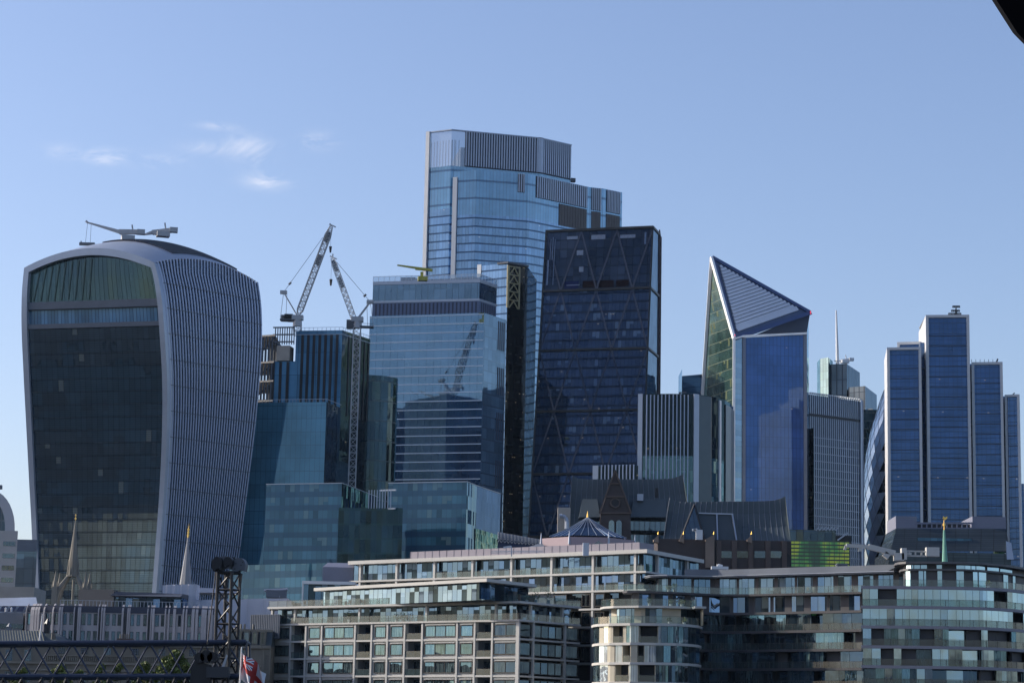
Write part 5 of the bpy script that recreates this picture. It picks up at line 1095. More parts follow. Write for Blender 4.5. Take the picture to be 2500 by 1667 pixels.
cr1 = q.new('ShaderNodeValToRGB'); e = cr1.color_ramp.elements; e[0].position = .38; e[0].color = (.01,.06,.03,1); e[1].position = .62; e[1].color = (.28,.36,.03,1); x = e.new(.5); x.color = (.05,.22,.05,1); nt.links.new(nz1.outputs['Fac'], cr1.inputs[0])
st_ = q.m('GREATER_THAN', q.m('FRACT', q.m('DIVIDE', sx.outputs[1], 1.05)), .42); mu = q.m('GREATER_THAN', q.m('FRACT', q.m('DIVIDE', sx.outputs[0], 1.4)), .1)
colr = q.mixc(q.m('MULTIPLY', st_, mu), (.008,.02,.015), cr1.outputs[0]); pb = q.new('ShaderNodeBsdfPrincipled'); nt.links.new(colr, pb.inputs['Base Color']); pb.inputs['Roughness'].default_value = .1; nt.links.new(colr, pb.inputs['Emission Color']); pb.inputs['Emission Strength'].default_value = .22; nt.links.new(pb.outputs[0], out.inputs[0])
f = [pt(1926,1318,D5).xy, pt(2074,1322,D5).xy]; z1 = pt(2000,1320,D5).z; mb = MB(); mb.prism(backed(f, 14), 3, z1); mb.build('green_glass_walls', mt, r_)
f = [pt(1926,1290,D5+1).xy, pt(2040,1296,D5+1).xy]; mb = MB(); mb.prism(backed(f, 12), z1, pt(1980,1292,D5).z); mb.build('dark_upper_storey', glass('upper_dark', pw=2, fh=3, mull=.15, band=.3, base=(.03,.05,.03), base2=(.08,.1,.08), refl=.15, wob=.08, wave=.1), r_)
f = [pt(2040,1318,D5+1).xy, pt(2078,1322,D5+1).xy]; mb = MB(); mb.prism(backed(f, 12), z1, pt(2060,1306,D5).z); mb.build('dark_upper_storey', M['black'], r_)
mb = MB()
for k in range(7): mb.beam(pt(1992+k*8,1294,D5), pt(2000+k*8,1286,D5), .3)
mb.beam(pt(2045,1318,D5-1), pt(2070,1300,D5-1), .4); mb.build('roof_fins', M['clad'], r_)
# ---- stepped grey building with plant towers behind the right-hand flats ---------------------------
D6 = 520; r_ = thing('stepped_grey_building', 'broad slate-grey louvred office with two plain plant blocks on its roof', 'office building', (pt(2320,1350,D6).x, D6+14, 3))
def slabbox(x0, x1, y, d0, depth, name, m, zb=3, yb=None):
    a, b = pt(x0,y,D6+d0), pt(x1,y,D6+d0); mb = MB(); z0 = zb if yb is None else pt(x0,yb,D6+d0).z; mb.prism([a.xy,b.xy,b.xy+Vector((0,depth)),a.xy+Vector((0,depth))], z0, a.z); return mb.build(name, m, r_)
louv = glass('slate_louvre', pw=2.9, fh=.62, mull=.14, band=.16, base=(.085,.095,.105), bandc=(.05,.055,.065), mullc=(.04,.045,.05), refl=.06, tint=(.8,.9,1), pvar=.15, rowv=.3)
mb = MB(); q = [pt(2174,1345,D6), pt(2466,1345,D6), pt(2456,1290,D6+5), pt(2188,1289,D6+5)]; mb.face(q, [(0,3),(27,3),(26,10),(1,10)]); mb.face([q[3],q[2],q[2]+Vector((0,14,0)),q[3]+Vector((0,14,0))]); mb.face([q[1],q[1]+Vector((0,18,0)),q[2]+Vector((0,14,0)),q[2]]); mb.face([q[0]+Vector((0,18,0)),q[0],q[3],q[3]+Vector((0,14,0))])
mb.build('sloping_louvred_storey', louv, r_)
slabbox(2170, 2468, 1345, -1, 20, 'lower_storeys', louv); slabbox(2187, 2238, 1259, 6, 12, 'plant_block', M['grey_roof'], yb=1292); slabbox(2374, 2456, 1260, 6, 12, 'plant_block', M['grey_roof'], yb=1292)
slabbox(2237, 2375, 1277, 9, 8, 'plant_gallery', M['black'], yb=1292)
mb = MB(); 
for k in range(12): x = 2238+k*12.3; mb.beam(pt(x,1290,D6+6), pt(x,1277,D6+6), .28)
mb.beam(pt(2236,1277,D6+6), pt(2375,1276.5,D6+6), .4); mb.beam(pt(2236,1289.5,D6+6), pt(2375,1289,D6+6), .35); mb.build('gallery_frame', M['grey_roof'], r_)
slabbox(2240, 2372, 1312, 2.3, 4, 'window_row', m9, yb=1322)
mb = MB(); a, b = pt(2465,1350,D6-1), pt(2470,1325,D6-1); mb.hexa([pt(2458,1365,D6-1.5), pt(2475,1365,D6-1.5), pt(2475,1365,D6+3), pt(2458,1365,D6+3)], [pt(2456,1320,D6-1), pt(2469,1325,D6-1), pt(2469,1325,D6+3), pt(2456,1320,D6+3)]); mb.build('end_wall', M['clad'], r_)
# ---- copper spire with a gilded ship vane -----------------------------------------------------------
D7 = 460; b0 = pt(2307,1372,D7); r_ = thing('copper_spire', 'slender green copper spire topped by a gilded ship weathervane', 'church spire', Vector((b0.x,b0.y,3)))
mb = MB(); t0 = pt(2305,1293,D7); mb.tube((b0.x,b0.y,3), b0, 1.3, 1.3, 8, cap=False); mb.tube(b0, t0, .58, .2, 8); mb.build('spire', M['copper'], r_)
mb = MB(); mb.tube(t0, t0+Vector((0,0,2.0)), .08, .05, 6); mb.tube(t0+Vector((0,0,.8)), t0+Vector((0,0,1.3)), .25, .22, 8); c = t0+Vector((.1,0,2.0)); mb.face([c+Vector(v) for v in ((-.45,0,.3),(.2,0,0),(.55,0,.35),(.6,0,.75),(.1,0,.5),(-.2,0,.8),(-.3,0,.45))]); mb.face([c+Vector((x,.12,z)) for x, z in ((-.3,.45),(-.2,.8),(.1,.5),(.6,.75),(.55,.35),(.2,0),(-.45,.3))]); mb.build('ship_vane', M['gold'], r_)
# ---- big white maintenance crane on the flats' roof --------------------------------------------------
D8 = 395; P8 = lambda x, y: pt(x, y, D8); r_ = thing('white_roof_crane', 'large off-white roof maintenance crane with a long arm and square counterweight', 'roof crane', P8(2193,1366))
mw_ = solid('off_white_paint', (.50,.49,.46), .5, .08)
for nm, bs in (('lower_arm', [((2185,1350),(2120,1334),1.0,.9),((2120,1334),(2066,1331),.7,.6),((2066,1331),(2062,1342),.4,.4),((2100,1332),(2100,1345),.6,.6)]), ('slewing_base', [((2194,1368),(2194,1350),1.6,1.6),((2200,1352),(2212,1352),1.6,2.0),((2168,1350),(2160,1360),1.0,1.0)]), ('counter_arm', [((2205,1344),(2262,1346),.25,.25),((2205,1356),(2262,1357),.25,.25),((2220,1345),(2220,1356),.25,.25),((2235,1345),(2235,1356),.25,.25),((2250,1345),(2250,1357),.25,.25),((2205,1350),(2225,1352),.5,.5)])):
    mb = MB(); [mb.beam(P8(*a), P8(*b), w, h) for a, b, w, h in bs]; mb.build(nm, mw_, r_)
mb = MB(); mb.box(P8(2276,1347), (2.2,1.5,1.55)); mb.build('counterweight', mw_, r_)
# ================================================================== RIVERSIDE FLATS
FLAT = glass('flat_glazing', pw=1.25, fh=3.2, mull=.12, band=0, base=(.02,.035,.045), base2=(.06,.09,.10), mullc=(.01,.012,.015), refl=.42, tint=(.55,.76,1.0), wob=.05, wave=.04, wsc=.3, pvar=.9, blind=.24, blindc=(.24,.32,.40), rvar=.35, rough=.02)
FLAT2 = glass('flat_glazing_dark', pw=1.35, fh=3.2, mull=.1, band=0, base=(.02,.03,.045), base2=(.03,.06,.10), mullc=(.01,.012,.015), refl=.5, tint=(.6,.75,.95), wob=.10, wave=.12, wsc=.5, pvar=.9, blind=.16, blindc=(.22,.26,.24), rvar=.6, rough=.02)
WINP = pane('window_pane', [(.02,.03,.035),(.05,.07,.075),(.10,.13,.13),(.02,.025,.03),(.13,.18,.18)], .2, (.5,.8,.95))
WIND = pane('dark_window_pane', [(.008,.012,.016),(.02,.03,.035),(.05,.06,.06),(.01,.01,.012)], .12, (.5,.7,.95))
RAIL = clear_glass('balcony_glass', (.45,.66,.64), .16, .06)
CREAM = M['slab']; FRAME = solid('bronze_frame', (.045,.04,.035), .5, .1); BRN = solid('shade_dark_stone', (.07,.066,.07), .6, .12)  # BRN: stone darkened in colour for the concave wing's shade
def ringbox(mb, p, u0, u1, z0, z1, w, d0, d1):
    p.strip(mb, u0, u1, z0, z0+w, d0, d1); p.strip(mb, u0, u1, z1-w, z1, d0, d1); p.strip(mb, u0, u0+w, z0+w, z1-w, d0, d1); p.strip(mb, u1-w, u1, z0+w, z1-w, d0, d1)
def window(root, p, u0, u1, z0, z1, d=.12, pm=None, n=1, w=.11, nm='window'):
    mb = MB(); ringbox(mb, p, u0, u1, z0, z1, w, d-.22, d)
    for k in range(1, n): u = u0+(u1-u0)*k/n; p.strip(mb, u-.05, u+.05, z0+w, z1-w, d-.2, d-.03)
    f = mb.build(nm, FRAME, root)
    for k in range(n):
        mb = MB(); p.sheet(mb, u0+(u1-u0)*k/n+.05, u0+(u1-u0)*(k+1)/n-.05, z0+w*.9, z1-w*.9, d-.12); mb.build('pane', pm or WINP, f)
def rail(root, p, u0, u1, z, d, h=1.1, m=None):
    mb = MB(); p.sheet(mb, u0, u1, z, z+h, d); b = mb.build('balustrade', m or RAIL, root)
    mb = MB(); p.strip(mb, u0, u1, z+h, z+h+.035, d-.02, d+.02)
    n = max(1, int((u1-u0)/2.2))
    for k in range(n+1): u = u0+(u1-u0)*k/n; p.strip(mb, max(u-.025,u0), min(u+.025,u1), z, z+h, d-.03, d+.03)
    mb.build('handrail', FRAME, b)
# ---- cream flats: front volume ---------------------------------------------------------------------
ZL3 = 30.0; qf = Vs([(656,1523),(1267,1511.5),(1413,1524)], ZL3); pf = Path(qf); LV = [36.6,33.2,30.0,26.8,23.6,20.4,17.2]
tq = thing('cream_gridded_flats', 'cream riverside flats with a grid of bay windows and two glazed terrace storeys on top', 'apartment block', ((qf[0].x+qf[1].x)/2, qf[1].y+12, 3))
uc = pf.u[1]; cols = [pf.upx(x) for x in (711.6,748.8,787.5,869,909.5,948,990,1033,1118,1161,1204)]
edges = [0]+cols+[uc]; types = ['c','b','w','W','b','w','w','b','W','w','b','c']
full = backed([pf.at(0,-2.4), pf.at(uc,-2.4), pf.at(pf.L,-2.4)], 14)
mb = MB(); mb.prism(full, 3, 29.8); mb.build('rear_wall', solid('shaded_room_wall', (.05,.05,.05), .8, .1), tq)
mb = MB()
for z in LV[2:]: mb.cut(); pf.strip(mb, 0, pf.L, z-.32, z, -2.4, .55 if z == 30 else .3)
for z in LV[3:]: pass
pf.strip(mb, 0, pf.L, 3, 17.2-.3, -.3, 0); mb.build('floor_slab', CREAM, tq)
mb = MB(); pf.strip(mb, 0, pf.L, LV[1]-.38, LV[1], -6, .55); mb.face([c3(p, LV[1]+.01) for p in backed([pf.at(0,-.1), pf.at(uc,-.1), pf.at(pf.L,-.1)], 12)]); mb.build('terrace_slab', CREAM, tq)
mb = MB()
for u in cols+[.2, uc-.18]: mb.cut(); pf.strip(mb, u-.19, u+.19, 3, 29.7, -.6, .36)
for x in (1299.7, 1377): mb.cut(); u = pf.upx(x); pf.strip(mb, u-.22, u+.22, 3, 29.7, -.6, .36)
mb.build('column', CREAM, tq)
for j in range(2, 6):
    z1, z0 = LV[j]-.32, LV[j+1]
    for (a, b, t) in zip(edges, edges[1:], types):
        a, b = a+.2, b-.2
        if t == 'b':
            mb = MB(); pf.strip(mb, a-.2, a+.02, z0, z1, -2.3, -.6); pf.sheet(mb, a, b, z0, z1, -2.2); mb.build('balcony_recess', M['mid_grey'], tq)
            mb = MB(); pf.sheet(mb, a+.3, b-.2, z0, z0+2.5, -2.1); mb.build('balcony_door', WIND, tq); rail(tq, pf, a, b, z0+.0, .12)
        else:
            mb = MB(); pf.strip(mb, a, b, z0, z0+.42, -.6, -.02); pf.strip(mb, a, b, z1-.5, z1, -.6, -.02)
            if t == 'w': pf.strip(mb, a, a+.42, z0+.42, z1-.5, -.6, -.02); pf.strip(mb, b-.3, b, z0+.42, z1-.5, -.6, -.02)
            mb.build('spandrel_wall', CREAM, tq)
            mb = MB(); pf.strip(mb, a+.5, b-.25, z1-.42, z1-.27, -.02, .42); mb.build('brow_ledge', CREAM, tq)
            i0, i1 = {'w':(.45,.3),'W':(.3,.2),'c':(.15,.1)}[t]
            if t == 'c' and b > uc-1: window(tq, pf, a+.1, uc-.03, z0+.4, z1-.5, .3, WIND if rnd() < .8 else WINP, 2)
            else: window(tq, pf, a+i0, b-i1, z0+.4, z1-.5, .22, WINP, {'w':1,'W':3,'c':2}[t])
    for x0, x1, n in ((1268,1297,1),(1303,1374,4),(1380,1412,1)):
        window(tq, pf, pf.upx(x0)+.06, pf.upx(x1)-.06, z0+.3, z1-.4, .1, WIND, n)
# glazed storeys
def glazed(root, p, u0, u1, z0, z1, d, bays, mat=FLAT, nm='window_wall'):
    for k in range(len(bays)-1):
        mb = MB(); p.sheet(mb, bays[k], bays[k+1], z0, z1, d); mb.build(nm, mat, root)
cu = [.3]+[pf.upx(x,1490) for x in (717.6,875,1039,1208)]+[uc]
glazed(tq, pf, 0, uc, 30, 32.8, -2.2, cu); glazed(tq, pf, uc, pf.L, 30, 32.8, -2.0, [uc, pf.upx(1378,1490), pf.L], FLAT2)
mb = MB()
for u in cu[1:5]+[.5]: mb.cut(); pf.strip(mb, u-.2, u+.2, 30, 32.82, -.7, -.2)
for x in (1300,1377): mb.cut(); u = pf.upx(x,1490); pf.strip(mb, u-.2, u+.2, 30, 32.82, -.7, -.2)
mb.build('terrace_column', CREAM, tq); rail(tq, pf, .2, uc, 30, .3); rail(tq, pf, uc, pf.L, 30, .3); rail(tq, pf, .2, uc, 33.2, .35); rail(tq, pf, uc, pf.L, 33.2, .35)
qp = Vs([(768,1436),(1188,1413),(1308,1427)], 36.6); pp_ = Path(qp); glazed(tq, pp_, 0, 0, 33.2, 36.2, -1.6, [.8, pp_.u[1]*.35, pp_.u[1]*.68, pp_.u[1]-.8]); glazed(tq, pp_, 0, 0, 33.2, 36.2, -1.6, [pp_.u[1]+.1, pp_.L], FLAT2)
mb = MB(); pp_.strip(mb, 0, pp_.L, 36.15, 36.7, -3, .2); mb.face([c3(p,36.7) for p in backed([pp_.at(0,-.1), pp_.at(pp_.u[1],-.1), pp_.at(pp_.L,-.1)], 10)]); mb.build('penthouse_roof_slab', CREAM, tq)
# ---- cream flats: taller volume behind -----------------------------------------------------------------
qr = Vs([(855,1371),(1576,1342),(1711,1367)], 44); pr = Path(qr); ur = pr.u[1]
tr = thing('tall_cream_flats', 'taller cream flats set behind the gridded block, glazed top floors under a thin flat roof', 'apartment block', ((qr[0].x+qr[1].x)/2, qr[1].y+14, 3))
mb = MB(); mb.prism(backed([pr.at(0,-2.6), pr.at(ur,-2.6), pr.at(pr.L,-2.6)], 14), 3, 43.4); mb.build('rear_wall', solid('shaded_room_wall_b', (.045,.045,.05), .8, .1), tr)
mb = MB(); pr.strip(mb, 0, pr.L, 43.4, 44.1, -3, .7); mb.face([c3(p,44.1) for p in backed([pr.at(0,-.1), pr.at(ur,-.1), pr.at(pr.L,-.1)], 12)]); mb.build('roof_slab', CREAM, tr)
mb = MB()
for z in (40.2, 36.9, 33.6, 30.3, 27, 23.7, 20.4): mb.cut(); pr.strip(mb, 0 if z > 30 else pr.upx(1300), pr.L, z-.35, z, -2.6, .25)
mb.build('floor_slab', CREAM, tr)
mb = MB(); cr_px = [880,969,1061,1154,1249,1347,1448,1551]; cus = [pr.upx(x,1380) for x in cr_px]
for i, u in enumerate(cus): mb.cut(); pr.strip(mb, u-.24, u+.24, 36.9 if i < 6 else 3, 43.4, -.6, .15)
for x in (1606,1678): mb.cut(); u = pr.upx(x,1380); pr.strip(mb, u-.24, u+.24, 3, 43.4, -.6, .15)
mb.build('column', CREAM, tr)
bays = [.2]+cus+[ur]
glazed(tr, pr, 0, 0, 40.2, 43.4, -1.1, bays); glazed(tr, pr, 0, 0, 36.9, 39.85, -1.4, bays, FLAT2); glazed(tr, pr, 0, 0, 40.2, 43.4, -.4, [ur+.05, pr.upx(1606,1380), pr.upx(1678,1380), pr.L]); glazed(tr, pr, 0, 0, 36.9, 39.85, -.6, [ur+.05, pr.L], FLAT2)
for a, b in zip(bays[3:], bays[4:]): rail(tr, pr, a+.25, b-.25, 40.2, .05, 1.0); 
for a, b in zip(bays[4:], bays[5:]): rail(tr, pr, a+.25, b-.25, 36.9, .05, 1.0)
for z0, z1 in ((33.6,36.55),(30.3,33.25),(27,29.95),(23.7,26.65)):
    for x0, x1, n, t in ((1352,1384,1,'w'),(1387,1418,0,'b'),(1420,1442,1,'w'),(1452,1476,1,'w'),(1480,1500,0,'b')):
        u0, u1 = pr.upx(x0,1470), pr.upx(x1,1470)
        if t == 'w': window(tr, pr, u0+.05, u1-.05, z0+.35, z1-.3, .1, WIND, n)
        else:
            mb = MB(); pr.sheet(mb, u0, u1, z0, z1, -1.4); mb.build('balcony_door', WIND, tr); rail(tr, pr, u0, u1, z0, .1, 1.0)
mb = MB(); u0 = pr.upx(1303,1500); pr.strip(mb, u0, pr.upx(1352,1500), 3, 36.5, -2.0, -.4); mb.build('plain_return_wall', M['mid_grey'], tr)
mb = MB(); p2 = Path([pr.at(pr.upx(963,1360),-5), pr.at(pr.upx(1525,1340),-5)]); p2.strip(mb, 0, p2.L, 44.1, 46.0, -5, 0)
for k in range(30): p2.strip(mb, p2.L*k/30, p2.L*k/30+.08, 44.1, 46.0, 0, .06)
mb.build('plant_screen', solid('mauve_metal_screen', (.24,.22,.26), .55, .06), tr)
mb = MB(); mb.beam(pt(1205,1352,428), pt(1247,1333,428), .01); a = pt(1229,1336,428); mb.beam(a, a+Vector((1.5,0,.25)), .35, .3); mb.beam(a+Vector((1.5,0,.2)), a+Vector((1.55,0,-1.6)), .2); mb.beam(pt(1200,1346,427), pt(1326,1344,425), .12); mb.beam(pt(1200,1349.5,427), pt(1326,1347,425), .08); mb.build('roof_rail', M['clad'], tr)
for k in range(4): 
    mb = MB(); a = pt(1425+k*3.4, 1340, 420); mb.tube(a-Vector((0,0,1.2)), a+Vector((0,0,1.15)), .2, n=8); mb.build('flue_pipe', M['clad'], tr)
r_ = thing('grey_rooftop_house', 'plain lilac-grey metal rooftop enclosure behind the left end of the tall cream flats', 'rooftop enclosure', pt(825,1430,470))
a, b = pt(788,1383,462), pt(864,1380,462); mb = MB(); q = [a.xy,b.xy,b.xy+Vector((0,8)),a.xy+Vector((0,8))]; mb.prism(q, 3, a.z); t1 = [c3(q[0]+Vector((.8,2)),a.z+1.0), c3(q[1]+Vector((0,2)),a.z+1.0), c3(q[2],a.z+1), c3(q[3]+Vector((.8,0)),a.z+1)]; mb.hexa([c3(v,a.z) for v in q], t1); mb.build('metal_shell', M['grey_roof'], r_)
r_ = thing('white_glazed_annex', 'low glazed annex with white frames between the teal podium and the cream flats', 'annex', pt(800,1450,455))
qa = [pt(738,1421,452).xy, pt(868,1413,452).xy]; pa_ = Path(qa); za = pt(738,1421,452).z; mb = MB(); pa_.strip(mb, 0, pa_.L, za-.3, za+.3, -4, .3); pa_.strip(mb, 0, .3, 3, za, -4, .1); mb.build('white_frame', M['white_metal'], r_)
glazed(r_, pa_, 0, 0, 3, za-.3, -.1, [.3, pa_.L*.3, pa_.L], FLAT)
# ---- curved dark flats: nose, concave wing, right-hand block ----------------------------------------------
cf_ = thing('curved_nose_flats', 'curved flats with a sunlit cream rounded nose and stepped glass terraces', 'apartment block', (pt(1560,1500,380).x, 385, 3))
STONE = solid('sand_stone_panel', (.44,.40,.31), .7, .12, .6); BAND = solid('pale_band', (.46,.45,.42), .6, .08); WHITEP = pane('white_blind_pane', [(.42,.45,.46),(.52,.54,.53),(.26,.29,.31)], .2)
P28 = Path(Vs([(1450,1530),(1448,1526),(1452,1524),(1462,1522.6),(1490,1521),(1540,1520),(1600,1520.5),(1650,1521.5),(1681,1523.5)], 28.7)); e = P28.p[-1]
P28 = Path([P28.p[0]+Vector((.6,6))]+P28.p[1:]+[Vector((e.x+1.6,e.y+2.5)), Vector((e.x+2.6,e.y+7)), Vector((e.x+3.2,e.y+18))])
Lz = [28.7,25.5,22.3,19.1,15.9]
uR = P28.u[-4]
def body(root, p, top, m, inset=-2.6, bottom=3):
    q = [p.at(u, inset) for u in p.u]; mb = MB(); p.sheet(mb, 0, p.L, bottom, top, inset); qq = q+[Vector((q[-1].x, max(v.y for v in q)+4)), Vector((q[0].x, max(v.y for v in q)+4))]
    mb.face([c3(v, top) for v in qq]); mb.build('inner_wall', m, root)
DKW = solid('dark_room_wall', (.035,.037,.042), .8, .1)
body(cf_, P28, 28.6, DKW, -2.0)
mb = MB()
for z in Lz: mb.cut(); P28.strip(mb, 0, P28.L, z-.42, z, -2, .15 if z < 28 else .3)
P28.strip(mb, 0, P28.L, 3, 15.5, -.4, 0); mb.build('floor_band', BAND, cf_)
random.seed(11)
patt = {0:[(1450,1462,'g'),(1462,1472,'s'),(1472,1484,'p'),(1484,1496,'s'),(1496,1520,'b'),(1522,1528,'s'),(1528,1536,'g'),(1536,1558,'p'),(1560,1606,'B'),(1606,1614,'p'),(1614,1681,'d')],
        1:[(1450,1462,'g'),(1462,1474,'p'),(1474,1482,'p'),(1482,1500,'s'),(1502,1518,'p'),(1520,1538,'b'),(1540,1556,'s'),(1556,1572,'b'),(1573,1584,'p'),(1584,1602,'p'),(1602,1681,'d')],
        2:[(1450,1462,'g'),(1464,1484,'p'),(1484,1500,'s'),(1502,1534,'b'),(1536,1558,'p'),(1558,1600,'B'),(1602,1640,'d'),(1640,1681,'d')],
        3:[(1450,1470,'s'),(1470,1490,'p'),(1492,1520,'b'),(1522,1560,'p'),(1560,1600,'B'),(1602,1681,'d')]}
for j in range(4):
    z1, z0 = Lz[j]-.42, Lz[j+1]
    for x0, x1, t in patt[j]:
        u0, u1 = P28.upx(x0,1560), P28.upx(x1,1560)
        if u1-u0 < .2: continue
        if t == 's': mb = MB(); P28.strip(mb, u0, u1, z0, z1, -1.0, -.08); mb.build('stone_panel', STONE, cf_)
        elif t in 'pg': mb = MB(); P28.strip(mb, u0, u1, z0+.02, z1-.02, -.5, -.12); mb.build('tall_window', WHITEP if t == 'p' else WINP, cf_)
        elif t == 'd':
            n = 5
            for k in range(n): mb = MB(); P28.strip(mb, u0+(u1-u0)*k/n+.04, u0+(u1-u0)*(k+1)/n-.04, z0+.02, z1-.02, -.3, -.12); mb.build('tall_window', WINP if k % 2 else WIND, cf_)
        else:
            mb = MB(); P28.strip(mb, u0-.12, u0, z0, z1, -1.9, -.1); P28.strip(mb, u1, u1+.12, z0, z1, -1.9, -.1); mb.build('balcony_cheek', STONE, cf_)
            rail(cf_, P28, u0, u1, z0, -.1, 1.05)
    a = P28.u[-4]
    for k in range(3):
        u0, u1 = P28.u[-4+k]+.05, P28.u[-3+k]-.05; mb = MB(); P28.strip(mb, u0, u1, z0, z1, -.4, -.15); mb.build('dark_side_window', WIND, cf_)
def tier(root, p, z0, z1, wall_in, slab_mat, stm=None, th=.35, over=.25, glassm=FLAT, railh=1.05, nb=6, stone=.25, ru0=0, ru1=None):
    """one terrace storey: glazed wall set back from a slab edge above, balustrade handled by caller"""
    for k in range(nb):
        u0, u1 = p.L*k/nb, p.L*(k+1)/nb; s = u1-(u1-u0)*stone*(.5+rnd())
        mb = MB(); p.sheet(mb, u0, s, z0, z1-th, -wall_in); mb.build('window_wall', glassm, root)
        mb = MB(); p.sheet(mb, s, u1, z0, z1-th, -wall_in+.03); mb.build('stone_panel', stm or STONE, root)
    mb = MB(); p.strip(mb, 0, p.L, z1-th, z1, -wall_in-.5, over); mb.face([c3(v, z1-.03) for v in [p.at(u,-.05) for u in p.u]+[Vector((p.p[-1].x, max(q.y for q in p.p)+9)), Vector((p.p[0].x+2, max(q.y for q in p.p)+9))]]); mb.build('slab_edge', slab_mat, root)
P32 = Path(Vs([(1471,1484),(1469,1482),(1478,1480),(1500,1478.5),(1560,1477.5),(1620,1478),(1668,1479.5),(1690,1482),(1700,1479)], 31.9))
tier(cf_, P32, 28.7, 31.9, 1.2, BAND, stone=.35, nb=4); rail(cf_, P28, .5, P28.u[-2], 28.7, .1, 1.15)
# one long dark wing in a shallow S from the nose to the right-hand block
wg_ = thing('concave_dark_flats', 'long dark glazed flats curving in between the cream nose and the right-hand block', 'apartment block', (pt(1900,1500,400).x, 405, 3))
BAND2 = solid('shade_dark_band', (.055,.053,.058), .6, .12)  # band colour holds the shade inside the concave curve
P35 = Path(Vs([(1527,1446),(1524,1443),(1534,1441),(1560,1441),(1600,1442.5),(1650,1444.5),(1706,1447.5),(1760,1450),(1830,1450),(1920,1448),(2020,1446),(2112,1444)], 35.1))
rail(cf_, P32, .3, P32.L, 31.9, .1, 1.15)
tier(wg_, P35, 31.9, 35.1, 1.3, BAND2, BRN, glassm=FLAT2, nb=14, stone=.3)
P39 = Path(Vs([(1582,1411),(1578,1406.5),(1590,1404),(1630,1403),(1680,1404.5),(1740,1405.5),(1800,1404),(1900,1401),(2000,1398.5),(2100,1395.5),(2185,1393)], 39.0))
tier(wg_, P39, 35.1, 38.9, 1.6, M['mid_grey'], BRN, th=.25, glassm=FLAT, nb=14, stone=.25); rail(wg_, P35, .3, P35.L, 35.1, .1, 1.1)
mb = MB(); P39.strip(mb, 0, P39.L, 38.9, 39.0, -.6, .45); mb.build('lit_roof_edge', M['clad'], wg_)
u1_ = P39.upx(1690,1400); mb = MB(); q0 = Path([P39.at(u,-4.5) for u in P39.u if u > P39.upx(1640,1400)]); q0.strip(mb, 0, q0.L, 39, 40.5, -4, 0); mb.build('roof_upstand', M['mid_grey'], wg_)
Pm = Path(Vs([(1706,1458),(1740,1460),(1790,1460),(1850,1459),(1920,1457),(2000,1455),(2112,1452)], 34.4)); lm = [35.1,31.9,28.7,25.5,22.3,19.1,15.9]
body(wg_, Pm, 31.4, DKW, -2.2)
mb = MB()
for z in lm[1:]: mb.cut(); Pm.strip(mb, 0, Pm.L, z-.42, z, -2.2, .35)
mb.build('floor_band', BAND2, wg_)
for j in range(1, 6):
    z1, z0 = lm[j]-.42, lm[j+1]; u = .1; k = 0
    while u < Pm.L-1.5:
        w = random.uniform(1.1, 3.4); t = random.choice('dddwwbbs'); u1 = min(u+w, Pm.L)
        if t == 's': mb = MB(); Pm.strip(mb, u, u1-.06, z0, z1, -1.6, -1.2); mb.build('stone_panel', BRN, wg_)
        elif t == 'b': mb = MB(); Pm.sheet(mb, u, u1, z0, z1, -1.9); mb.build('balcony_door', WIND, wg_)
        else: mb = MB(); Pm.strip(mb, u, u1-.06, z0, z1, -.6, -.3); mb.build('tall_window', WINP if t == 'w' and rnd() < .6 else WIND, wg_)
        u = u1
    rail(wg_, Pm, 0, Pm.L, z0, .2, 1.05, clear_glass('dim_balcony_glass%d' % j, (.4,.5,.5), .12, .05))
rt_ = thing('right_hand_flats', 'glazed flats at the right edge with sky-blue panes, brown-grey bands and a rounded penthouse', 'apartment block', (pt(2320,1500,375).x, 382, 3))
PR = Path([pt(2105,1430,400).xy]+Vs([(2105,1429.5),(2200,1430),(2300,1431),(2400,1433),(2440,1435.5),(2480,1439),(2520,1444),(2580,1455),(2640,1470)], 35.1)); uR0 = PR.u[1]
BAND3 = solid('mauve_stone_band', (.25,.24,.27), .6, .1); GREEN = pane('green_tint_pane', [(.07,.10,.07),(.03,.04,.04),(.12,.14,.09),(.01,.015,.02)], .25)
body(rt_, PR, 34.6, DKW, -2.0)
SKYP = glass('sky_pane', pw=40, fh=40, mull=0, band=0, base=(.05,.08,.1), refl=.9, tint=(.72,.88,1.0), wob=.0, wave=.05, wsc=.5, rough=.01); SKY2 = pane('mixed_sky_pane', [(.05,.07,.08),(.10,.13,.14),(.03,.04,.05)], .45, (.72,.88,1.0))
mb = MB()
for z in lm: mb.cut(); PR.strip(mb, 0, PR.L, z-.48, z, -2, .2)
mb.build('floor_band', BAND3, rt_)
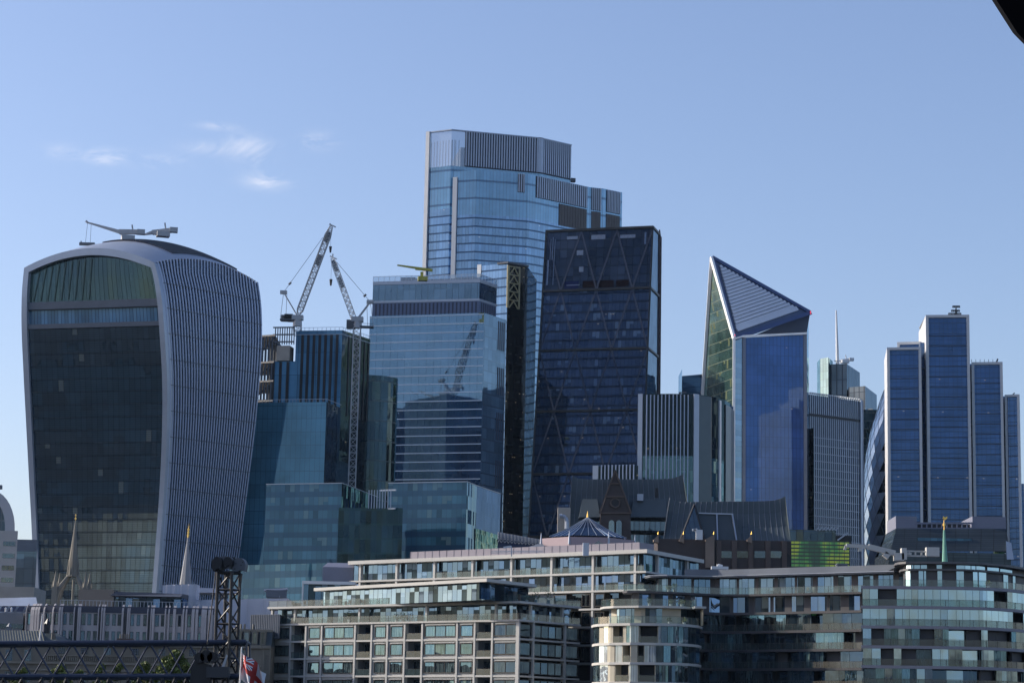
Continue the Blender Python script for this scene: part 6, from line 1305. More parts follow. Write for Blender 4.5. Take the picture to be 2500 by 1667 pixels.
for j in range(6):
    z1, z0 = lm[j]-.48, lm[j+1]; u = uR0+.05
    while u < PR.L-1:
        t = random.choice(['ggggg','gggg','ggg','s','b','gg'][:]) if j < 2 else random.choice(['gggg','gg','ggg','b','s','gs'])
        for ch in t:
            w = random.uniform(1.0,1.5) if ch == 'g' else random.uniform(2.0,3.2); u1 = min(u+w, PR.L)
            if ch == 'g': mb = MB(); PR.strip(mb, u, u1-.05, z0, z1, -.4, -.05); mb.build('tall_window', (SKYP if rnd() < .8 else SKY2) if j < 2 else random.choice([SKY2, GREEN, WINP]), rt_)
            elif ch == 's': mb = MB(); PR.strip(mb, u, u1-.05, z0, z1, -1.5, -1.0); mb.build('stone_panel', BRN, rt_)
            else: mb = MB(); PR.sheet(mb, u, u1, z0, z1, -1.8); mb.build('balcony_door', WIND if rnd() < .5 else SKY2, rt_)
            u = u1
            if u >= PR.L-1: break
    rail(rt_, PR, uR0, PR.L, z0, .05, 1.05, RAIL if j == 0 else bpy.data.materials['dim_balcony_glass1'])
    mb = MB(); PR.sheet(mb, .1, uR0, z0, z1, -.1); mb.build('side_glass', WIND, rt_)
PT = Path([pt(2193,1380,386).xy]+Vs([(2190,1379),(2193,1376),(2200,1374.3),(2215,1373),(2300,1373),(2360,1374),(2400,1376),(2450,1380.5),(2500,1388),(2560,1400)], 39.2))
body(rt_, PT, 39.1, solid('penthouse_wall', (.06,.06,.065), .5, .1), -1.0, 35.1)
mb = MB(); PT.strip(mb, 0, PT.L, 39.0, 39.35, -3, .5); PT.strip(mb, 0, PT.L, 37.95, 38.25, -1.0, -.3); mb.face([c3(v,39.3) for v in [PT.at(u,0) for u in PT.u]+[Vector((PT.p[-1].x,410)), Vector((PT.p[0].x,410))]]); mb.build('penthouse_slabs', solid('dark_roof_slab', (.10,.10,.105), .5, .1), rt_)
for x0, x1 in ((2198,2212),(2242,2253),(2255,2260),(2288,2301),(2337,2355),(2382,2393),(2396,2417),(2461,2472),(2484,2490)):
    u0, u1 = PT.upx(x0,1400), PT.upx(x1,1400); mb = MB(); PT.strip(mb, u0, u1, 35.3, 37.9, -1.0, -.85); mb.build('penthouse_window', SKYP, rt_)
for x0, x1 in ((2203,2214),(2220,2229),(2231,2245),(2247,2262),(2286,2301),(2337,2357),(2359,2376),(2378,2388),(2390,2414),(2420,2448),(2453,2482)):
    u0, u1 = PT.upx(x0,1380), PT.upx(x1,1380); mb = MB(); PT.strip(mb, u0, u1, 38.28, 38.98, -1.0, -.85); mb.build('clerestory_window', SKYP, rt_)
rail(rt_, PR, uR0+.1, PR.L, 35.1, .05, 1.05)
for k, (x, y) in enumerate(((1752,1377),(1755.5,1376),(1759,1377),(1762,1378))):
    if k == 0: r_ = thing('white_flue_cluster', 'cluster of short white flues on a pale plinth on the concave flats roof', 'flues', pt(1757,1390,410)); mb = MB(); mb.box(pt(1757,1386,410), (3,1.4,.5)); mb.build('plinth', M['white_metal'], r_)
    mb = MB(); a = pt(x,1386,410); mb.tube(a, Vector((a.x,a.y,pt(x,y,410).z)), .17, n=8); mb.build('flue', M['white_metal'], r_)
r_ = thing('louvred_roof_vent', 'square louvred roof vent on the concave flats roof below the green glass building', 'roof vent', pt(2055,1390,408))
mb = MB(); c = pt(2055,1386,406); 
for k in range(4): mb.box(c+Vector((0,0,-.6+k*.38)), (2.1,1.6,.16))
mb.box(c, (1.8,1.3,1.5)); mb.build('louvres', M['mid_grey'], r_)
# ---- terrace plants and chairs ---------------------------------------------------------------------------
LEAF = solid('leaf_green', (.055,.085,.03), .7, .3, 3); LEAF2 = solid('yellow_leaf', (.12,.13,.03), .7, .3, 3); POT = solid('pale_pot', (.42,.42,.42), .7, .1); DARK = M['dark_metal']
def leafball(mb, c, r, h, n, s):
    for k in range(n):
        a, b, q = rnd()*6.28, math.acos(2*rnd()-1), rnd()**.4
        p = c+Vector((r*q*math.sin(b)*math.cos(a), r*q*math.sin(b)*math.sin(a), h*q*math.cos(b))); e1 = Vector((rnd()-.5, rnd()-.5, rnd()-.5)).normalized()*s; e2 = e1.cross(Vector((rnd()-.5, rnd()-.5, rnd()-.5))).normalized()*s*.6
        mb.face([p-e1, p+e2, p+e1, p-e2])
def plant(p, w, h, label, group, leaf=LEAF):
    r = thing('potted_plant', label, 'potted plant', p, group); mb = MB(); mb.tube(p, p+Vector((0,0,h*.28)), .22, .3, 8); mb.build('pot', POT, r)
    mb = MB(); leafball(mb, p+Vector((0,0,h*.62)), w, h*.38, 70, .14); mb.build('foliage', leaf, r)
def on(path, px, z, d, py=1450): q = path.at(path.upx(px, py), d); return Vector((q.x, q.y, z))
G1 = 'potted plants along the glass-railed terraces'
for px, path, z, d, w, h, lab in ((846,pf,30,-1.0,.9,2.4,'tall bushy potted shrub under the penthouse, left of the other terrace shrubs'),(962,pf,30,-1.0,.9,1.6,'left one of two low shrubs under the penthouse, middle of the upper terrace'),(975,pf,30,-1.0,.8,1.8,'right one of two low shrubs under the penthouse, middle of the upper terrace'),(928,pf,33.2,-.9,.5,1.9,'left one of two round potted shrubs before the penthouse windows'),(942,pf,33.2,-.9,.5,1.8,'right one of two round potted shrubs before the penthouse windows'),
    (1315,pf,33.2,-.6,.9,2.2,'bushy dark shrub at the right end of the penthouse terrace'),(1345,pf,33.2,-.5,1.2,2.6,'widest bushy shrub at the corner of the penthouse terrace'),(1295,pf,33.2,-.8,.6,1.4,'small shrub just left of the bushy ones at the penthouse terrace end'),(1272,pf,33.2,-.6,.5,1.3,'smallest potted shrub at the penthouse corner of the cream gridded flats')):
    plant(on(path, px, z, d), w, h, lab, G1)
for px, path, z, w, h, lf, lab in ((1585,P32,31.9,.6,1.5,LEAF,'leftmost shrub on the second terrace of the rounded nose'),(1640,P32,31.9,.5,1.3,LEAF,'middle dark shrub on the second terrace of the rounded nose'),(1667,P32,31.9,.7,1.3,LEAF2,'yellow-leaved shrub at the right end of the second nose terrace'),(1676,P28,28.7,.6,1.2,LEAF2,'yellow-leaved shrub at the right end of the lowest nose terrace'),(1650,P35,35.1,.7,1.6,LEAF,'dark green shrub on the top railed terrace above the rounded nose'),(1635,P35,35.1,.6,1.3,LEAF2,'yellow-leaved shrub on the top railed terrace above the rounded nose'),(1636,P28,28.7,.5,1.1,LEAF,'dark shrub mid-way along the lowest nose terrace')):
    plant(on(path, px, z, -.5), w, h, lab, G1, lf)
plant(on(PR, 2419, 35.1, -.5), .55, 1.3, 'round shrub in a white pot on the penthouse terrace at right', G1, LEAF2)
def chair(p, rz, label, group):
    r = thing('terrace_chair', label, 'chair', p, group); cs, sn = math.cos(rz), math.sin(rz)
    mb = MB(); mb.box(p+Vector((0,0,.45)), (.55,.55,.1), rz); mb.build('seat', DARK, r); mb = MB(); mb.box(p+Vector((-sn*.27,cs*.27,.75)), (.55,.07,.6), rz); mb.build('backrest', DARK, r)
    for i, j in ((-1,-1),(1,-1),(1,1),(-1,1)): mb = MB(); q = p+Vector((.23*i*cs-.23*j*sn, .23*i*sn+.23*j*cs, 0)); mb.beam(q, q+Vector((0,0,.42)), .06); mb.build('leg', DARK, r)
ORD = ['first','second','third','fourth','fifth','sixth','seventh','eighth','ninth','tenth','eleventh']
for xs, path, z, lab, grp in (((710,740,778,812,845,875,970,1012,1050,1090,1130),pf,33.2,'%s dark low chair from the left on the penthouse terrace of the cream gridded flats','chairs on the cream penthouse terrace'),
    ((2258,2268,2278,2378,2390,2402),PR,31.9,'%s dark chair from the left behind the highest balcony railing of the right-hand flats','chairs on the upper right-hand balconies'),
    ((2310,2320,2398,2428),PR,28.7,'%s dark chair from the left, one floor below the highest balconies of the right-hand flats','chairs on the lower right-hand balconies'),
    ((1880,1896,1970,1984,2058,2074),P35,35.1,'%s dark chair from the left on the top terrace of the concave dark flats','chairs on the concave top terrace')):
    for k, x in enumerate(xs): chair(on(path, x, z, -.8), rnd()*6, lab % ORD[k], grp)
# ================================================================== LOWER LEFT
# ---- ribbed pale office block ---------------------------------------------------------------------
DL = 440; Q = lambda x, y, d=0: pt(x/3.033, 1150+y/3.033, DL+d)     # coordinates of an enlarged study crop
ro_ = thing('ribbed_pale_office', 'long pale office with rounded stone ribs, slot windows and a dark blue sloping roof band', 'office building', (pt(300,1500,DL).x, DL+10, 3))
a, b = Q(178,1005), Q(1592,1000); Z33 = b.z; pl_ = Path([(a.x-.1, DL+2.5), (Q(440,1000).x, DL), (b.x, DL-1)]); RS = solid('pale_rib_stone', (.36,.345,.36), .7, .08)
mb = MB(); mb.prism(backed([pl_.at(u,-.42) for u in pl_.u], 16), 3, Z33-.6); mb.build('stone_wall', RS, ro_)
z1, z2, z3_, z4 = Q(800,1055).z, Q(800,1140).z, Q(800,1183).z, Q(800,1270).z
mb = MB(); pl_.strip(mb, .3, pl_.L, z1+.2, Z33-.4, -.4, -.25); mb.build('sloping_roof_band', M['navy'], ro_)
def ux(x): return pl_.upx(x/3.033, 1510)
for x0, x1 in ((195,222),(330,352),(360,382),(395,420),(465,490),(510,540),(600,630),(645,672),(690,720),(780,808),(828,855),(868,897),(965,990),(1010,1035),(1058,1085),(1145,1175),(1190,1215),(1256,1278),(1316,1338),(1388,1412),(1470,1486)):
    for za, zb in ((z2,z1),(z4,z3_)):
        u0, u1 = ux(x0), ux(x1); mb = MB(); pl_.strip(mb, u0, u1, za, zb, -.6, -.39); f = mb.build('window', M['dark_metal'], ro_); mb = MB(); pl_.sheet(mb, u0+.06, u1-.06, za+.08, zb-.08, -.37); mb.build('pane', WIND if rnd() < .8 else WINP, f)
for x0, x1 in ((552,572),(732,745),(915,938),(1096,1112)):
    mb = MB(); pl_.strip(mb, ux(x0), ux(x1), 3, Z33-.5, -.5, -.3); mb.build('dark_slot', M['dark_metal'], ro_)
def rib(x0, x1):
    mb = MB(); u0, u1 = ux(x0), ux(x1); prof = [(3,.1),(Z33-2.2,.1),(Z33-1.2,0),(Z33-.5,-.3),(Z33,-.8)]
    P0, P1 = [c3(pl_.at(u0,d), z) for z, d in prof], [c3(pl_.at(u1,d), z) for z, d in prof]; B0, B1 = [c3(pl_.at(u0,-1.0), z) for z, d in prof], [c3(pl_.at(u1,-1.0), z) for z, d in prof]
    for i in range(4): mb.face([P0[i],P1[i],P1[i+1],P0[i+1]], None, 0, True); mb.face([B0[i],P0[i],P0[i+1],B0[i+1]]); mb.face([P1[i],B1[i],B1[i+1],P1[i+1]])
    mb.build('rounded_rib', RS, ro_)
for x0, x1 in ((175,193),(225,252),(256,272),(276,290),(318,328),(384,394),(432,446),(450,462),(543,551),(574,584),(586,597),(723,731),(747,757),(763,776),(900,913),(940,950),(953,962),(1088,1095),(1114,1122),(1126,1142),(1218,1228),(1244,1254),(1280,1300),(1350,1362),(1372,1384),(1418,1440),(1446,1466),(1490,1530),(1540,1575)): rib(x0, x1)
mb = MB()
for k in range(42): x = 445+k*27; p = Q(x,1002,1.5); mb.beam((p.x,p.y,Z33-.5), (p.x,p.y,Z33+.8), .07)
p, q = Q(440,990,1.5), Q(1590,988,1.5); mb.beam((p.x,p.y,Z33+.75), (q.x,q.y,Z33+.75), .07); mb.build('roof_rail', M['clad'], ro_)
r_ = thing('dark_rooftop_pavilion', 'low charcoal rooftop pavilion with a projecting roof on the ribbed office', 'rooftop pavilion', Q(970,985,14))
a, b = Q(582,875,13), Q(1362,872,10); h0 = Q(900,990,12).z; mb = MB(); mb.prism([(a.x,a.y),(Q(845,875,10).x,a.y-3),(Q(845,875,10).x,a.y+12),(a.x,a.y+12)], Z33-.6, a.z); mb.build('side_volume', M['dark_metal'], r_)
p0, p1, p2 = Q(835,905,6), Q(1140,868,6), Q(1362,900,6); mb = MB(); zt_ = Q(1140,870,6).z; zl_ = Q(1140,918,6).z
q = [(Q(840,0,6).x,a.y-4),(Q(1362,0,6).x,a.y-4),(Q(1362,0,6).x,a.y+12),(Q(840,0,6).x,a.y+12)]; mb.hexa([Vector((x,y,zl_)) for x, y in q], [Vector((q[0][0]+1,q[0][1]+1,Q(840,880,6).z)), Vector((q[1][0],q[1][1]+3,Q(1362,893,6).z)), Vector((*q[2],zt_)), Vector((*q[3],zt_))]); mb.build('roof_canopy', solid('charcoal_roof', (.055,.06,.075), .5, .08), r_)
mb = MB(); mb.prism([(x, y+(2.2 if i < 2 else 0)) for i, (x, y) in enumerate(q)], Z33-.6, zl_-.01); mb.build('glazed_front', FLAT2, r_)
# ---- white sheeted scaffolds ------------------------------------------------------------------------
WR = M['wrap']
def wrapped(label, x0, x1, y0, D, dep, sag=()):
    a, b = pt(x0, y0[0], D), pt(x1, y0[1], D); r = thing('sheeted_scaffold', label, 'scaffold', (a.x+2, D+dep/2, 3)); mb = MB(); n = 14
    for k in range(n):
        t0, t1 = k/n, (k+1)/n; pa, pb = a.lerp(b,t0), a.lerp(b,t1); ja, jb = .12*math.sin(k*2.1), .12*math.sin((k+1)*2.1)
        H = 8
        for j in range(H):
            z0, z1 = 3+(pa.z-3)*j/H, 3+(pa.z-3)*(j+1)/H; w0, w1 = .12*math.sin(j*1.7+k), .12*math.sin((j+1)*1.7+k)
            w2, w3 = .12*math.sin((j+1)*1.7+k+1), .12*math.sin(j*1.7+k+1)
            mb.face([(pa.x,pa.y+ja+w0,z0),(pb.x,pb.y+jb+w3,3+(pb.z-3)*j/H),(pb.x,pb.y+jb+w2,3+(pb.z-3)*(j+1)/H),(pa.x,pa.y+ja+w1,z1)], None, 0, True)
        mb.face([(pa.x,pa.y+ja,pa.z),(pb.x,pb.y+jb,pb.z),(pb.x,pb.y+dep,pb.z),(pa.x,pa.y+dep,pa.z)])
    mb.face([(a.x,a.y,3),(a.x,a.y,a.z),(a.x,a.y+dep,a.z),(a.x,a.y+dep,3)]); mb.face([(b.x,b.y,b.z),(b.x,b.y,3),(b.x,b.y+dep,3),(b.x,b.y+dep,b.z)])
    mb.build('sheeting', WR, r); mb = MB()
    for k in range(6): p = a.lerp(b,(k+.5)/6); mb.beam((p.x,p.y-.3,3), (p.x,p.y-.3,p.z+.5), .07)
    mb.build('scaffold_poles', M['clad'], r)
    return r
wrapped('square white sheeted scaffold behind the right end of the ribbed office', 397, 480, (1427,1425), 460, 5)
wrapped('long low white sheeted scaffold running right from the square one, behind the lattice mast', 472, 702, (1464,1459), 462, 12)
r_ = thing('flat_roofed_block', 'dark flat-roofed rooftop block with a pale lip behind the long white sheeting', 'rooftop block', pt(590,1455,500))
mb = MB(); a, b = pt(430,1447,500), pt(735,1449,500); mb.prism([a.xy,b.xy,b.xy+Vector((0,8)),a.xy+Vector((0,8))], 3, a.z-1.6); mb.build('dark_walls', M['dark_metal'], r_)
mb = MB(); a, b = pt(478,1434,499), pt(582,1438,499); mb.prism([a.xy,b.xy,b.xy+Vector((0,6)),a.xy+Vector((0,6))], a.z-1.0, a.z); mb.cut(); a, b = pt(646,1441,499), pt(702,1438,499); mb.beam(a, b, 3, .35, up=(0,0,1)); mb.build('pale_roof_lips', WR, r_)
mb = MB(); a = pt(650,1460,496); mb.box(pt(675,1450,499), (4.2,3,1.6)); mb.build('roof_house', M['mid_grey'], r_)
# ---- gothic church spire and its pinnacles ---------------------------------------------------------
DS = 520; sp_ = thing('gothic_lantern_spire', 'weathered stone church spire on flying ribs between pinnacles, before the dark louvred tower', 'church spire', (pt(177,1480,DS).x, DS, 3)); ST = M['stone']
s0, s1 = pt(184.5,1270,DS), pt(179,1365,DS); c_ = pt(177,1400,DS)
mb = MB(); mb.tube(s1, s0, .95, .10, 8); mb.build('needle', ST, sp_)
mb = MB(); mb.tube(s0-Vector((0,0,.2)), s0+Vector((0,0,1.2)), .06, .04, 6); mb.tube(s0+Vector((0,0,.3)), s0+Vector((0,0,.6)), .22, .2, 8); mb.tube(s0+Vector((0,0,1.1)), s0+Vector((0,0,1.5)), .22, .03, 6); mb.build('finial', M['gold'], sp_)
lb = pt(178,1405,DS); mb = MB(); mb.tube(lb, s1, 1.25, 1.0, 8); 
for k in range(8): an_ = R(45*k+22); p = lb+Vector((1.25*math.cos(an_),1.25*math.sin(an_),0)); mb.tube(p, p+Vector((-.1*math.cos(an_),-.1*math.sin(an_),3.6)), .2, .03, 5)
mb.tube(lb-Vector((0,0,.2)), lb+Vector((0,0,.15)), 1.5, 1.5, 8); mb.build('lantern', ST, sp_)
base = pt(176,1478,DS); zb = base.z; corners = [(-3.4,-2),(3.4,-2),(3.4,3),(-3.4,3)]
for x, y in corners:
    q = Vector((c_.x+x, c_.y+y, zb)); mb = MB(); pts = [q+Vector((0,0,.8)), q+Vector((-x*.18,-y*.18,3.4)), q+Vector((-x*.45,-y*.45,5.0)), Vector((lb.x+x*.26, lb.y+y*.26, lb.z-.1))]
    for i in range(3): mb.tube(pts[i], pts[i+1], .55-.06*i, .5-.06*i, 6)
    mb.build('flying_rib', ST, sp_)
    mb = MB(); mb.beam(q, q+Vector((0,0,4.0)), 1.2); mb.tube(q+Vector((0,0,4.0)), q+Vector((0,0,7.6)), .55, .05, 6); 
    for i, j in ((-1,-1),(1,-1),(1,1),(-1,1)): mb.tube(q+Vector((i*.5,j*.5,3.8)), q+Vector((i*.5,j*.5,5.3)), .16, .02, 4)
    mb.build('pinnacle', ST, sp_)
mb = MB(); mb.prism([(c_.x+x*1.25, c_.y+y*1.25) for x, y in corners], 3, zb+.2); mb.build('tower', ST, sp_)
mb = MB(); mb.tube(Vector((c_.x+.4,c_.y-.3,zb)), Vector((c_.x+.4,c_.y-.3,zb+6)), .3, .3, 6); mb.build('central_shaft', ST, sp_)
# ---- slim lead spire with gilded top ------------------------------------------------------------------
DT = 500; r_ = thing('slim_lead_spire', 'slender grey spire with a gilded tip rising before the finned side of the flared tower', 'church spire', (pt(452,1480,DT).x, DT, 3))
t0, t1, t2 = pt(461,1284,DT), pt(459,1312,DT), pt(453,1428,DT); mb = MB(); mb.tube((t2.x,t2.y,3), t2, 1.35, 1.35, 8); mb.tube(t2, t1, 1.35, .12, 8); mb.build('needle', solid('pale_lead', (.22,.23,.25), .6, .15, .5), r_)
mb = MB(); mb.tube(t1, t0, .16, .06, 6)
for k in range(3): mb.tube(t1+(t0-t1)*(.15+k*.25), t1+(t0-t1)*(.28+k*.25), .26, .26, 8)
mb.beam(t0-Vector((.35,0,0)), t0+Vector((.35,0,0)), .08); mb.beam(t0, t0+Vector((0,0,.6)), .08); mb.build('gilded_finial', M['gold'], r_)
# ---- low roofs at far left ------------------------------------------------------------------------------
r_ = thing('slate_hipped_roof_hall', 'dark ribbed slate hipped roof at the bottom left corner, with a small lantern vent', 'hall', (pt(40,1560,425).x, 430, 3))
mb = MB(); A, B_, C_, D_ = pt(-60,1568,424), pt(108,1568,424), pt(101,1539,432), pt(-60,1538,432); mb.face([A,B_,C_,D_]); E1_ = pt(155,1568,430); mb.face([B_, Vector((B_.x+1.8,440,B_.z)), C_]); mb.build('slate_roof', M['zinc'], r_)
mb = MB()
for k in range(26): t = k/25; p, q = A.lerp(B_,t), D_.lerp(C_,t); mb.beam(p+Vector((0,-.05,.05)), q+Vector((-.6*(1-t)*0,-.05,.05)), .09)
mb.build('roof_seams', solid('ochre_lead_roll', (.20,.19,.13), .6, .1), r_)
mb = MB(); mb.prism([(A.x,A.y),(B_.x+.3,B_.y),(B_.x+.3,445),(A.x,445)], 3, A.z); mb.build('stone_walls', M['stone'], r_)
mb = MB(); c = pt(22,1537,434); mb.box(c, (.8,.8,1.3)); mb.tube(c+Vector((0,0,.6)), c+Vector((0,0,1.3)), .6, .05, 4); mb.build('lantern_vent', M['mid_grey'], r_)
r_ = thing('chimney_roofs', 'dark slate roof with a lantern, chimneys and pots at the foot of the ribbed office', 'house', (pt(130,1565,427).x, 428, 3))
mb = MB(); a, b = pt(102,1568,427), pt(170,1568,427); t1_, t2_ = pt(112,1543,430), pt(140,1545,430); mb.prism([a.xy,b.xy,(b.x,440),(a.x,440)], 3, a.z); mb.face([a,b,t2_,t1_]); mb.face([b,Vector((b.x,440,b.z)),t2_]); mb.build('slate_roof', M['zinc'], r_)
for x in (128, 133): mb = MB(); mb.tube(pt(x,1560,427), pt(x,1545,427), .25, .2, 6); mb.build('chimney_pot', M['stone_dark'], r_)
mb = MB(); c = pt(115,1533,429); mb.box(c, (.9,.9,1.8)); mb.tube(c+Vector((0,0,.8)), c+Vector((0,0,1.8)), .65, .05, 4); mb.build('lantern', M['black'], r_)
r_ = thing('brick_chimney_stack', 'sooty brick chimney stack with a row of small pots beside the bottom windows', 'chimney', pt(305,1568,426))
mb = MB(); a, b = pt(286,1557,426), pt(324,1557,426); mb.prism([a.xy,b.xy,b.xy+Vector((0,1.5)),a.xy+Vector((0,1.5))], 3, a.z); mb.build('stack', solid('sooty_brick', (.11,.085,.075), .9, .2, 1), r_)
for k in range(5): mb = MB(); p = pt(294+k*5.4,1557,426.7); mb.tube(p, p+Vector((0,0,.75)), .16, .13, 6); mb.build('chimney_pot', M['stone_dark'], r_)
r_ = thing('flat_roof_ledge_building', 'low building with a thin white roof ledge under the ribbed office windows', 'building', (pt(385,1565,427).x, 429, 3))
mb = MB(); a, b = pt(330,1563,427), pt(445,1560,427); mb.prism([a.xy,b.xy,b.xy+Vector((0,8)),a.xy+Vector((0,8))], 3, a.z-.25); mb.build('walls', M['mid_grey'], r_)
mb = MB(); mb.prism([a.xy+Vector((-.2,-.3)),b.xy+Vector((.2,-.3)),b.xy+Vector((.2,8)),a.xy+Vector((-.2,8))], a.z-.24, a.z+.1); mb.build('white_ledge', M['white_metal'], r_)
r_ = thing('low_grey_roofs', 'broad low grey stepped roofs with a row of slanted skylights at the left edge', 'building', (pt(40,1460,520).x, 530, 3))
mb = MB(); a, b = pt(-40,1430,540), pt(84,1430,540); mb.prism([a.xy,b.xy,b.xy+Vector((0,14)),a.xy+Vector((0,14))], 3, a.z); mb.build('upper_wall', M['concrete'], r_)
mb = MB(); q = [pt(-40,1478,500), pt(92,1478,500), pt(88,1457,512), pt(-40,1460,512)]; mb.face(q); mb.prism([q[0].xy,q[1].xy,q[1].xy+Vector((0,20)),q[0].xy+Vector((0,20))], 3, q[0].z-.01); mb.build('sloped_roof', M['clad'], r_)
for k in range(4): mb = MB(); p = [pt(-2+k*21,1492,498), pt(13+k*21,1492,498), pt(20+k*21,1479,499), pt(5+k*21,1479,499)]; mb.face(p); mb.build('skylight', M['navy'], r_)
for x in (14, 28, 30): 
    if x != 30: mb = MB(); p = pt(x,1493,496); mb.tube(p, p+Vector((0,0,.8)), .2, .2, 6); mb.tube(p+Vector((0,0,.7)), p+Vector((0,0,1)), .3, .05, 6); mb.build('roof_cowl', M['white_metal'], r_)
r_ = thing('grey_side_block', 'plain grey block with a dark band left of the ribbed office', 'building', (pt(25,1515,455).x, 462, 3))
mb = MB(); a, b = pt(-40,1494,455), pt(57,1493,455); mb.prism([a.xy,b.xy,b.xy+Vector((0,10)),a.xy+Vector((0,10))], 3, a.z); mb.build('walls', M['mid_grey'], r_)
mb = MB(); a, b = pt(-40,1518,454.9), pt(57,1516,454.9); mb.prism([a.xy,b.xy,b.xy+Vector((0,.1)),a.xy+Vector((0,.1))], a.z-1.1, a.z-.2); mb.build('window_band', WIND, r_)
fp = thing('white_flagpole', 'bare white flagpole standing before the ribbed office at left', 'flagpole', pt(96.5,1565,420)); mb = MB(); mb.tube(pt(96,1566,420), pt(103.5,1498,420), .17, .07, 8); mb.build('pole', M['white_paint'], fp)
# ---- long stone custom-house style range, seen through the truss ------------------------------------------
DC = 405; ch = thing('long_stone_palace', 'long soot-stained classical stone range with tall sash windows, seen behind the truss', 'public building', (pt(300,1640,DC).x, DC+8, 3))
a, b = pt(-40,1566,DC), pt(640,1572,DC-6); pc = Path([a.xy, b.xy]); zt_ = pt(200,1570,DC).z; mb = MB(); mb.prism(backed([a.xy,b.xy], 12), 3, zt_); mb.build('stone_walls', M['stone_dark'], ch)
mb = MB(); pc.strip(mb, 0, pc.L, zt_-.5, zt_+.1, 0, .5); z_ = pt(200,1617,DC).z; pc.strip(mb, 0, pc.L, z_-.35, z_, 0, .45); z5 = pt(200,1634,DC).z; pc.strip(mb, 0, pc.L, z5-.3, z5, 0, .3); mb.build('cornices', M['stone'], ch)
mb = MB(); u0, u1 = pc.upx(112,1600), pc.upx(520,1600); zb0, zb1 = pt(200,1613,DC).z, pt(200,1602,DC).z
k = u0
while k < u1: pc.strip(mb, k, k+.16, zb0, zb1, .05, .25); k += .36
pc.strip(mb, u0, u1, zb1, zb1+.15, 0, .35); mb.build('balustrade', M['stone'], ch)
for x in (22, 68, 150, 205, 262, 330, 395, 470, 590):
    for ya, yb in (((1587,1617) if x < 100 else (1580,1599)), (1640,1668)):
        u = pc.upx(x, 1600); mb = MB(); pc.strip(mb, u-.75, u+.75, pt(200,yb,DC).z, pt(200,ya,DC).z, -.1, .06); f = mb.build('window', M['stone'], ch)
        mb = MB(); zz0, zz1 = pt(200,yb,DC).z+.12, pt(200,ya,DC).z-.12; pc.sheet(mb, u-.6, u+.6, zz0, zz1, .08); mb.build('pane', WIND, f)
        mb = MB(); [pc.strip(mb, u+i*.4-.04, u+i*.4+.04, zz0, zz1, .09, .14) for i in (-1,0,1)]; [pc.strip(mb, u-.6, u+.6, zz0+(zz1-zz0)*j/4-.03, zz0+(zz1-zz0)*j/4+.03, .09, .14) for j in (1,2,3)]; mb.build('glazing_bars', M['mid_grey'], f)
# ---- mansarded stone house right of the lattice mast -------------------------------------------------------
r_ = thing('mansard_stone_house', 'stained stone house with a mansard roof and dormer windows beside the cream gridded flats', 'house', (pt(615,1600,430).x, 436, 3))
a, b = pt(560,1575,428), pt(662,1577,428); ph_ = Path([a.xy,b.xy]); mb = MB(); mb.prism([a.xy,b.xy,b.xy+Vector((0,14)),a.xy+Vector((0,14))], 3, a.z); mb.build('stone_walls', M['stone'], r_)
mb = MB(); zt2 = pt(600,1537,428).z; q = [a, Vector((b.x,b.y,a.z)), Vector((b.x,b.y+2.0,zt2)), Vector((a.x,a.y+2.0,zt2))]; mb.face(q); mb.face([q[3],q[2],q[2]+Vector((0,9,0)),q[3]+Vector((0,9,0))]); mb.face([q[1], q[1]+Vector((0,13,0)), q[2]+Vector((0,9,0)), q[2]]); mb.build('mansard_roof', M['zinc'], r_)
mb = MB(); ph_.strip(mb, 0, ph_.L, a.z-.4, a.z+.15, 0, .5); ph_.strip(mb, 0, ph_.L, a.z-6.2, a.z-5.8, 0, .4); ph_.strip(mb, 0, ph_.L, zt2-.2, zt2+.25, -2.2, -1.7)
for k in range(7): u = .5+k*1.15; ph_.strip(mb, u, u+.3, a.z-5.8, a.z-.4, 0, .22)
mb.build('cornices_and_pilasters', M['stone'], r_)
for x in (583, 602, 622, 642):
    u = ph_.upx(x,1560); mb = MB(); z0_, z1_ = a.z+.3, zt2-.3; ringbox(mb, ph_, u-.55, u+.5, z0_, z1_, .14, -1.8, .1); mb.hexa([c3(ph_.at(u-.55,-1.8),z1_), c3(ph_.at(u-.55,.15),z1_), c3(ph_.at(u+.5,.15),z1_), c3(ph_.at(u+.5,-1.8),z1_)][::1], [c3(ph_.at(u-.55,-1.8),z1_+.12), c3(ph_.at(u-.55,.15),z1_+.12), c3(ph_.at(u+.5,.15),z1_+.12), c3(ph_.at(u+.5,-1.8),z1_+.12)]); f = mb.build('dormer', M['stone'], r_)
    mb = MB(); ph_.sheet(mb, u-.42, u+.37, z0_+.12, z1_-.12, 0); mb.build('pane', pane('dormer_pane%d' % x, [(.10,.10,.08),(.16,.15,.11)], .1), f)
for k in range(3): mb = MB(); ph_.strip(mb, 3.0+k*1.9, 4.0+k*1.9, a.z-4.4, a.z-1.6, .02, .06); mb.build('blind_panel', M['stone_dark'], r_)
for x in (588, 597, 618): mb = MB(); p = pt(x,1537,431); mb.tube(p, p+Vector((0,0,1.1)), .2, .16, 6); mb.build('chimney_pot', M['stone'], r_)
r_ = thing('ribbed_grey_screen', 'ribbed grey metal plant screen on the roof between the white sheeting and the cream flats', 'plant screen', pt(650,1530,434))
mb = MB(); a, b = pt(613,1500,436), pt(683,1500,432); zz = pt(640,1540,436).z; mb.prism([a.xy,b.xy,b.xy+Vector((0,5)),a.xy+Vector((0,5))], zz-1.5, a.z); e_ = Path([a.xy,b.xy])
for k in range(16): e_.strip(mb, e_.L*k/16, e_.L*k/16+.12, zz-1, a.z, 0, .1)
mb.build('screen', M['mid_grey'], r_)
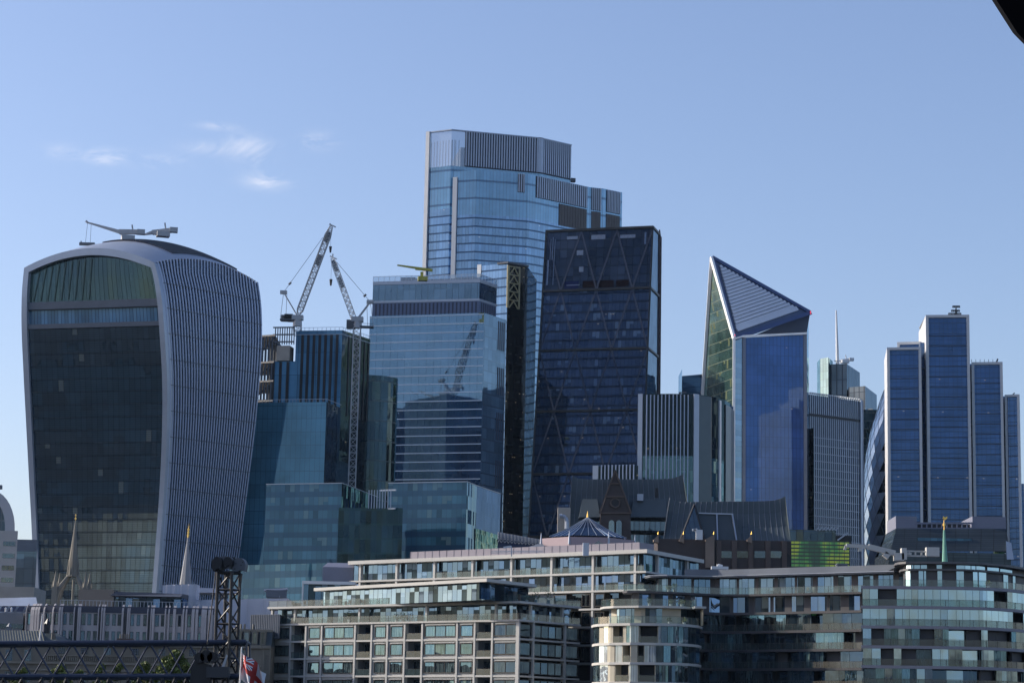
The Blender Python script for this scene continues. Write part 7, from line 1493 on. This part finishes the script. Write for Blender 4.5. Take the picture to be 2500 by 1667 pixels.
# ---- riverside trees -----------------------------------------------------------------------------------------
random.seed(5)
leafm = solid('plane_tree_leaf', (.11,.14,.03), .6, .5, .8); barkm = solid('bark', (.08,.065,.05), .9, .2, 2)
def tree(x, ytop, wpx, D, label, n):
    top = pt(x, ytop, D); w = wpx/2/5600*D; r = thing('riverside_tree', label, 'tree', (top.x, D, 3), 'trees along the quay')
    h = top.z-3; mb = MB(); mb.tube((top.x,D,3), (top.x+.1,D,3+h*.45), .32, .22, 8); 
    lobes = []
    for k in range(13):
        a_, rr_ = rnd()*6.28, w*(.25+.6*rnd()); c = Vector((top.x+rr_*math.cos(a_)*.8, D+rr_*math.sin(a_)*.8, 3+h*(.5+.38*rnd()))); lobes.append((c, w*(.25+.22*rnd())))
    lobes.append((Vector((top.x, D, 3+h-w*.32)), w*.32)); lobes.append((Vector((top.x-.35*w, D, 3+h-w*.6)), w*.34))
    for c, q in lobes: mb.tube((top.x+.1,D,3+h*.42), c, .12, .03, 5)
    mb.build('trunk', barkm, r); mb = MB()
    for c, q in lobes: leafball(mb, c, q, q*.85, n, .30)
    mb.build('crown', leafm, r)
tree(431, 1583, 112, 350, 'tallest leafy plane tree, its crown filling the truss left of the mast', 420)
for x, y, w, lab in ((38,1652,45,'tree top at the far left under the truss'),(62,1640,40,'rounded tree top at left, under the first truss bays'),(150,1631,62,'broad tree top below the flagpole, seen through the truss'),(196,1646,36,'low narrow tree top right of the broad one by the flagpole'),(250,1631,44,'tree top under the middle of the truss'),(296,1630,40,'tree top between the middle of the truss and the tall plane tree'),(355,1625,70,'wide lower tree crown leaning against the tallest plane tree')): tree(x, y-12, w*1.15, 352, lab, 260)
# ================================================================== BARGE CRANE AND NEAR THINGS
DB = 120; SL = M['steel']
bt = thing('boom_truss', 'dark blue-black lattice boom lying level across the bottom left', 'crane boom', pt(300,1650,DB+.8))
A0, A1 = pt(-60,1570.5,DB), pt(601,1567,DB); B0, B1 = pt(-60,1651,DB), pt(601,1650,DB); dy = Vector((0,1.5,0))
mb = MB()
for p, q, w in ((A0,A1,.15),(B0,B1,.16)): mb.tube(p, q, w, n=10); mb.tube(p+dy+Vector((0,0,.0)), q+dy, w*.95, n=10)
mb.build('chords', SL, bt)
mb = MB(); n = 7
for k in range(n):
    t0, tm, t1 = k/n, (k+.5)/n, (k+1)/n
    mb.tube(B0.lerp(B1,t0), A0.lerp(A1,tm), .055, n=6, cap=False); mb.tube(A0.lerp(A1,tm), B0.lerp(B1,t1), .055, n=6, cap=False)
mb.build('front_bracing', SL, bt); mb = MB()
for k in range(n):
    t0, tm, t1 = (k+.32)/n, (k+.82)/n, (k+1.32)/n
    mb.tube(B0.lerp(B1,t0)+dy, A0.lerp(A1,min(tm,1))+dy, .05, n=6, cap=False)
    if t1 < 1: mb.tube(A0.lerp(A1,tm)+dy, B0.lerp(B1,t1)+dy, .05, n=6, cap=False)
mb.build('rear_bracing', SL, bt)
mb = MB()
for p in (B1, ): mb.tube(p, A1, .07, n=6); mb.tube(p+dy, A1+dy, .07, n=6); mb.tube(A1, A1+dy, .07, n=6); mb.tube(B1, B1+dy, .07, n=6)
mb.build('end_frame', SL, bt)
# hose loops hanging below the lower chord
mb = MB(); x = -20
while x < 470:
    w = 40+12*math.sin(x); pts = [pt(x+w*t, 1654+26*math.sin(math.pi*t), DB-.3) for t in [i/8 for i in range(9)]]
    for p, q in zip(pts, pts[1:]): mb.tube(p, q, .075, n=6, cap=False)
    x += w*.93
mb.build('cable_loops', M['black'], bt)
lm_ = thing('lattice_mast', 'upright black lattice mast with drooping sheave housings on its head', 'crane mast', pt(546,1667,DB+.4))
yaw = R(24); up = Vector((math.sin(yaw), math.cos(yaw), 0)); a, b = pt(549,1690,DB+.3), pt(559,1398,DB+.3); mb = MB()
d = (b-a).normalized(); u = up; xx = d.cross(u).normalized(); yy = xx.cross(d).normalized(); W2 = .42
def mc(t): p = a.lerp(b, t); return [p+xx*i*W2+yy*j*W2 for i, j in ((-1,-1),(1,-1),(1,1),(-1,1))]
C0, C1 = mc(0), mc(1)
for i in range(4): mb.tube(C0[i], C1[i], .085, n=8)
mb.build('mast_legs', M['black'], lm_); mb = MB(); N_ = 7
for k in range(N_):
    P, Q_ = mc(k/N_), mc((k+1)/N_)
    for i in range(4):
        j = (i+1) % 4
        if k % 2: mb.tube(P[i], Q_[j], .045, n=6, cap=False)
        else: mb.tube(P[j], Q_[i], .045, n=6, cap=False)
    if k % 2 == 0:
        for i in range(4): mb.tube(P[i], P[(i+1) % 4], .05, n=6, cap=False)
for i in range(4): mb.tube(C1[i], C1[(i+1) % 4], .08, n=6)
mb.build('lattice_bracing', M['black'], lm_)
def sheave(cx, cy, w, h, dd, m, nm='sheave_housing'):
    c = pt(cx, cy, DB+dd); W_, H_ = w/5600*DB/2, h/5600*DB/2; pr = []
    for t in range(0, 181, 15): pr.append((W_*math.cos(R(t)), H_*(math.sin(R(t))*1.0)))
    pr += [(-W_, -H_*.6), (-W_*.55, -H_), (W_*.2, -H_*.55), (W_*.9, -H_*.75)]
    mb = MB(); f = [c+Vector((x, 0, z)) for x, z in pr]; bk_ = [v+Vector((.1,.34,0)) for v in f]; mb.face(f[::-1]); mb.face(bk_)
    for i in range(len(f)): j = (i+1) % len(f); mb.face([f[i], f[j], bk_[j], bk_[i]], None, 0)
    o = mb.build(nm, m, lm_); return c, o
for cx, cy, w, h, dd, mm_ in ((529,1376,24,36,-.25,M['black']),(545,1375,38,37,.05,M['crane_dark']),(567,1374,26,30,.35,M['black']),(583,1380,32,38,.2,M['crane_dark']),(556,1371,22,26,-.1,M['black'])):
    c, o = sheave(cx, cy, w, h, dd, mm_)
    if mm_ is M['crane_dark']:
        for dx, dz in ((-.15,.1),(.12,.02),(-.2,-.18),(.2,.18)): mb = MB(); mb.tube(c+Vector((dx,-.02,dz)), c+Vector((dx,.0,dz)), .035, n=8); mb.build('bolt', M['black'], o)
mb = MB(); mb.tube(pt(527,1395,DB-.2), pt(506,1572,DB-.2), .03, n=6); mb.tube(pt(591,1400,DB), pt(583,1460,DB), .03, n=6); mb.build('hoist_cables', M['black'], lm_)
wb = thing('winch_block', 'bulky black winch and pulley block hanging by the foot of the mast', 'winch', pt(495,1667,DB-.9))
mb = MB(); c = pt(505,1604,DB-1.0); 
for dx, dz, rr_ in ((-.35,-.02,.27),(.0,.05,.32),(.32,0,.28)): mb.tube(c+Vector((dx,-.25,dz)), c+Vector((dx,.45,dz)), rr_, n=18)
mb.build('pulleys', M['black'], wb)
mb = MB(); q = [pt(463,1680,DB-1), pt(512,1680,DB-1), pt(514,1622,DB-1), pt(478,1612,DB-1), pt(466,1632,DB-1)]; qb = [v+Vector((0,.7,0)) for v in q]; mb.face(q); mb.face(qb[::-1])
for i in range(5): j = (i+1) % 5; mb.face([q[j],q[i],qb[i],qb[j]])
mb.build('housing', M['black'], wb)
mb = MB(); a, b = pt(505,1640,DB-.9), pt(560,1640,DB-.9); mb.beam(a, b, .5, .55); mb.build('machinery_box', M['dark_metal'], wb)
mb = MB(); q = [pt(537,1635,DB-.95), pt(545,1635,DB-.95), pt(556,1600,DB-.95), pt(553,1596,DB-.95)]; qb = [v+Vector((0,.06,0)) for v in q]; mb.face(q); mb.face(qb[::-1]); [mb.face([q[(i+1) % 4],q[i],qb[i],qb[(i+1) % 4]]) for i in range(4)]; mb.build('pale_gusset', M['crane_grey'], wb)
# ---- ensign on its staff ----------------------------------------------------------------------------
DF = 112; fg_ = thing('ship_ensign', 'white ensign with red cross and union canton flying beside the lattice mast', 'flag', pt(600,1720,DF))
mb = MB(); mb.tube(pt(583,1720,DF), pt(590,1578,DF), .05, .03, 8); mb.build('staff', M['white_paint'], fg_)
mt, nt, out = nt_new('ensign_cloth'); q = N(nt); uvn = q.new('ShaderNodeUVMap'); sx = q.new('ShaderNodeSeparateXYZ'); nt.links.new(uvn.outputs[0], sx.inputs[0]); U_, V_ = sx.outputs[0], sx.outputs[1]
def near(x, c, w): return q.m('LESS_THAN', q.m('ABSOLUTE', q.m('SUBTRACT', x, c)), w)
col = q.mixc(q.m('MAXIMUM', near(U_, .5, .05), near(V_, .5, .09)), (.55,.56,.60), (.36,.03,.025))
can = q.m('MULTIPLY', q.m('LESS_THAN', U_, .45), q.m('GREATER_THAN', V_, .59))
cu_, cv_ = q.m('DIVIDE', U_, .45), q.m('DIVIDE', q.m('SUBTRACT', V_, .59), .41)
dg1, dg2 = near(q.m('SUBTRACT', cu_, cv_), 0, .16), near(q.m('ADD', cu_, cv_), 1, .16); dr1, dr2 = near(q.m('SUBTRACT', cu_, cv_), 0, .05), near(q.m('ADD', cu_, cv_), 1, .05)
jk = q.mixc(q.m('MAXIMUM', dg1, dg2), (.012,.02,.13), (.7,.7,.72)); jk = q.mixc(q.m('MAXIMUM', dr1, dr2), jk, (.5,.03,.02)); jk = q.mixc(q.m('MAXIMUM', near(cu_, .5, .13), near(cv_, .5, .19)), jk, (.7,.7,.72)); jk = q.mixc(q.m('MAXIMUM', near(cu_, .5, .075), near(cv_, .5, .11)), jk, (.5,.03,.02))
col = q.mixc(can, col, jk); pb = q.new('ShaderNodeBsdfPrincipled'); nt.links.new(col, pb.inputs['Base Color']); pb.inputs['Roughness'].default_value = .8; nt.links.new(pb.outputs[0], out.inputs[0])
mb = MB(); nu, nv = 26, 14; O, EX, EY = pt(590,1583,DF), None, None
def cl(u, v): # hangs diagonally down to the right in folds
    px = 590+ u*62 + (1-v)*(-4) + 4*math.sin(u*9+v*3); py = 1585+ (1-v)*70 + u*62 + 3*math.sin(u*11); p = pt(px, py, DF); p.y += .28*math.sin(u*10+v*2.5); return p
for i in range(nu):
    for j in range(nv):
        u0_, u1_, v0_, v1_ = i/nu, (i+1)/nu, j/nv, (j+1)/nv; mb.face([cl(u0_,v0_), cl(u1_,v0_), cl(u1_,v1_), cl(u0_,v1_)], [(u0_,v0_),(u1_,v0_),(u1_,v1_),(u0_,v1_)], 0, True)
mb.build('cloth', mt, fg_)
# ---- dark canopy corner, close overhead at the right --------------------------------------------------
DN = 9.0; cn = thing('dark_canopy_corner', 'black underside edge of a nearby canopy cutting the top right corner', 'canopy', pt(2560,-60,DN))
mb = MB(); q = [pt(*v, DN) for v in ((2425,-14),(2431.5,-1),(2484,81),(2492,90),(2515,113),(2700,300),(2900,300),(2900,-300),(2250,-300))]; qb = [v+Vector((.02,.18,.06)) for v in q]
mb.face(q); mb.face(qb[::-1])
for i in range(len(q)): j = (i+1) % len(q); mb.face([q[j],q[i],qb[i],qb[j]])
mb.build('edge_panel', solid('matt_black', (.004,.004,.005), .9, .1, spec=.05), cn)
# ------------------------------------------------------------------ thin summer haze over the whole scene
mt, nt, out = nt_new('haze_air'); v = nt.nodes.new('ShaderNodeVolumePrincipled'); v.inputs['Density'].default_value = .000015
v.inputs['Color'].default_value = (.5,.72,1,1); v.inputs['Anisotropy'].default_value = .2; nt.links.new(v.outputs[0], out.inputs['Volume'])
hz = MB(); hz.box((0,0,160), (6400,6400,326)); hz.build('haze', mt, kind='stuff')
try: S.cycles.volume_bounces = 1
except Exception: pass
